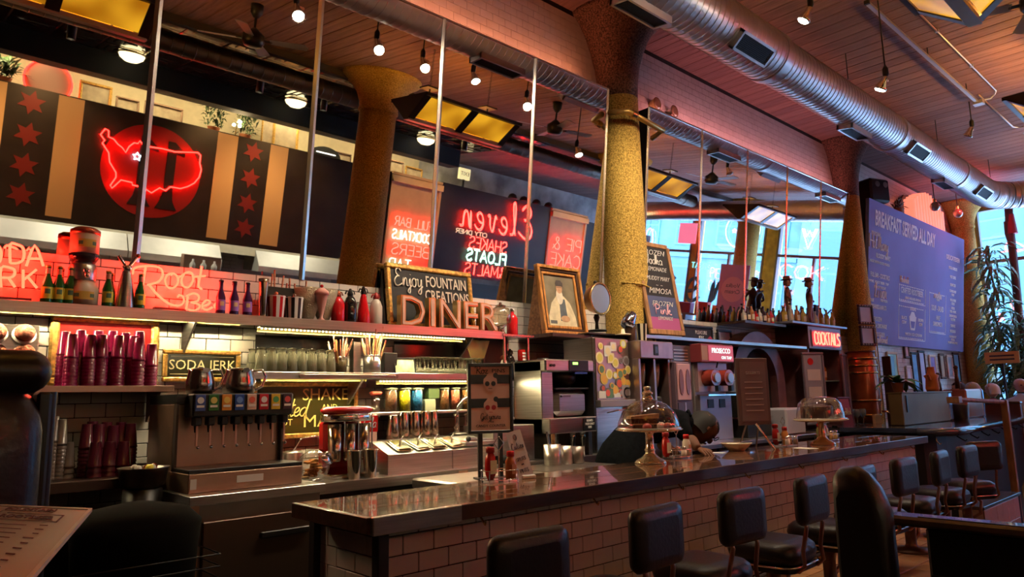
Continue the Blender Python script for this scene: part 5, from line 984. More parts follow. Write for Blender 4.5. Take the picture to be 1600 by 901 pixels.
# mixer, jars and cups on the back bar
mx = T('drink_mixer', 'big red-topped chrome milkshake mixer on the back bar', 'mixer', (2.37, 4.14, BZ)); el = lambda r, z0, z1, sx, m_, nm, n=30, b=.0: part(nm, (lambda q: (setattr(q, 'v', [(x * sx, y, z) for x, y, z in q.v]), q)[1])(MB().lathe([(r - b, z0), (r, z0 + b), (r, z1 - b), (r - b, z1)], seg=n)), m_, mx)
MR = mat('mixer_red', (.50, .015, .015), .18, coat=.6); part('foot', MB().box(-.17, -.13, 0, .17, .16, .03, .008), CHROME, mx); part('column', MB().box(-.13, .04, .03, .13, .15, .36, .03), MR, mx); el(.125, .345, .395, 1.4, CHROME, 'band', b=.006); el(.128, .39, .44, 1.4, MR, 'cap', b=.018)
for x in (-.10, 0, .10): part('agitator_can', MB().lathe([(.036, .10), (.040, .12), (.046, .33)], x, -.03, seg=20), mat('can_steel', (.6, .5, .42), .14, 1.0), mx); part('spindle', MB().cyl((x + .05, -.06, .16), (x + .05, -.06, .35), .005), CHROME, mx)
jr = T('cookie_jar', 'round glass jar of orange biscuits with a tilted chrome lid', 'jar', (2.065, 3.99, BZ)); q = MB(); q.ball((0, 0, .095), .098, 24, 14, (1, .92, .97)); part('glass', q, thin_glass('jar_glass2', (.95, .95, .92), .25), jr); part('foot', MB().lathe([(.06, 0), (.065, .006), (.05, .015)], seg=20), GLASS, jr)
BISC = [mat('biscuit_a', (.62, .22, .04), .7, var=.3, scale=30), mat('biscuit_b', (.75, .34, .08), .7, var=.3, scale=30)]; rnd = random.Random(8)
for i in range(26):
    a = rnd.uniform(0, 6.28); rr = rnd.uniform(0, .055); z = .03 + .1 * rnd.random(); q = MB(); q.T = Matrix.Translation((rr * math.cos(a), rr * math.sin(a), z)) @ Matrix.Rotation(rnd.uniform(0, 3), 4, 'Z') @ Matrix.Rotation(rnd.uniform(-.5, .5), 4, 'X'); q.box(-.028, -.011, -.007, .028, .011, .007, .003); part('biscuit', q, BISC[i % 2], jr)
q = MB(); q.T = Matrix.Translation((.045, -.055, .145)) @ Matrix.Rotation(R(40), 4, 'X') @ Matrix.Rotation(R(25), 4, 'Y'); q.lathe([(.056, 0), (.056, .008), (.02, .016), (.014, .022), (.018, .034), (0, .038)], seg=26); part('lid', q, CHROME, jr)
for i, (x, y) in enumerate(((2.33, 3.975), (2.445, 3.975))): S('malt_cup', MB().lathe([(.036, 0), (.038, .004), (.047, .165), (.050, .172), (.045, .168), (.034, .01)], seg=24), mat('cup_steel', (.62, .52, .42), .12, 1.0), ('steel malt cup in front of the mixer, left one', 'steel malt cup in front of the mixer, right one')[i], 'cup', (x, y, BZ), 0, 'malt cups by the mixer')
t = T('creamer_stack', 'steel pots stacked behind the biscuit jar', 'pot', (1.98, 4.38, BZ)); part('pot', MB().lathe([(.07, 0), (.075, .01), (.075, .14), (.07, .15)], seg=24), STEELD, t); part('pot', MB().lathe([(.055, .15), (.06, .16), (.055, .22), (.02, .235)], seg=24), CHROME, t); part('ladle', MB().tube([(.0, 0, .22), (.0, 0, .33), (.03, 0, .335)], .006, 6), BLK, t)
t = T('pot_pair', 'second steel pot with a bent ladle left of the mixer', 'pot', (2.14, 4.42, BZ)); part('pot', MB().lathe([(.06, 0), (.065, .01), (.065, .15), (.06, .16)], seg=24), STEEL, t); part('ladle', MB().tube([(0, 0, .16), (.05, -.02, .24), (.16, -.02, .25), (.18, -.02, .23)], .006, 6), CHROME, t)
t = T('soda_napkin_box', 'red and white cola napkin dispenser behind the mixer', 'dispenser', (2.66, 4.40, BZ + .10)); part('stand', MB().box(-.06, -.05, -.10, .07, .05, 0), STEELD, t); part('body', MB().box(-.06, -.05, 0, .07, .05, .28, .006), mat('napkin_cream', (.82, .55, .42), .4), t); part('red_band', MB().box(-.061, -.052, .16, .071, -.05, .27), RED, t); q = MB(); stroke_tubes(q, 'Cola', SS, .07, .003, cx=.005, cz=.19, y=-.055, width=.10, smooth=True, seg=4, slant=.2, gap=.02); part('script', q, WHITE, t)
# toppings rail with steel lids
tr_ = T('toppings_rail', 'long sloped steel toppings rail with hinged lids', 'toppings bar', (2.58, 3.98, BZ)); part('body', MB().prism([(0, 0), (.30, 0), (.30, .20), (.20, .20), (0, .125)], 0, .88, 'x'), STEEL, tr_); part('seam', MB().box(.52, -.003, 0, .525, 0, .12), STEELD, tr_)
for i in range(4):
    q = MB(); q.T = Matrix.Translation((.15 + i * .145, .10, .168)) @ Matrix.Rotation(R(20.5), 4, 'X') @ Matrix.Rotation(R(8 * (i % 2)), 4, 'Z'); q.box(-.062, -.085, 0, .062, .085, .008, .003); q.box(-.05, -.072, .008, .05, .072, .016, .004); l = part('lid', q, mat('lid_steel', (.52, .48, .34), .18, 1.0), tr_)
    q = MB(); q.T = Matrix.Translation((.15 + i * .145, .10, .178)) @ Matrix.Rotation(R(20.5), 4, 'X'); q.tube([(.0, -.01, .0), (.0, 0, .03), (.07, .06, .05)], .005, 6); part('ladle_handle', q, CHROME, l)
part('flat_tray', MB().box(.66, .02, .14, .93, .28, .17, .004), STEEL, tr_); part('red_label', MB().box(.68, .06, .171, .82, .12, .174), mat('red_lbl', (.6, .12, .08), .5), tr_); q = MB(); q.T = Matrix.Translation((.70, .03, .19)) @ Matrix.Rotation(R(4), 4, 'Y'); q.cyl((0, 0, 0), (.24, .02, 0), .013, .010); part('scoop_handle', q, STEEL, tr_); part('scoop_tip', MB().ball((.69, .03, .19), .02), BLK, tr_)
cupp = [(.048, 0), (.050, .004), (.036, .165), (.034, .17), (0, .17)]
for i, (px, top) in enumerate(((614, 657), (630, 653), (647, 651), (663, 649), (676, 645))):
    y = 4.38; x, zt = XZ(px, top, y); S('malt_cup', MB().lathe([(a, b * (.19 if i else .17) / .17) for a, b in cupp], seg=22), mat('cup_steel', (.62, .52, .42), .12, 1.0), 'inverted steel malt cup behind the toppings rail, %s' % ('beside the napkin dispenser', 'second along', 'third along', 'fourth along', 'next to the taps')[i], 'cup', (x, y, BZ + .20 + .0), 0, 'malt cups behind the rail')
S('cup_ledge', MB().box(0, 0, 0, .64, .26, .20), STEEL, 'raised steel ledge behind the toppings rail', 'ledge', (2.74, 4.32, BZ))
tp = T('soda_tap', 'chrome gooseneck soda tap with two black-handled draught arms', 'tap', (3.52, 4.36, BZ)); part('base', MB().box(-.13, -.05, 0, .16, .05, .22, .01), STEELD, tp)
for x in (-.08, .02, .12): part('tower', MB().lathe([(.026, .20), (.022, .24), (.019, .34), (.022, .36)], x, 0, seg=16), CHROME, tp)
part('gooseneck', MB().tube([(-.08, 0, .35), (-.07, -.01, .42), (-.02, -.02, .47), (.05, -.03, .49), (.14, -.04, .485), (.17, -.05, .45)], .012, 8), CHROME, tp); part('spout_tip', MB().cyl((.17, -.05, .45), (.17, -.05, .40), .014), BLK, tp); part('lever', MB().tube([(.06, -.02, .48), (.10, -.03, .53), (.16, -.04, .53)], .006, 6), CHROME, tp); part('handle', MB().lathe([(.017, .36), (.020, .40), (.013, .41)], .12, 0, seg=12), BLK, tp); part('side_ring', MB().tube([(-.12, -.05, .24), (-.15, -.06, .26), (-.12, -.06, .29), (-.10, -.05, .26)], .005, 6, closed=True), CHROME, tp)
t = T('tool_roll', 'black knife roll lying on the back bar behind the poster', 'tool', (3.62, 3.94, BZ)); part('roll', MB().cyl((-.13, .02, .03), (.14, -.01, .035), .03, .033, seg=14), BLKM, t); part('strap', MB().cyl((.02, .008, .032), (.04, .006, .032), .035, seg=14), BLK, t)
# glass display cabinet hung at the end of the shelves
dc = T('display_cabinet', 'small glass-fronted display cabinet at the end of the shelves', 'cabinet', (3.90, 4.30, 1.30)); FRM = mat('cabinet_steel', (.5, .42, .38), .25, 1.0)
for x in (0, .27):
    for y in (0, .26): part('post', MB().box(x - .008, y, 0, x + .008, y + .016, .72), FRM, dc)
for z in (0, .355, .71): part('glass_shelf', MB().box(-.01, 0, z, .28, .28, z + .012), FRM, dc)
part('back', MB().box(-.008, .27, 0, .278, .28, .72), mat('cab_back', (.12, .05, .05), .4), dc); part('top_lip', MB().box(-.03, -.02, .715, .32, .28, .73), FRM, dc)
siphon(3.94, 4.36, 1.667, CG, COPP, 'white seltzer siphon inside the display cabinet', .20, .035); siphon(4.02, 4.37, 1.667, BGL, BGL, 'black seltzer siphon inside the display cabinet', .25, .045)
for k in range(2):
    c_ = T('soda_can', ('red can at the top of the pair in the display cabinet', 'red can at the bottom of the pair in the display cabinet')[1 - k], 'can', (4.125, 4.34, 1.667 + k * .125)); part('body', MB().lathe([(.028, 0), (.034, .006), (.034, .112), (.028, .12)], seg=20), KRED, c_)
    for j in range(3): q = MB(); q.lathe([(.0345, .03 + j * .026), (.0345, .045 + j * .026)], seg=6, a0=R(-120), a1=R(-60), cap=False); part('print', q, WHITE, c_)
t = T('white_bottle', 'white ribbed bottle in the lower half of the display cabinet', 'bottle', (4.07, 4.36, 1.312)); part('body', MB().lathe([(.04, 0), (.044, .01), (.044, .10), (.036, .14), (.04, .18), (.016, .22), (.016, .26), (0, .262)], seg=22), WHITE, t); part('label', MB().box(-.02, -.046, .04, .035, -.043, .10), BLK, t)
S('orange_box', MB().box(-.02, -.02, 0, .02, .02, .30), mat('orange_card', (.8, .3, .15), .5), 'narrow orange carton inside the display cabinet', 'box', (3.93, 4.36, 1.312)); S('small_cup', MB().lathe([(.02, 0), (.028, .05), (.026, .05)], seg=14), WHITE, 'tiny white cup beside the white bottle', 'cup', (3.99, 4.33, 1.312))
# ================================================================ people
def body_mesh(name, joints, bones, levels=2, root=0):
    """one continuous skin grown over connected joints: joints = [(x, y, z, radius)], bones = index pairs."""
    me = bpy.data.meshes.new('tmp'); me.from_pydata([j[:3] for j in joints], bones, []); o = bpy.data.objects.new('tmp', me); col.objects.link(o)
    md = o.modifiers.new('skin', 'SKIN'); md.use_smooth_shade = True
    for i, j in enumerate(joints):
        r = j[3]; sk = me.skin_vertices[0].data[i]; sk.radius = r if isinstance(r, tuple) else (r, r); sk.use_root = (i == root)
    o.modifiers.new('sub', 'SUBSURF').levels = levels
    dg = bpy.context.evaluated_depsgraph_get(); out = bpy.data.meshes.new_from_object(o.evaluated_get(dg)); bpy.data.objects.remove(o); bpy.data.meshes.remove(me); out.name = name
    for p_ in out.polygons: p_.use_smooth = True
    return out
def put(me, name, m_, parent, M4=None):
    me.materials.clear(); me.materials.append(m_)
    if M4 is not None: me.transform(M4)
    return part(name, me, None, parent) if False else _lk(me, name, parent)
def _lk(me, name, parent): me.name = name; o = bpy.data.objects.new(name, me); col.objects.link(o); o.parent = parent; return o
def head(parent, c, r, yaw, pitch, skin, hair, bald=False, name='head', long_hair=False, glasses=False):
    """head facing local -Y before yaw; pitch > 0 looks down."""
    M4 = Matrix.Translation(c) @ Matrix.Rotation(yaw, 4, 'Z') @ Matrix.Rotation(pitch, 4, 'X'); q = MB(); q.T = M4
    prof = [(.02, -1.18), (.42, -1.12), (.66, -.85), (.80, -.5), (.90, -.1), (.93, .25), (.86, .62), (.62, .92), (.3, 1.06), (0, 1.09)]
    n0 = len(q.v); q.T = None; q.lathe([(a * r, b * r) for a, b in prof], seg=20); q.v = [tuple(M4 @ Vector((x, y * 1.12 + (.10 * r if z < -.6 * r else 0) * (-1), z))) for x, y, z in q.v]; q.T = M4
    q.ball((0, -1.06 * r, -.18 * r), .17 * r, 8, 6, (1, 1.2, 1.4)); q.ball((-.93 * r, .02 * r, -.1 * r), .2 * r, 8, 6, (.45, .8, 1.3)); q.ball((.93 * r, .02 * r, -.1 * r), .2 * r, 8, 6, (.45, .8, 1.3))
    h = part(name, q, skin, parent)
    for s_ in (-1, 1): e = MB(); e.T = M4; e.ball((s_ * .36 * r, -.93 * r, .05 * r), .13 * r, 8, 6, (1.2, .6, .7)); part('eye', e, mat('eye', (.03, .02, .02), .3), h)
    e = MB(); e.T = M4; e.ball((0, -.96 * r, -.62 * r), .2 * r, 8, 6, (1.3, .4, .3)); part('mouth', e, mat('lips', (.35, .12, .1), .5), h)
    if not bald:
        k = MB(); k.T = M4; vs = []; 
        for i in range(24):
            a = 2 * math.pi * i / 24
            for j in range(9):
                low = (-.72 if math.sin(a) > -.15 else .55) if not long_hair else (-1.3 if math.sin(a) > -.1 else .5)
                t_ = j / 8; z = low + (1.14 - low) * t_; rr = math.sqrt(max(0, 1 - (max(z, -.1) / 1.16) ** 2)) * 1.02; vs.append((rr * r * math.cos(a) * (1 + .03 * math.sin(5 * a + j)), rr * r * 1.14 * math.sin(a) * (1 + .03 * math.sin(7 * a + j)), z * r))
        k.add(vs, [(i * 9 + j, ((i + 1) % 24) * 9 + j, ((i + 1) % 24) * 9 + j + 1, i * 9 + j + 1) for i in range(24) for j in range(8)], True); part('hair', k, hair, h)
    if glasses:
        g = MB(); g.T = M4; g.tube([(-.6 * r + .22 * r * math.cos(t), -1.05 * r, .05 * r + .2 * r * math.sin(t)) for t in [u * .785 for u in range(8)]], .03 * r, 5, True); part('glasses', g, BLK, h)
    return h
def hand(parent, wrist, direction, up, skin, size=.095, curl=.35, side=1):
    """palm with four separate fingers and a thumb, each a short skinned chain."""
    d = Vector(direction).normalized(); u = Vector(up); u = (u - d * u.dot(d)).normalized(); s_ = d.cross(u) * side; W_ = Vector(wrist)
    J = [(*W_, .026), (*(W_ + d * size * .55), (.036))]; B = [(0, 1)]
    for k, (off, ln) in enumerate(((-.032, .78), (-.011, .92), (.011, .86), (.030, .66))):
        b = W_ + d * size * .9 + s_ * off; i0 = len(J); J.append((*b, .0115)); B.append((1, i0)); p = b; dd = d.copy()
        for q in range(3): dd = (dd - u * curl * .5).normalized(); p = p + dd * size * ln * .33; J.append((*p, .0095 - .001 * q)); B.append((len(J) - 2, len(J) - 1))
    b = W_ + d * size * .4 - s_ * .035; J.append((*b, .013)); B.append((1, len(J) - 1)); b2 = b - s_ * .018 + d * .03; J.append((*b2, .011)); B.append((len(J) - 2, len(J) - 1)); b3 = b2 + d * .03 - u * .008; J.append((*b3, .009)); B.append((len(J) - 2, len(J) - 1))
    put(body_mesh('hand', J, B, 1), 'hand', skin, parent)
# the bartender bending over the sink behind the counter
pr = T('person', 'bartender in dark clothes bending forward behind the counter, head down', 'person', (4.26, 3.42, 0))
J = [(.0, .05, .98, (.17, .15)), (.10, .04, 1.16, (.17, .15)), (.34, .02, 1.29, (.165, .14)), (.58, .0, 1.33, (.17, .14)), (.74, -.02, 1.31, (.10, .10)), (.88, -.04, 1.27, (.055, .055)),
     (.50, -.19, 1.26, .080), (.45, -.28, 1.17, .060), (.66, .20, 1.27, .075), (.78, .25, 1.12, .056), (-.02, -.09, .90, .11), (-.03, -.10, .50, .075), (-.06, -.10, .08, .05), (-.02, .17, .90, .11), (-.03, .18, .50, .075), (-.06, .18, .08, .05)]
put(body_mesh('clothes', J, [(0, 1), (1, 2), (2, 3), (3, 4), (4, 5), (3, 6), (6, 7), (3, 8), (8, 9), (0, 10), (10, 11), (11, 12), (0, 13), (13, 14), (14, 15)]), 'clothes', CLOTH, pr)
SKB = mat('skin_brown', (.13, .045, .02), .65, var=.1)
for s_, e, h in ((-1, (.45, -.28, 1.18), (.40, -.395, 1.112)), (1, (.78, .25, 1.13), (.86, .08, 1.0))):
    e = Vector(e); h = Vector(h); put(body_mesh('forearm', [(*e, .056), (*(e.lerp(h, .4)), .054), (*(e.lerp(h, .85)), .033), (*h, .028)], [(0, 1), (1, 2), (2, 3)]), 'forearm', SKB, pr)
    hand(pr, h, (h - e) * Vector((1, 1, .3)), (0, 0, 1), SKB)
for y in (-.10, .18): q = MB(); q.ball((-.0, y, .05), .07, 12, 8, (1.8, .75, .65)); part('shoe', q, BLK, pr)
head(pr, (1.02, -.05, 1.24), .118, R(62), R(55), SKIN, mat('black_hair', (.008, .007, .007), .7), glasses=True)
q = MB(); q.tube([(.74, -.12, 1.34), (.80, -.06, 1.38), (.86, 0, 1.36), (.82, .08, 1.36)], .012, 6); part('collar', q, CLOTH, pr)
def seated(x, y, zh, skin, hair, cloth, yaw, label, bald=False, seat=True, long_hair=False):
    t = T('person', label, 'person', (x, y, 0)); Rz = Matrix.Rotation(yaw, 4, 'Z'); zs = zh - .62
    J = [(0, .0, zs, .17), (0, .0, zs + .2, .15), (0, -.01, zs + .38, .17), (0, 0, zs + .47, .09), (0, 0, zs + .52, .055), (.21, -.02, zs + .38, .065), (.25, -.10, zs + .16, .05), (.18, -.30, zs + .12, .038), (-.21, -.02, zs + .38, .065), (-.25, -.10, zs + .16, .05), (-.18, -.30, zs + .12, .038), (.12, -.2, zs - .04, .09), (.14, -.46, zs - .04, .07), (.14, -.48, .08, .05), (-.12, -.2, zs - .04, .09), (-.14, -.46, zs - .04, .07), (-.14, -.48, .08, .05)]
    put(body_mesh('clothes', J, [(0, 1), (1, 2), (2, 3), (3, 4), (2, 5), (5, 6), (6, 7), (2, 8), (8, 9), (9, 10), (0, 11), (11, 12), (12, 13), (0, 14), (14, 15), (15, 16)], 1), 'clothes', cloth, t, Rz)
    for s_ in (-1, 1): w_ = Rz @ Vector((s_ * .18, -.31, zs + .12)); hand(t, w_, Rz @ Vector((-s_ * .3, -1, 0)), (0, 0, 1), skin, .085)
    head(t, (0, -.01, zh + .03), .10, yaw, 0.05, skin, hair, bald, long_hair=long_hair); return t
GREY = mat('grey_hair', (.42, .38, .36), .8); WHT = mat('white_hair', (.75, .72, .70), .8); BRN = mat('brown_hair', (.10, .04, .02), .6); BLKH = mat('dark_hair', (.03, .02, .02), .7)
CL1 = mat('navy_cloth', (.03, .04, .09), .8); CL2 = mat('red_check', (.28, .05, .05), .8); CL3 = mat('pale_shirt', (.35, .45, .6), .8)
seated(14.0, 3.86, 1.50, SKINL, BLKH, CL1, R(200), 'dark-haired diner seated beyond the second counter, mostly hidden'); seated(13.4, 3.50, 1.48, SKINL, GREY, CL2, R(185), 'grey-haired diner seen from behind beyond the second counter'); seated(14.2, 3.42, 1.46, SKINL, WHT, CL2, R(170), 'white-haired diner seen from behind beside the grey-haired one'); seated(14.6, 3.10, 1.53, SKINL, GREY, CL3, R(-50), 'bald man facing the room, hand at his mouth', True)
seated(3.12, .60, 1.10, SKINL, BRN, CL1, R(-80), 'brown-haired diner cut off by the right edge of the view', long_hair=True)
# ================================================================ machines of the back bar
PK = mat('pinkish_steel', (.52, .40, .38), .3, .9, var=.1); GRY = mat('grey_machine', (.34, .30, .30), .4, .5)
bb2 = T('back_bar', 'second stretch of back bar worktop carrying the coffee machines', 'worktop', (5.46, 3.76, 0)); part('top', MB().box(0, 0, 1.0, .74, .34, 1.04, .003), STEEL, bb2); part('front', MB().box(.02, .05, .1, .72, .08, 1.0), BLKM, bb2); part('plinth', MB().box(.02, .1, 0, .72, .33, .1), BLKM, bb2)
bb3 = T('back_bar', 'third stretch of back bar worktop under the frozen drink machine', 'worktop', (6.21, 3.76, 0)); part('top', MB().box(0, 0, 1.0, 2.55, .83, 1.04, .003), STEEL, bb3); part('front', MB().box(.02, .05, .1, 2.53, .08, 1.0), BLKM, bb3); part('plinth', MB().box(.02, .1, 0, 2.53, .8, .1), BLKM, bb3)
bw_ = T('coffee_brewer', 'tall stainless coffee brewer with black hopper bay', 'coffee machine', (3.98, 3.92, BZ))
part('column', MB().box(0, .05, .19, .13, .37, .76, .006), STEEL, bw_); part('head', MB().box(0, 0, .67, .58, .37, .77, .012), STEEL, bw_); part('back', MB().box(.13, .34, .19, .58, .37, .67), BLKM, bw_); part('brew_basket', MB().lathe([(.08, .55), (.12, .60), (.13, .67)], .36, .18, seg=24), BLK, bw_)
part('side_plate', MB().box(.56, .0, .19, .58, .37, .67), BLK, bw_); ur = part('urn', MB().box(.15, .04, .32, .53, .33, .53, .04), STEEL, bw_); part('urn_handle', MB().box(.20, .02, .47, .30, .04, .485), STEELD, ur); part('urn_lid', MB().box(.14, .03, .53, .54, .34, .545, .004), BLK, ur)
cp_ = part('control_panel', MB().box(.27, -.006, .68, .50, 0, .765), BLK, bw_); part('display', MB().box(.31, -.008, .73, .37, -.006, .75), neon('green_display', (.35, 1.0, .15), 2.0), cp_); part('blue_lip', MB().box(.33, -.01, .655, .48, .06, .67), mat('blue_lip', (.02, .05, .25), .4), bw_)
for x in (.06, .09): part('switch', MB().cyl((x, -.012, .72), (x, 0, .72), .011), BLK, cp_)
part('warmer_base', MB().box(.0, -.03, .19, .56, .37, .31, .006), STEEL, bw_); pl_ = part('name_plate', MB().box(.38, -.036, .20, .53, -.03, .30), BLK, bw_); text('lettering', 'BREWED\nFRESH DAILY\nHERE', .026, CHALKW, pl_, (.455, -.038, .253), width=.11)
for x in (.34, .46): part('tap_leg', MB().lathe([(.016, 0), (.018, .12), (.024, .14), (.024, .19)], x, .05, seg=14), CHROME, bw_)
part('leg', MB().box(.02, .02, 0, .06, .36, .19), STEELD, bw_); part('leg', MB().box(.50, .02, 0, .54, .36, .19), STEELD, bw_); part('dark_disc', MB().lathe([(.05, .77), (.05, .79), (0, .79)], .20, .22, seg=20), BLK, bw_)
S('steel_vat', MB().box(0, 0, 0, .42, .36, .27, .006), STEEL, 'square steel vat with a tap in front of the coffee brewer', 'vat', (3.50, 4.0, BZ)); S('vat_tap', MB().tube([(0, 0, 0), (0, -.04, .0), (0, -.06, -.03), (.0, -.04, -.07)], .010, 8), CHROME, 'curved white-handled tap on the steel vat', 'tap', (3.66, 4.0, BZ + .16))
t = T('utensil_cups', 'pair of steel measuring jugs holding wooden-handled tools', 'jug', (3.72, 3.80, BZ - .0)); t.location.z = 1.07
t.location = (3.70, 3.60, 1.03); part('jug', MB().lathe([(.055, 0), (.06, .005), (.062, .15)], seg=24), STEEL, t); part('jug', MB().lathe([(.05, 0), (.055, .005), (.056, .13)], .15, .02, seg=24), STEEL, t); part('tool', MB().cyl((0, 0, .02), (-.03, .02, .24), .008), CHROME, t); part('tool', MB().cyl((.02, 0, .02), (.02, .01, .22), .013), WOOD, t); part('jug', MB().lathe([(.045, 0), (.05, .005), (.05, .12)], .26, 0, seg=24), STEELD, t)
ib = T('ice_well', 'stainless ice well and sink unit behind the counter', 'sink', (3.30, 3.20, 0)); part('rim', MB().box(-.68, 0, .97, .78, .58, 1.03, .01), STEEL, ib); part('lid', MB().box(.06, .04, 1.03, .5, .5, 1.036), STEELD, ib); part('front', MB().box(-.66, .02, .1, .76, .56, .97), STEELD, ib); part('drip_panel', MB().prism([(0, 1.03), (.5, 1.03), (.5, .98), (0, .92)], .78, .81, 'x'), CHROME, ib)
fr = T('sticker_cabinet', 'tall stainless cabinet covered in round magnets and stickers', 'cabinet', (4.66, 4.0, BZ)); part('body', MB().box(0, .004, 0, .46, .36, .975, .004), STEEL, fr); part('door', MB().box(.004, -.012, .44, .456, .004, .97, .004), PK, fr); part('ledge', MB().box(-.01, -.06, .38, .47, .01, .44, .004), GRY, fr); part('side_seam', MB().box(-.003, .02, .02, 0, .026, 1.0), STEELD, fr)
rnd = random.Random(21); SC = [(.70, .62, .12), (.75, .40, .08), (.65, .10, .06), (.70, .70, .66), (.12, .22, .12), (.30, .28, .30), (.80, .70, .40), (.62, .45, .10), (.15, .12, .12)]
SCM = [mat('sticker_%d' % i, c_, .4) for i, c_ in enumerate(SC)]; pl = []
for (x, z) in [(.07, .90), (.24, .90), (.34, .88), (.38, .93), (.05, .80), (.16, .86), (.20, .80), (.26, .76), (.34, .78), (.41, .78), (.07, .70), (.10, .62), (.17, .66), (.25, .65), (.32, .66), (.38, .68), (.43, .70), (.30, .58), (.36, .60), (.42, .58), (.20, .56), (.24, .52), (.08, .54), (.14, .50), (.32, .50), (.40, .50)]:
    r_ = rnd.uniform(.028, .052); c_ = rnd.randrange(9); y = -.013 - len(pl) * .00012; q = MB(); q.cyl((x, y, z), (x, y - .004, z), r_, seg=22) if rnd.random() < .78 else q.box(x - r_, y - .004, z - r_, x + r_, y, z + r_)
    s_ = part('sticker', q, SCM[c_], fr); q = MB(); q.cyl((x, y - .004, z), (x, y - .0046, z), r_ * .68, seg=18); p2 = part('sticker_print', q, SCM[(c_ + 3) % 9], s_); pl.append(1)
for i, (x, z, w_, h) in enumerate(((.02, .455, .09, .06), (.13, .455, .08, .08), (.22, .46, .09, .04), (.33, .455, .10, .11))): part('sticker', MB().box(x, -.02, z, x + w_, -.012, z + h), SCM[(3, 4, 3, 5)[i]], fr)
S('wand_rail', MB().tube([(0, 0, 0), (.12, -.03, .02), (.28, -.04, .02)], .006, 6), CHROME, 'thin chrome steam wand under the sticker cabinet ledge', 'wand', (4.76, 3.97, 1.37))
# things on the ledge above
lg = T('wall_ledge', 'dark wooden ledge under the framed portrait', 'ledge', (4.32, 4.16, 2.02)); part('board', MB().box(0, 0, 0, 1.12, .42, .035, .004), WOODD, lg); part('tray', MB().box(.40, -.06, .035, 1.06, .25, .05, .003), BLK, lg)
LE = 2.055
t = T('framed_portrait', 'painted portrait of a bearded man in a pale shawl, thick wooden frame', 'painting', (4.60, 4.24, LE), R(-2)); M4 = Matrix.Rotation(R(-8), 4, 'X'); w2, h_ = .27, .63
def BP(*a, **k): q = MB(); q.T = M4; q.box(*a, **k); return q
WF = mat('portrait_frame', (.50, .22, .06), .3, var=.4, scale=9, stretch=(8, 8, 1), coat=.4)
for k, (o_, wd, dy, m_) in enumerate(((0, .03, 0, WF), (.034, .02, .012, WOODD), (.056, .026, .02, WF))):
    a, b = w2 - o_, o_; 
    for bx in ((-a, dy, b, a, .05, b + wd), (-a, dy, h_ - b - wd, a, .05, h_ - b), (-a, dy, b + wd, -a + wd, .05, h_ - b - wd), (a - wd, dy, b + wd, a, .05, h_ - b - wd)): part('frame_side', BP(*bx, bev=.004), m_, t)
part('canvas', BP(-w2 + .08, .035, .08, w2 - .08, .045, h_ - .08), mat('canvas_olive', (.20, .17, .11), .6, var=.35, scale=4), t)
def paint(name, pts, c_, d): q = MB(); q.T = M4; q.prism(pts, .034 - d, .0345 - d); part(name, q, mat('paint_' + name, c_, .6, var=.15, scale=14), t)
el_ = lambda cx, cz, a, b, n=18: [(cx + a * math.cos(2 * math.pi * i / n), cz + b * math.sin(2 * math.pi * i / n)) for i in range(n)][::-1]
paint('robe', [(-.17, .085), (.17, .085), (.16, .18), (.11, .30), (.04, .36), (-.05, .36), (-.12, .29), (-.17, .17)], (.62, .54, .36), .001); paint('coat', [(-.03, .13), (.06, .13), (.05, .33), (-.02, .34)], (.10, .12, .14), .002); paint('hands', el_(.03, .15, .055, .03), (.50, .30, .17), .003); paint('beard', el_(-.012, .355, .042, .075), (.62, .56, .45), .003); paint('face', el_(-.006, .428, .038, .046), (.50, .29, .17), .0036); paint('brow', [(-.036, .436), (.022, .436), (.022, .443), (-.036, .443)], (.25, .14, .08), .0042); paint('nose', [(-.016, .405), (-.004, .405), (-.008, .436)], (.36, .19, .11), .0042); paint('cap', [(-.045, .45), (.04, .45), (.045, .48), (.02, .505), (-.03, .505), (-.05, .475)], (.06, .05, .05), .004); paint('shawl_edge', [(-.16, .10), (-.08, .10), (-.08, .13), (-.16, .13)], (.12, .12, .12), .003)
part('prop_board', MB().prism([(.06, 0), (.24, .0), (.10, .62)], -w2 - .0, -w2 + .02, 'x'), WOOD, t)
t = T('round_mirror', 'round brass-sided mirror on a black stand by the column', 'mirror', (5.03, 4.22, 2.105), R(2)); q = MB(); q.cyl((0, .10, .30), (0, 0, .30), .115, .15, seg=36); part('drum', q, mat('bronze_drum', (.45, .24, .09), .3, 1.0), t); q = MB(); q.cyl((0, 0, .30), (0, -.006, .30), .132, seg=36); part('mirror_face', q, mat('blue_glass', (.45, .55, .75), .1, .6), t); q = MB(); q.tube([(.145 * math.cos(a * .262), -.004, .30 + .145 * math.sin(a * .262)) for a in range(24)], .010, 6, True); part('rim', q, BRASS, t)
part('stem', MB().lathe([(.02, 0), (.014, .08), (.03, .13), (.02, .16)], 0, .05, seg=14), BLK, t); part('foot', MB().lathe([(.09, 0), (.09, .012), (.02, .02)], 0, .05, seg=20), BLK, t); part('finial', MB().ball((0, .05, .46), .018), BLK, t)
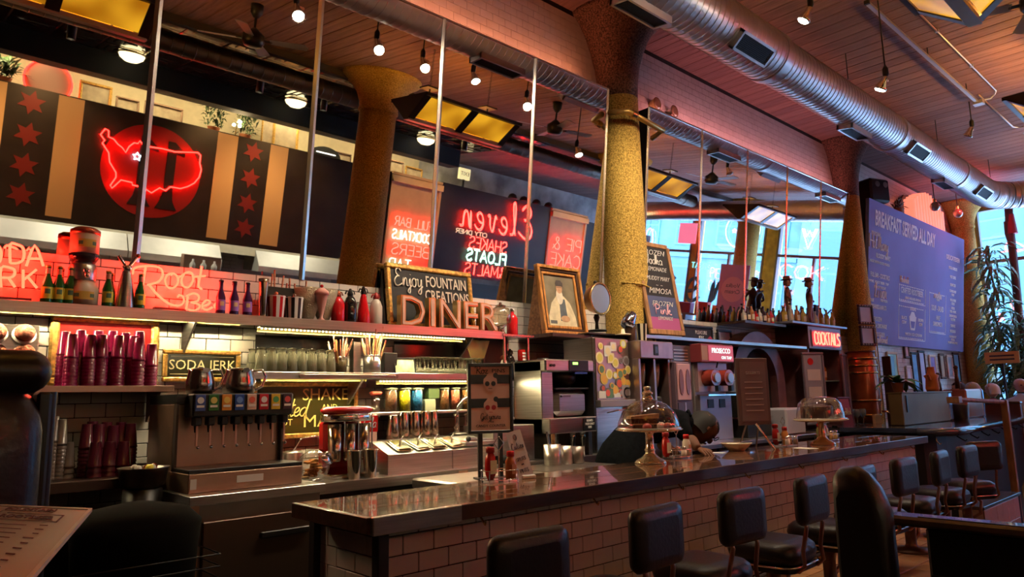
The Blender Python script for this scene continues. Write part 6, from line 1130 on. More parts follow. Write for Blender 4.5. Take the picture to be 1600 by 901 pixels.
# beverage dispenser with two bays
bd = T('tea_dispenser', 'wide stainless twin dispenser with dark bays and a small screen', 'dispenser', (5.14, 3.92, BZ)); bd.scale = (.62, 1, 1); part('head', MB().box(0, -.05, .80, .80, .26, .96, .008), PK, bd); s_ = part('screen', MB().box(.31, -.056, .83, .42, -.05, .93, .003), BLK, bd); part('screen_glow', MB().box(.335, -.058, .85, .395, -.056, .91), mat('screen_blue', (.10, .13, .22), .2), s_)
part('back', MB().box(0, .22, 0, .80, .26, .80), BLKM, bd)
for x in (0, .36, .72): part('post', MB().box(x, -.02, 0, x + .05, .22, .80, .004), PK, bd)
for x in (.17, .52): part('brew_funnel', MB().lathe([(.03, .50), (.07, .56), (.09, .68), (.09, .76)], x + .03, .10, seg=20), mat('funnel', (.40, .28, .2), .3, .7), bd); part('urn', MB().lathe([(.09, .1), (.10, .12), (.10, .44), (.09, .46)], x + .03, .10, seg=20), BLK, bd); part('urn_lever', MB().box(x + .02, -.02, .2, x + .045, .0, .24), RED, bd)
part('base', MB().box(0, -.06, 0, .80, .26, .1, .004), STEELD, bd)
gr_ = T('coffee_grinder', 'pinkish coffee grinder with two oval hoppers', 'grinder', (5.64, 3.86, BZ)); part('body', MB().box(0, 0, 0, .24, .13, .78, .01), mat('grinder_body', (.16, .10, .14), .4), gr_); part('face', MB().box(.01, -.012, .42, .23, 0, .76, .006), mat('grinder_face', (.55, .30, .32), .4), gr_)
for x in (.065, .175): q = MB(); q.prism([(x + .035 * math.cos(a * .524), .59 + .12 * math.sin(a * .524)) for a in range(12)][::-1], -.02, -.012); part('hopper_window', q, mat('hopper_glass', (.22, .08, .07), .15), gr_)
part('lower_face', MB().box(.01, -.01, .05, .23, 0, .40), mat('grinder_low', (.08, .06, .10), .35), gr_); part('slot', MB().box(.05, -.014, .24, .19, -.01, .25), PK, gr_); part('chute', MB().box(.11, -.014, .05, .13, -.01, .40), PK, gr_)
cn = T('compressor_box', 'dark steel box with rows of louvres beside the frozen drink machine', 'machine', (5.99, 4.15, BZ)); part('body', MB().box(0, 0, 0, .36, .42, .97, .006), mat('comp_steel', (.20, .16, .15), .35, .8), cn)
for i in range(16): part('louvre', MB().box(.05, -.008, .42 + i * .033, .30, 0, .432 + i * .033), mat('louvre', (.62, .48, .36), .3, .9), cn)
fz = T('frozen_drink_machine', 'frozen drink machine with two amber-red barrels and a lit pink sign', 'drink machine', (6.40, 4.12, BZ)); fz.scale = (1.12, 1, 1); part('body', MB().box(0, .04, 0, .54, .46, .97, .006), GRY, fz); part('barrel_bay', MB().box(.02, .0, .50, .52, .04, .80), mat('bay_pink', (.50, .32, .34), .3, .3), fz)
for x in (.15, .38): b = part('barrel', MB().cyl((x, -.12, .64), (x, .04, .64), .085, seg=24), mat('red_slush', (.35, .05, .035), .15, coat=.5), fz); part('barrel_cap', MB().cyl((x, -.14, .64), (x, -.12, .64), .05, seg=18), PK, b); part('tap', MB().box(x - .02, -.15, .50, x + .02, -.11, .56), BLK, b); part('lever', MB().cyl((x, -.13, .74), (x, -.15, .80), .008), BLK, b)
lp = part('lower_panel', MB().box(.0, -.02, .0, .54, .04, .46, .004), mat('panel_mauve', (.42, .38, .42), .35, .7), fz)
for x in (.12, .32): part('square_port', MB().box(x, -.026, .33, x + .10, -.02, .42), BLK, lp)
part('drip_shelf', MB().box(-.02, -.14, .455, .56, 0, .47), CHROME, fz); sg_ = part('sign_box', MB().box(-.02, -.08, .80, .54, .10, .99, .006), mat('sign_edge', (.30, .05, .06), .4), fz); part('sign_face', MB().box(.10, -.086, .815, .53, -.08, .975), mat('sign_lit', (.35, .06, .09), .4, emit=.35, ec=(.8, .15, .2)), sg_)
text('lettering', 'PROSECCO', .075, neon('sign_teal', (.6, 1, .95), 1.2), sg_, (.31, -.089, .92), width=.32); text('lettering', 'ON TAP', .045, neon('sign_teal', (.6, 1, .95), 1.2), sg_, (.40, -.089, .85), width=.18); part('copper_side', MB().box(-.015, -.082, .82, .085, -.078, .97), mat('copper_panel', (.40, .19, .08), .4), sg_)
# A-board with drinks on the ledge by the second mirror
t = T('drinks_board', 'tall wood-framed chalkboard listing frozen vodka and pink lemonade', 'sign', (5.94, 4.13, 2.10), R(-4)); M4 = Matrix.Rotation(R(-9), 4, 'X'); w2, h_ = .27, .98
def BD(*a, **k): q = MB(); q.T = M4; q.box(*a, **k); return q
LW = mat('board_wood', (.40, .20, .08), .5, var=.3, scale=6, stretch=(8, 8, 1))
for a in ((-w2, -.015, 0, w2, .015, .055), (-w2 + .03, -.015, h_ - .05, w2 - .03, .015, h_), (-w2, -.015, .055, -w2 + .05, .015, h_ - .03), (w2 - .05, -.015, .055, w2, .015, h_ - .03)): part('frame_side', BD(*a, bev=.006), LW, t)
part('slate', BD(-w2 + .05, -.004, .055, w2 - .05, .006, h_ - .05), CHALK, t); part('blue_panel', BD(-w2 + .05, -.006, .055, w2 - .05, -.004, .40), mat('slate_blue', (.08, .10, .22), .6), t); part('pink_panel', BD(-w2 + .05, -.007, .055, w2 - .05, -.006, .18), mat('slate_pink', (.45, .10, .28), .6), t); part('prop', MB().prism([(.02, 0), (.30, 0), (.18, .92)], -w2, -w2 + .02, 'x'), BLK, t)
def tb(tx, h, z, wd, m_=CHALKW): me = text('lettering', tx, h, m_, t, (0, z * .158 - .011, z * .988), (R(99), 0, 0), width=wd)
tb('FROZEN', .075, .87, .33); tb('LEMONADE', .06, .69, .31); tb('MUDDY MARY', .06, .59, .35); tb('~  ~', .04, .52, .1); tb('MIMOSA', .08, .455, .34); tb('FROZEN', .075, .32, .31); tb('LEMONADE', .05, .17, .22); tb('____', .04, .12, .25)
for tx, z, m_ in (('Vodka', .735, CHALKW), ('Pink', .21, mat('chalk_pink', (1, .55, .65), .8))):
    mb = MB(); stroke_tubes(mb, tx if tx != 'Pink' else 'Pink', SS, .10, .006, cx=-.02, cz=z, width=.26, smooth=True, seg=4, gap=.02); mb.v = [(x, y * .3 + z_ * .158 - .012, z_) for x, y, z_ in mb.v]; part('script', mb, m_, t)
ld = T('mirror_ledge', 'steel ledge below the far mirror', 'ledge', (6.9, 4.30, 2.06)); part('board', MB().box(-1.45, -.16, 0, 2.1, .29, .035, .003), STEEL, ld)
for x, w_ in ((5.56, .08), (5.68, .07)): t = T('glass_pot', ('glass pot with dark beans beside the round mirror', 'gold and black striped glass near the drinks board')[x > 5.6], 'pot', (x, 4.20, 2.095)); q = MB(); 
t = T('bean_pot', 'glass pot of dark beans on top of the twin dispenser', 'pot', (5.24, 4.05, BZ + .965)); part('pot', MB().lathe([(.05, 0), (.055, .01), (.055, .12), (.04, .14)], seg=20), mat('beans', (.06, .03, .02), .25), t); part('lid', MB().lathe([(.05, .14), (.02, .16), (0, .165)], seg=20), CHROME, t)
t = T('striped_glass', 'black and cream striped tumbler on top of the twin dispenser', 'cup', (5.40, 4.05, BZ + .965)); q = MB()
for k in range(12): q.m = k % 2; q.lathe([(.045, 0), (.055, .17)], seg=2, a0=R(k * 30), a1=R((k + 1) * 30), cap=False)
part('striped_wall', q, [BLK, CREAM], t); part('bottom', MB().lathe([(.045, 0), (.045, .004)], seg=16), BLK, t)
t = T('shade_lamp', 'small lamp with a hooded blue-silver shade before the column', 'lamp', (5.26, 4.1, BZ + 1.03)); t.location = (5.13, 4.05, 2.055); part('base', MB().lathe([(.07, 0), (.075, .01), (.02, .02), (.012, .06)], seg=20), CREAM, t); q = MB(); q.T = Matrix.Translation((.08, 0, .12)) @ Matrix.Rotation(R(35), 4, 'Y'); q.lathe([(.03, .12), (.05, .10), (.065, .0), (.06, -.04)], seg=20); part('hood', q, mat('blue_chrome', (.55, .65, .85), .12, 1.0), t)
S('steel_splash', MB().box(0, 0, 0, 1.0, .012, .12), mat('pink_steel_plate', (.60, .36, .30), .3, 1.0), 'low rosy steel plate behind the round mirror', 'plate', (4.98, 4.52, 2.056)) if False else None
for nm in list(bpy.data.objects):
    if nm.name.startswith('glass_pot') and nm.type == 'EMPTY' and not nm.children: bpy.data.objects.remove(nm)
# framed boards on the wall beyond the frozen drink machine
t = frame_thing('measure_board', .62, .28, .03, BLK, CHALK, 'black framed board about pleasure and candy by the frozen machine', 'sign', (7.15, WY - .06, 2.02), 0, 0, bw=.03); text('lettering', 'PLEASURE\nJERK', .06, CHALKW, t, (.06, .010, .17), width=.24); text('lettering', 'CANDY', .05, CHALKW, t, (.02, .010, .06), width=.16); part('red_cup', MB().prism([(.20, .04), (.28, .04), (.29, .14), (.24, .17), (.19, .14)], .006, .012), RED, t)
t = frame_thing('picture_frame', .32, .42, .03, BLK, mat('grey_print', (.30, .28, .38), .4, c2=(.5, .45, .6)), 'black framed grey print right of the measure board', 'picture frame', (7.72, WY - .06, 1.86), 0, 0, bw=.03)
# leaning menu on a steel easel on the counter
t = T('easel_menu', 'dark menu board on a chrome easel standing on the counter', 'menu', (5.32, 2.92, CZ), R(-20)); part('board', MB().box(-.16, -.012, .19, .16, .012, .72, .004), mat('menu_brown', (.085, .05, .05), .45), t); part('inner_panel', MB().box(-.13, -.015, .22, .13, -.012, .69), mat('menu_inner', (.13, .08, .08), .5), t); text('lettering', 'DESSERTS', .03, mat('menu_ink', (.4, .3, .28), .6), t, (0, -.017, .60), width=.14)
for k in range(6): part('menu_line', MB().box(-.09, -.017, .30 + k * .045, .09, -.015, .306 + k * .045), mat('menu_ink', (.4, .3, .28), .6), t)
part('leg', MB().cyl((.0, -.01, .20), (.10, -.09, .0), .009), CHROME, t); part('leg', MB().cyl((-.06, .02, .22), (-.10, .09, .0), .007), STEELD, t); part('leg', MB().cyl((.06, .02, .22), (.08, .10, .0), .007), STEELD, t)
# register printer, arch, cocktail cabinet
rg_ = T('receipt_machine', 'blue-grey register machine with a pale paper heap on top', 'register', (7.13, 4.0, BZ)); part('base', MB().box(0, 0, 0, .52, .42, .20, .006), BLK, rg_); part('deck', MB().box(-.02, -.02, .20, .54, .42, .22), CHROME, rg_); part('upper', MB().box(.0, .0, .48, .52, .4, .62, .01), mat('blue_grey', (.33, .38, .55), .4), rg_); part('stripe', MB().box(.02, -.006, .52, .50, 0, .575), mat('stripe_white', (.7, .72, .8), .4), rg_); part('bay', MB().box(.02, .1, .22, .50, .4, .48), BLKM, rg_)
for i in range(5): part('paper_curl', MB().ball((.10 + i * .065, .15, .66 + .02 * math.sin(i * 2)), .055 - .004 * abs(i - 2), 9, 7, (1, 1, .8)), mat('cream_heap', (.75, .62, .45), .7), rg_)
t = T('ketchup_bottle', 'red sauce bottle in the bay of the register machine', 'bottle', (7.49, 3.98, BZ + .222)); part('body', MB().lathe([(.035, 0), (.038, .01), (.038, .15), (.015, .20), (.015, .23), (0, .235)], seg=18), KRED, t); part('label', MB().box(-.02, -.04, .04, .025, -.037, .12), CREAM, t)
S('white_box', MB().box(0, 0, 0, .46, .3, .30, .02), mat('box_pale', (.45, .44, .52), .4), 'pale grey-lilac appliance box right of the register machine', 'box', (7.70, 3.84, BZ + .0)); ct = T('side_table', 'dark side counter under the cocktail cabinet', 'counter', (8.78, 3.78, 0)); part('top', MB().box(0, 0, 1.0, 2.5, .80, 1.05, .005), BLK, ct); part('body', MB().box(.03, .03, 0, 2.47, .78, 1.0), BLKM, ct); part('steel_strip', MB().box(.6, -.005, 1.01, 2.4, 0, 1.05), mat('blue_steel_strip', (.4, .5, .75), .2, .9), ct)
ARW = mat('mauve_wood', (.22, .09, .10), .4, var=.3, scale=3)
ac = T('arched_cabinet', 'mauve-brown arched wooden surround with a dark inner door', 'cabinet', (8.16, 4.36, 1.04)); q = []; n = 16
out = [(-.62, 0)] + [(-.62 * math.cos(R(a)), .62 + .62 * math.sin(R(a)) * .98) for a in range(0, 181, 12)] + [(.62, 0)]; inn = [(-.42, 0)] + [(-.42 * math.cos(R(a)), .60 + .42 * math.sin(R(a))) for a in range(0, 181, 12)] + [(.42, 0)]
mb = MB()
for (a, b, c_, d_) in zip(out[:-1], out[1:], inn[1:], inn[:-1]):
    for y0 in (0,): mb.add([(a[0], 0, a[1]), (b[0], 0, b[1]), (c_[0], 0, c_[1]), (d_[0], 0, d_[1]), (a[0], .2, a[1]), (b[0], .2, b[1]), (c_[0], .2, c_[1]), (d_[0], .2, d_[1])], [(0, 3, 2, 1), (0, 1, 5, 4), (3, 7, 6, 2)])
part('surround', mb, ARW, ac); q = MB().prism(inn, .10, .12); part('recess', q, BLKM, ac); part('inner_door', MB().box(-.12, .06, 0, .28, .10, .82, .005), mat('door_brown', (.16, .09, .06), .4), ac); part('pale_panel', MB().box(-.08, .05, .60, .10, .06, .88, .003), mat('pale_panel', (.35, .36, .40), .3), ac); part('mullion', MB().box(-.14, .05, 0, -.12, .07, .9), GRY, ac)
kc = T('cocktail_cabinet', 'dark cocktail cabinet with a lit sign box and bottle shelf', 'cabinet', (9.06, 4.14, 1.05)); part('sign_box', MB().box(0, 0, 1.02, .98, .45, 1.32, .006), mat('box_maroon', (.10, .035, .04), .35), kc); part('sign_front', MB().box(.0, -.008, 1.03, .98, 0, 1.31), mat('front_lilac', (.30, .28, .42), .35), kc); part('top_shelf', MB().box(-.52, -.06, 1.32, 1.10, .45, 1.35, .004), mat('shelf_blue', (.30, .33, .42), .25, .5), kc)
part('left_side', MB().box(.0, .02, 0, .03, .44, 1.02), ARW, kc); part('right_side', MB().box(.95, .02, 0, .98, .44, 1.02), ARW, kc); part('back', MB().box(.03, .40, 0, .95, .44, 1.02), mat('cab_dark', (.04, .02, .02), .5), kc); part('inner_shelf', MB().box(.03, .05, .60, .95, .40, .615), GLASS if False else mat('glass_shelf', (.3, .45, .40), .1), kc); part('inner_shelf', MB().box(.03, .05, .0, .95, .40, .02), ARW, kc)
cs_ = T('cocktails_neon', 'small red neon word COCKTAILS on the lilac box', 'neon sign', (9.54, 4.10, 2.13)); mb = MB(); stroke_tubes(mb, 'COCKTAILS', SF, .16, .0075, width=.76, seg=6); part('tube', mb, neon('neon_cocktail', (1, .06, .035), 9.0), cs_); part('backing', MB().box(-.42, .015, -.03, .40, .025, .19), mat('backing_pink', (.22, .07, .13), .4), cs_)
for i, (x, w_, m_, lb) in enumerate(((9.02, .24, mat('leaflet_lilac', (.28, .26, .34), .4), 'leaflet panel hung left on the cocktail cabinet'), (10.0, .22, mat('panel_slate', (.12, .12, .18), .3), 'slate-coloured glass door at the right of the cocktail cabinet'))):
    t = frame_thing('glazed_door', w_ + .1, .92, .03, mat('door_frame_violet', (.16, .13, .18), .35), m_, lb, 'door', (x, 4.08, 1.10), R(-25 if i == 0 else 10), 0, bw=.035)
    if i == 0:
        for k in range(3): part('leaflet', MB().box(-.10, .008, .12 + k * .22, .10, .014, .26 + k * .22), mat('leaflet_pale', (.60, .52, .52), .5), t)
        part('seal', MB().cyl((-.04, .012, .80), (-.04, .008, .80), .045, seg=18), RED, t)
AMBB = mat('amber_bottle', (.50, .16, .03), .1, coat=.5); CLRB = mat('pale_bottle', (.55, .52, .50), .1, coat=.5); DKB = mat('dark_bottle', (.05, .02, .03), .1, coat=.5); YLB = mat('yellow_bottle', (.60, .42, .08), .12, coat=.4)
def spirit(x, y, z, m_, h, r, label, group, cap=BLK):
    t = T('spirit_bottle', label, 'bottle', (x, y, z), 0, group); part('glass', MB().lathe([(r * .92, 0), (r, .01), (r, h * .6), (r * .4, h * .74), (r * .36, h * .93)], seg=16), m_, t); part('cap', MB().lathe([(r * .45, h * .92), (r * .45, h), (0, h)], seg=12), cap, t); q = MB(); q.lathe([(r + .001, h * .15), (r + .001, h * .45)], seg=8, a0=R(-150), a1=R(-30), cap=False); part('label', q, CREAM, t)
names = ('tall amber bottle', 'pale bottle', 'dark bottle', 'yellow bottle')
for i in range(5): spirit(9.20 + i * .14, 4.30, 1.665, (AMBB, AMBB, YLB, AMBB, AMBB)[i], (.30, .34, .26, .32, .28)[i], .048, 'whisky bottle inside the cocktail cabinet, %s' % ('leftmost', 'second, tallest', 'third, yellow', 'fourth', 'rightmost')[i], 'bottles inside the cocktail cabinet')
for i in range(17):
    m_ = (YLB, DKB, CLRB, YLB, AMBB, CLRB, YLB, DKB)[i % 8]; h = .19 + .06 * ((i * 7) % 5) / 4
    spirit(8.62 + i * .088, 4.22 + .06 * (i % 2), 2.40, m_, h, .034, '%s bottle on the cocktail cabinet roof, %s' % (('golden', 'black', 'clear', 'golden', 'amber', 'clear', 'golden', 'black')[i % 8], ('at the left end', 'second from left', 'third from left', 'fourth from left', 'before the first figurine', 'under the first figurine', 'between the figurines', 'left of the second figurine', 'under the second figurine', 'right of the second figurine', 'over the sign start', 'over the first letter C', 'over the letter K', 'over the letter T', 'over the letter A', 'over the last letters', 'at the right end')[i]), 'bottles on the cocktail cabinet roof', WHITE if i % 3 == 1 else BLK)
sh2 = T('bottle_shelf', 'dark shelf of small bottles left of the cocktail sign', 'shelf', (8.05, 4.30, 2.33)); part('board', MB().box(-.45, -.1, 0, .55, .27, .03), WOODD, sh2)
for i in range(8): spirit(7.72 + i * .095, 4.28, 2.36, (CLRB, DKB, AMBB, RG)[i % 4], .15 + .03 * (i % 3), .032, 'small %s bottle on the shelf above the arch, %s' % (('clear', 'dark', 'amber', 'red')[i % 4], ('first', 'second', 'third', 'fourth', 'fifth', 'sixth', 'seventh', 'last')[i]), 'bottles above the arch')
FIG = mat('figurine_brown', (.24, .06, .03), .3, var=.3, scale=9); FIG2 = mat('figurine_tan', (.42, .20, .10), .35)
def figurine(x, y, flip, label):
    t = T('figurine', label, 'statue', (x, y, 2.40), R(20)); f = flip
    J = [(0, 0, .30, .045), (0, 0, .40, .055), (0, 0, .46, .03), (0, 0, .49, .02), (.07 * f, 0, .42, .022), (.13 * f, -.02, .44, .018), (.20 * f, -.03, .46, .014), (-.07 * f, 0, .42, .022), (-.12 * f, -.01, .34, .018), (-.06 * f, -.05, .30, .014), (.04, 0, .24, .034), (.06, -.01, .12, .026), (.06, 0, .02, .022), (-.04, 0, .24, .034), (-.07, .01, .12, .026), (-.08, 0, .02, .022)]
    put(body_mesh('body', J, [(0, 1), (1, 2), (2, 3), (1, 4), (4, 5), (5, 6), (1, 7), (7, 8), (8, 9), (0, 10), (10, 11), (11, 12), (0, 13), (13, 14), (14, 15)]), 'body', FIG, t); head(t, (0, -.005, .54), .045, 0, 0, FIG2, FIG); part('hat', MB().lathe([(.075, .575), (.078, .582), (.046, .59), (.042, .625), (0, .63)], seg=18), FIG, t)
    for s_ in (-.08, .06): q = MB(); q.ball((s_, -.015, .012), .02, 8, 6, (.9, 1.7, .6)); part('shoe', q, BLK, t)
    part('plinth', MB().box(-.12, -.06, -.002, .11, .06, .006), BLK, t)
figurine(8.92, 4.30, 1, 'brown figurine in a brimmed hat pointing right, left of the pair'); figurine(9.28, 4.18, -1, 'brown figurine in a brimmed hat pointing left, right of the pair')
# barrel, small lit frames, glasses and taps
br = T('drinks_barrel', 'copper-brown banded barrel beside the column', 'barrel', (10.45, 4.06, 1.05)); part('body', MB().lathe([(.18, 0), (.20, .15), (.215, .5), (.205, .85), (.19, 1.0)], seg=32), mat('barrel_copper', (.34, .09, .035), .25, .5, var=.2), br)
for z in (.12, .32, .70, .80, .90): part('hoop', MB().lathe([(.208 if z < .2 else .219, z), (.209 if z < .2 else .220, z + .03)], seg=32), mat('hoop', (.5, .26, .10), .25, .9), br)
part('lid', MB().lathe([(.20, 1.0), (.20, 1.02), (0, 1.03)], seg=32), WOODD, br); q = MB(); q.lathe([(.2215, .52), (.2215, .64)], seg=8, a0=R(-75), a1=R(-40), cap=False); part('badge', q, mat('badge_red', (.55, .08, .05), .4), br); part('tap', MB().tube([(.05, -.21, .18), (.05, -.28, .18), (.05, -.29, .14)], .014, 8), BRASS, br)
for i, z in enumerate((2.50, 2.18)):
    t = frame_thing('bulb_frame', .34, .30, .04, mat('frame_plum', (.06, .02, .04), .4), mat('frame_lilac', (.55, .50, .58), .5), ('upper small frame edged with bulbs on the column', 'lower small frame edged with bulbs on the column')[i], 'picture frame', (11.12, 4.16, z), R(-15), 0, bw=.04)
    for k in range(6):
        for zz in (.02, .28): part('bulb', MB().ball((-.145 + k * .058, -.006, zz), .012, 6, 5), PAPER, t)
st_ = T('glass_rack_shelf', 'dark round shelf holding stemmed glasses before the barrel', 'shelf', (9.72, 3.92, 1.05)); part('board', MB().box(-.35, -.1, 0, .5, .15, .03), BLK, st_)
for i in range(8): S('wine_glass', MB().lathe([(.03, 0), (.004, .01), (.004, .08), (.03, .11), (.038, .15), (.032, .20)], seg=14), mat('wine_glass', (.5, .5, .55), .05, trans=.7, ior=1.2), 'stemmed glass on the dark shelf before the barrel, %s' % ('left end', 'second', 'third', 'fourth', 'fifth', 'sixth', 'seventh', 'right end')[i], 'glass', (9.42 + i * .10, 3.92 + .05 * (i % 2), 1.08), 0, 'stemmed glasses before the barrel')
t = frame_thing('cocktail_card', .26, .40, .02, mat('card_plum', (.10, .04, .07), .4), mat('card_maroon', (.30, .05, .10), .4), 'maroon framed cocktail card in front of the cabinet', 'card', (9.40, 3.85, 1.05), R(-12), R(8), bw=.025); mb = MB(); stroke_tubes(mb, 'Cocktail', SS, .08, .005, cz=.17, width=.19, smooth=True, seg=4, gap=.02); mb.v = [(x, y * .3 + z_ * .14 + .006, z_) for x, y, z_ in mb.v]; part('script', mb, CREAM, t)
for i, (x, w_) in enumerate(((9.78, .14), (10.25, .16))): S('menu_holder', MB().box(-w_ / 2, -.02, 0, w_ / 2, .02, .16 - i * .09, .003), mat('kraft', (.55, .32, .16), .6), ('kraft paper holder among the stemmed glasses', 'small kraft box beside the stemmed glasses')[i], 'box', (x, 3.66, 1.05), R(-10)) if i == 0 else S('menu_holder', MB().box(-.08, -.02, 0, .08, .02, .07, .003), mat('kraft', (.55, .32, .16), .6), 'small kraft box beside the stemmed glasses', 'box', (10.3, 3.84, 1.05))
t = T('beer_tower', 'dark tap tower with a clear glass in front', 'tap tower', (10.9, 3.80, 1.05)); part('tower', MB().box(-.05, 0, 0, .10, .12, .95, .01), mat('tower_dark', (.05, .025, .02), .3), t); part('copper_tap', MB().cyl((-.02, -.08, .50), (-.02, 0, .50), .03), COPP, t); part('tap_handle', MB().cyl((-.02, -.07, .50), (-.02, -.07, .66), .016), WOOD, t); part('dark_block', MB().box(.12, .02, 0, .22, .12, .60, .01), BLKM, t)
# leaning photographs on the far wall
for i, (px, pz, w_, h, mi, mf, lb) in enumerate(((1399, 606, .46, .62, (.25, .50, .40), CREAM, 'green landscape print in a pale frame, first on the white wall'), (1418, 560, .24, .42, (.55, .25, .22), DARKF, 'narrow dark-framed print high on the white wall'), (1423, 608, .26, .42, (.60, .58, .62), WHITE, 'small white-framed print below the narrow dark one'), (1434, 612, .34, .72, (.15, .42, .72), BLK, 'black framed bright blue print'), (1446, 615, .34, .80, (.45, .48, .62), BLK, 'tall black framed lilac print'), (1461, 600, .36, .56, (.25, .20, .45), CREAM, 'cream framed violet print'), (1475, 592, .30, .50, (.45, .35, .22), DARKF, 'brown framed print near the end'), (1487, 592, .34, .48, (.30, .42, .50), WHITE, 'pale framed small print near the end'), (1498, 598, .40, .62, (.10, .30, .45), BLK, 'last dark framed blue print before the corner column'))):
    X_, Z_ = XZ(px, pz, WY - .03); Z_ = max(Z_, 1.2)
    frame_thing('wall_picture', w_, h, .03, mf, mat('print_%d' % i, mi, .35, c2=tuple(min(1, v * 1.6) for v in mi), scale=4), lb, 'picture frame', (X_, WY - .045, Z_), 0, 0, group='pictures on the white end of the wall', bw=.045)
# ================================================================ stools on the tiled platform
LEGM = mat('stool_metal', (.40, .20, .15), .3, .9); PZ = .33
def rounded(w_, h, r, n=4):
    o = []
    for cx, cz, a0 in ((w_ / 2 - r, h - r, 0), (-w_ / 2 + r, h - r, 90), (-w_ / 2 + r, r, 180), (w_ / 2 - r, r, 270)):
        o += [(cx + r * math.cos(R(a0 + 90 * k / n)), cz + r * math.sin(R(a0 + 90 * k / n))) for k in range(n + 1)]
    return o[::-1]
def cushion(outline, d0, d1, b, axis):
    """padded slab: outline loft with rolled edges between d0 and d1."""
    cx = sum(p[0] for p in outline) / len(outline); cz = sum(p[1] for p in outline) / len(outline); q = MB(); vs = []; n = len(outline); D = d1 - d0
    rings = [(d0 - b * .25, b * 3.2), (d0, b * 1.3), (d0 + D * .18, b * .35), (d0 + D * .5, 0.0), (d0 + D * .82, b * .35), (d1, b * 1.3), (d1 + b * .25, b * 3.2)]
    for d, s_ in rings:
        for a, c_ in outline:
            L = math.hypot(a - cx, c_ - cz); k = (L - s_) / L; p = (cx + (a - cx) * k, cz + (c_ - cz) * k); vs.append({'y': (p[0], d, p[1]), 'z': (p[0], p[1], d)}[axis])
    fs = [(i * n + j, i * n + (j + 1) % n, (i + 1) * n + (j + 1) % n, (i + 1) * n + j) for i in range(len(rings) - 1) for j in range(n)]
    q.add(vs, fs, True); return q.add(vs, [list(range(n))[::-1], [(len(rings) - 1) * n + j for j in range(n)]], False)
def make_stool(label):
    t = T('counter_stool', label, 'stool', (0, 0, PZ), 0, 'counter stools'); z = -PZ
    part('seat', cushion([(a, c_ - .2) for a, c_ in rounded(.40, .40, .10)], .60 + z, .715 + z, .03, 'z'), VINYL, t); part('seat_band', MB().prism([(a * .97, (c_ - .2) * .97) for a, c_ in rounded(.41, .41, .10)], .575 + z, .60 + z, 'z'), BLK, t)
    part('chrome_trim', MB().tube([(a, c_ - .2025, .605 + z) for a, c_ in rounded(.405, .405, .10)], .006, 6, True), CHROME, t)
    m = cushion([(a, c_ + .82 + z) for a, c_ in rounded(.355, .245, .045)], -.275, -.215, .022, 'y'); part('backrest', m, VINYL, t)
    for s_ in (-1, 1): q = MB(); q.tube([(s_ * .10, -.235, .85 + z), (s_ * .10, -.25, .81 + z), (s_ * .11, -.225, .69 + z), (s_ * .12, -.232, .615 + z), (s_ * .12, -.20, .585 + z), (s_ * .10, -.12, .58 + z)], .011, 6); part('back_support', q, LEGM, t)
    part('pedestal', MB().lathe([(.14, 0), (.14, .012), (.05, .03), (.038, .05), (.038, .20), (.09, .24), (.09, .245)], seg=24), mat('pedestal', (.13, .08, .06), .35, .6), t); part('foot_bracket', MB().tube([(.04, 0, .06), (.12, -.02, .10), (.14, -.02, .2), (.10, 0, .24)], .014, 6), LEGM, t); return t
pos = ('nearest counter stool, only its black back in view', 'second black counter stool from the near end', 'third black counter stool from the near end', 'fourth black counter stool, right before the booth post', 'fifth black counter stool, hidden behind the booth post', 'sixth black counter stool, first past the booth post', 'seventh black counter stool, second past the booth post', 'eighth black counter stool, third past the booth post', 'last black counter stool, turned, beside the tiled plinth')
s0 = make_stool(pos[0])
for i in range(9):
    x = 1.74 + .693 * i; o = s0 if i == 0 else dup(s0, (0, 0, 0), 0, pos[i]); o.location = (x, 2.05, PZ); o.rotation_euler = (0, 0, R((-2, 3, -3, 2, 4, -3, 3, -4, -30)[i]))
s_ = bpy.data.objects
# ================================================================ booths
RAILM = mat('booth_rail', (.10, .07, .075), .25, coat=.6, var=.3, scale=5)
def booth_end(x, y, label, h=1.26):
    t = T('booth_post', label, 'booth', (x, y, 0)); prof = [(.07, 0), (.07, h - .03), (.05, h - .005), (.0, h), (-.03, h - .02), (-.06, h - .06), (-.085, 1.14), (-.085, 0)]
    q = cushion([(a, b) for a, b in prof], -.05, .05, .022, 'y'); q.v = [(-y_ * 1.0, x_, z) for x_, y_, z in q.v]; part('padded_end', q, VINYL, t); return t
booth_end(2.37, .96, 'padded black booth end post rising right of the near stools', 1.27)
t = T('long_booth', 'long black booth back with a lacquered top rail at the lower right', 'booth', (2.48, .62, 0)); part('top_rail', MB().box(-.035, -4.5, 1.085, .06, .30, 1.115, .008), RAILM, t); part('groove', MB().box(-.02, -4.5, 1.115, -.012, .21, 1.117), BLK, t); part('pad', MB().box(.0, -4.5, .0, .05, .20, 1.085, .01), VINYL, t); part('trim_strip', MB().box(-.012, -4.5, .93, 0, .19, .945), BLK, t); part('kick_board', MB().box(-.02, -4.5, 0, .0, .19, .93), BLK, t)
t = T('high_booth', 'tall dark booth back with rolled top at the left edge', 'booth', (-.185, 1.98, 0)); q = cushion([(a, b) for a, b in rounded(1.04, 1.56, .10)], -.10, .03, .05, 'y'); part('padded_back', q, VINYL, t); part('rolled_top', MB().cyl((-.5, -.05, 1.585), (.475, -.05, 1.585), .05, seg=18), VINYL, t); q = MB(); q.ball((.475, -.05, 1.585), .05, 14, 8); part('top_end', q, VINYL, t); part('side_pipe', MB().cyl((.53, -.03, 0), (.53, -.03, 1.54), .012), VINYL, t)
part('side_panel', MB().box(.50, -.05, 0, .53, .02, 1.54, .006), BLK, t)
BINM = mat('bin_black', (.003, .003, .003), .95, spec=.1)
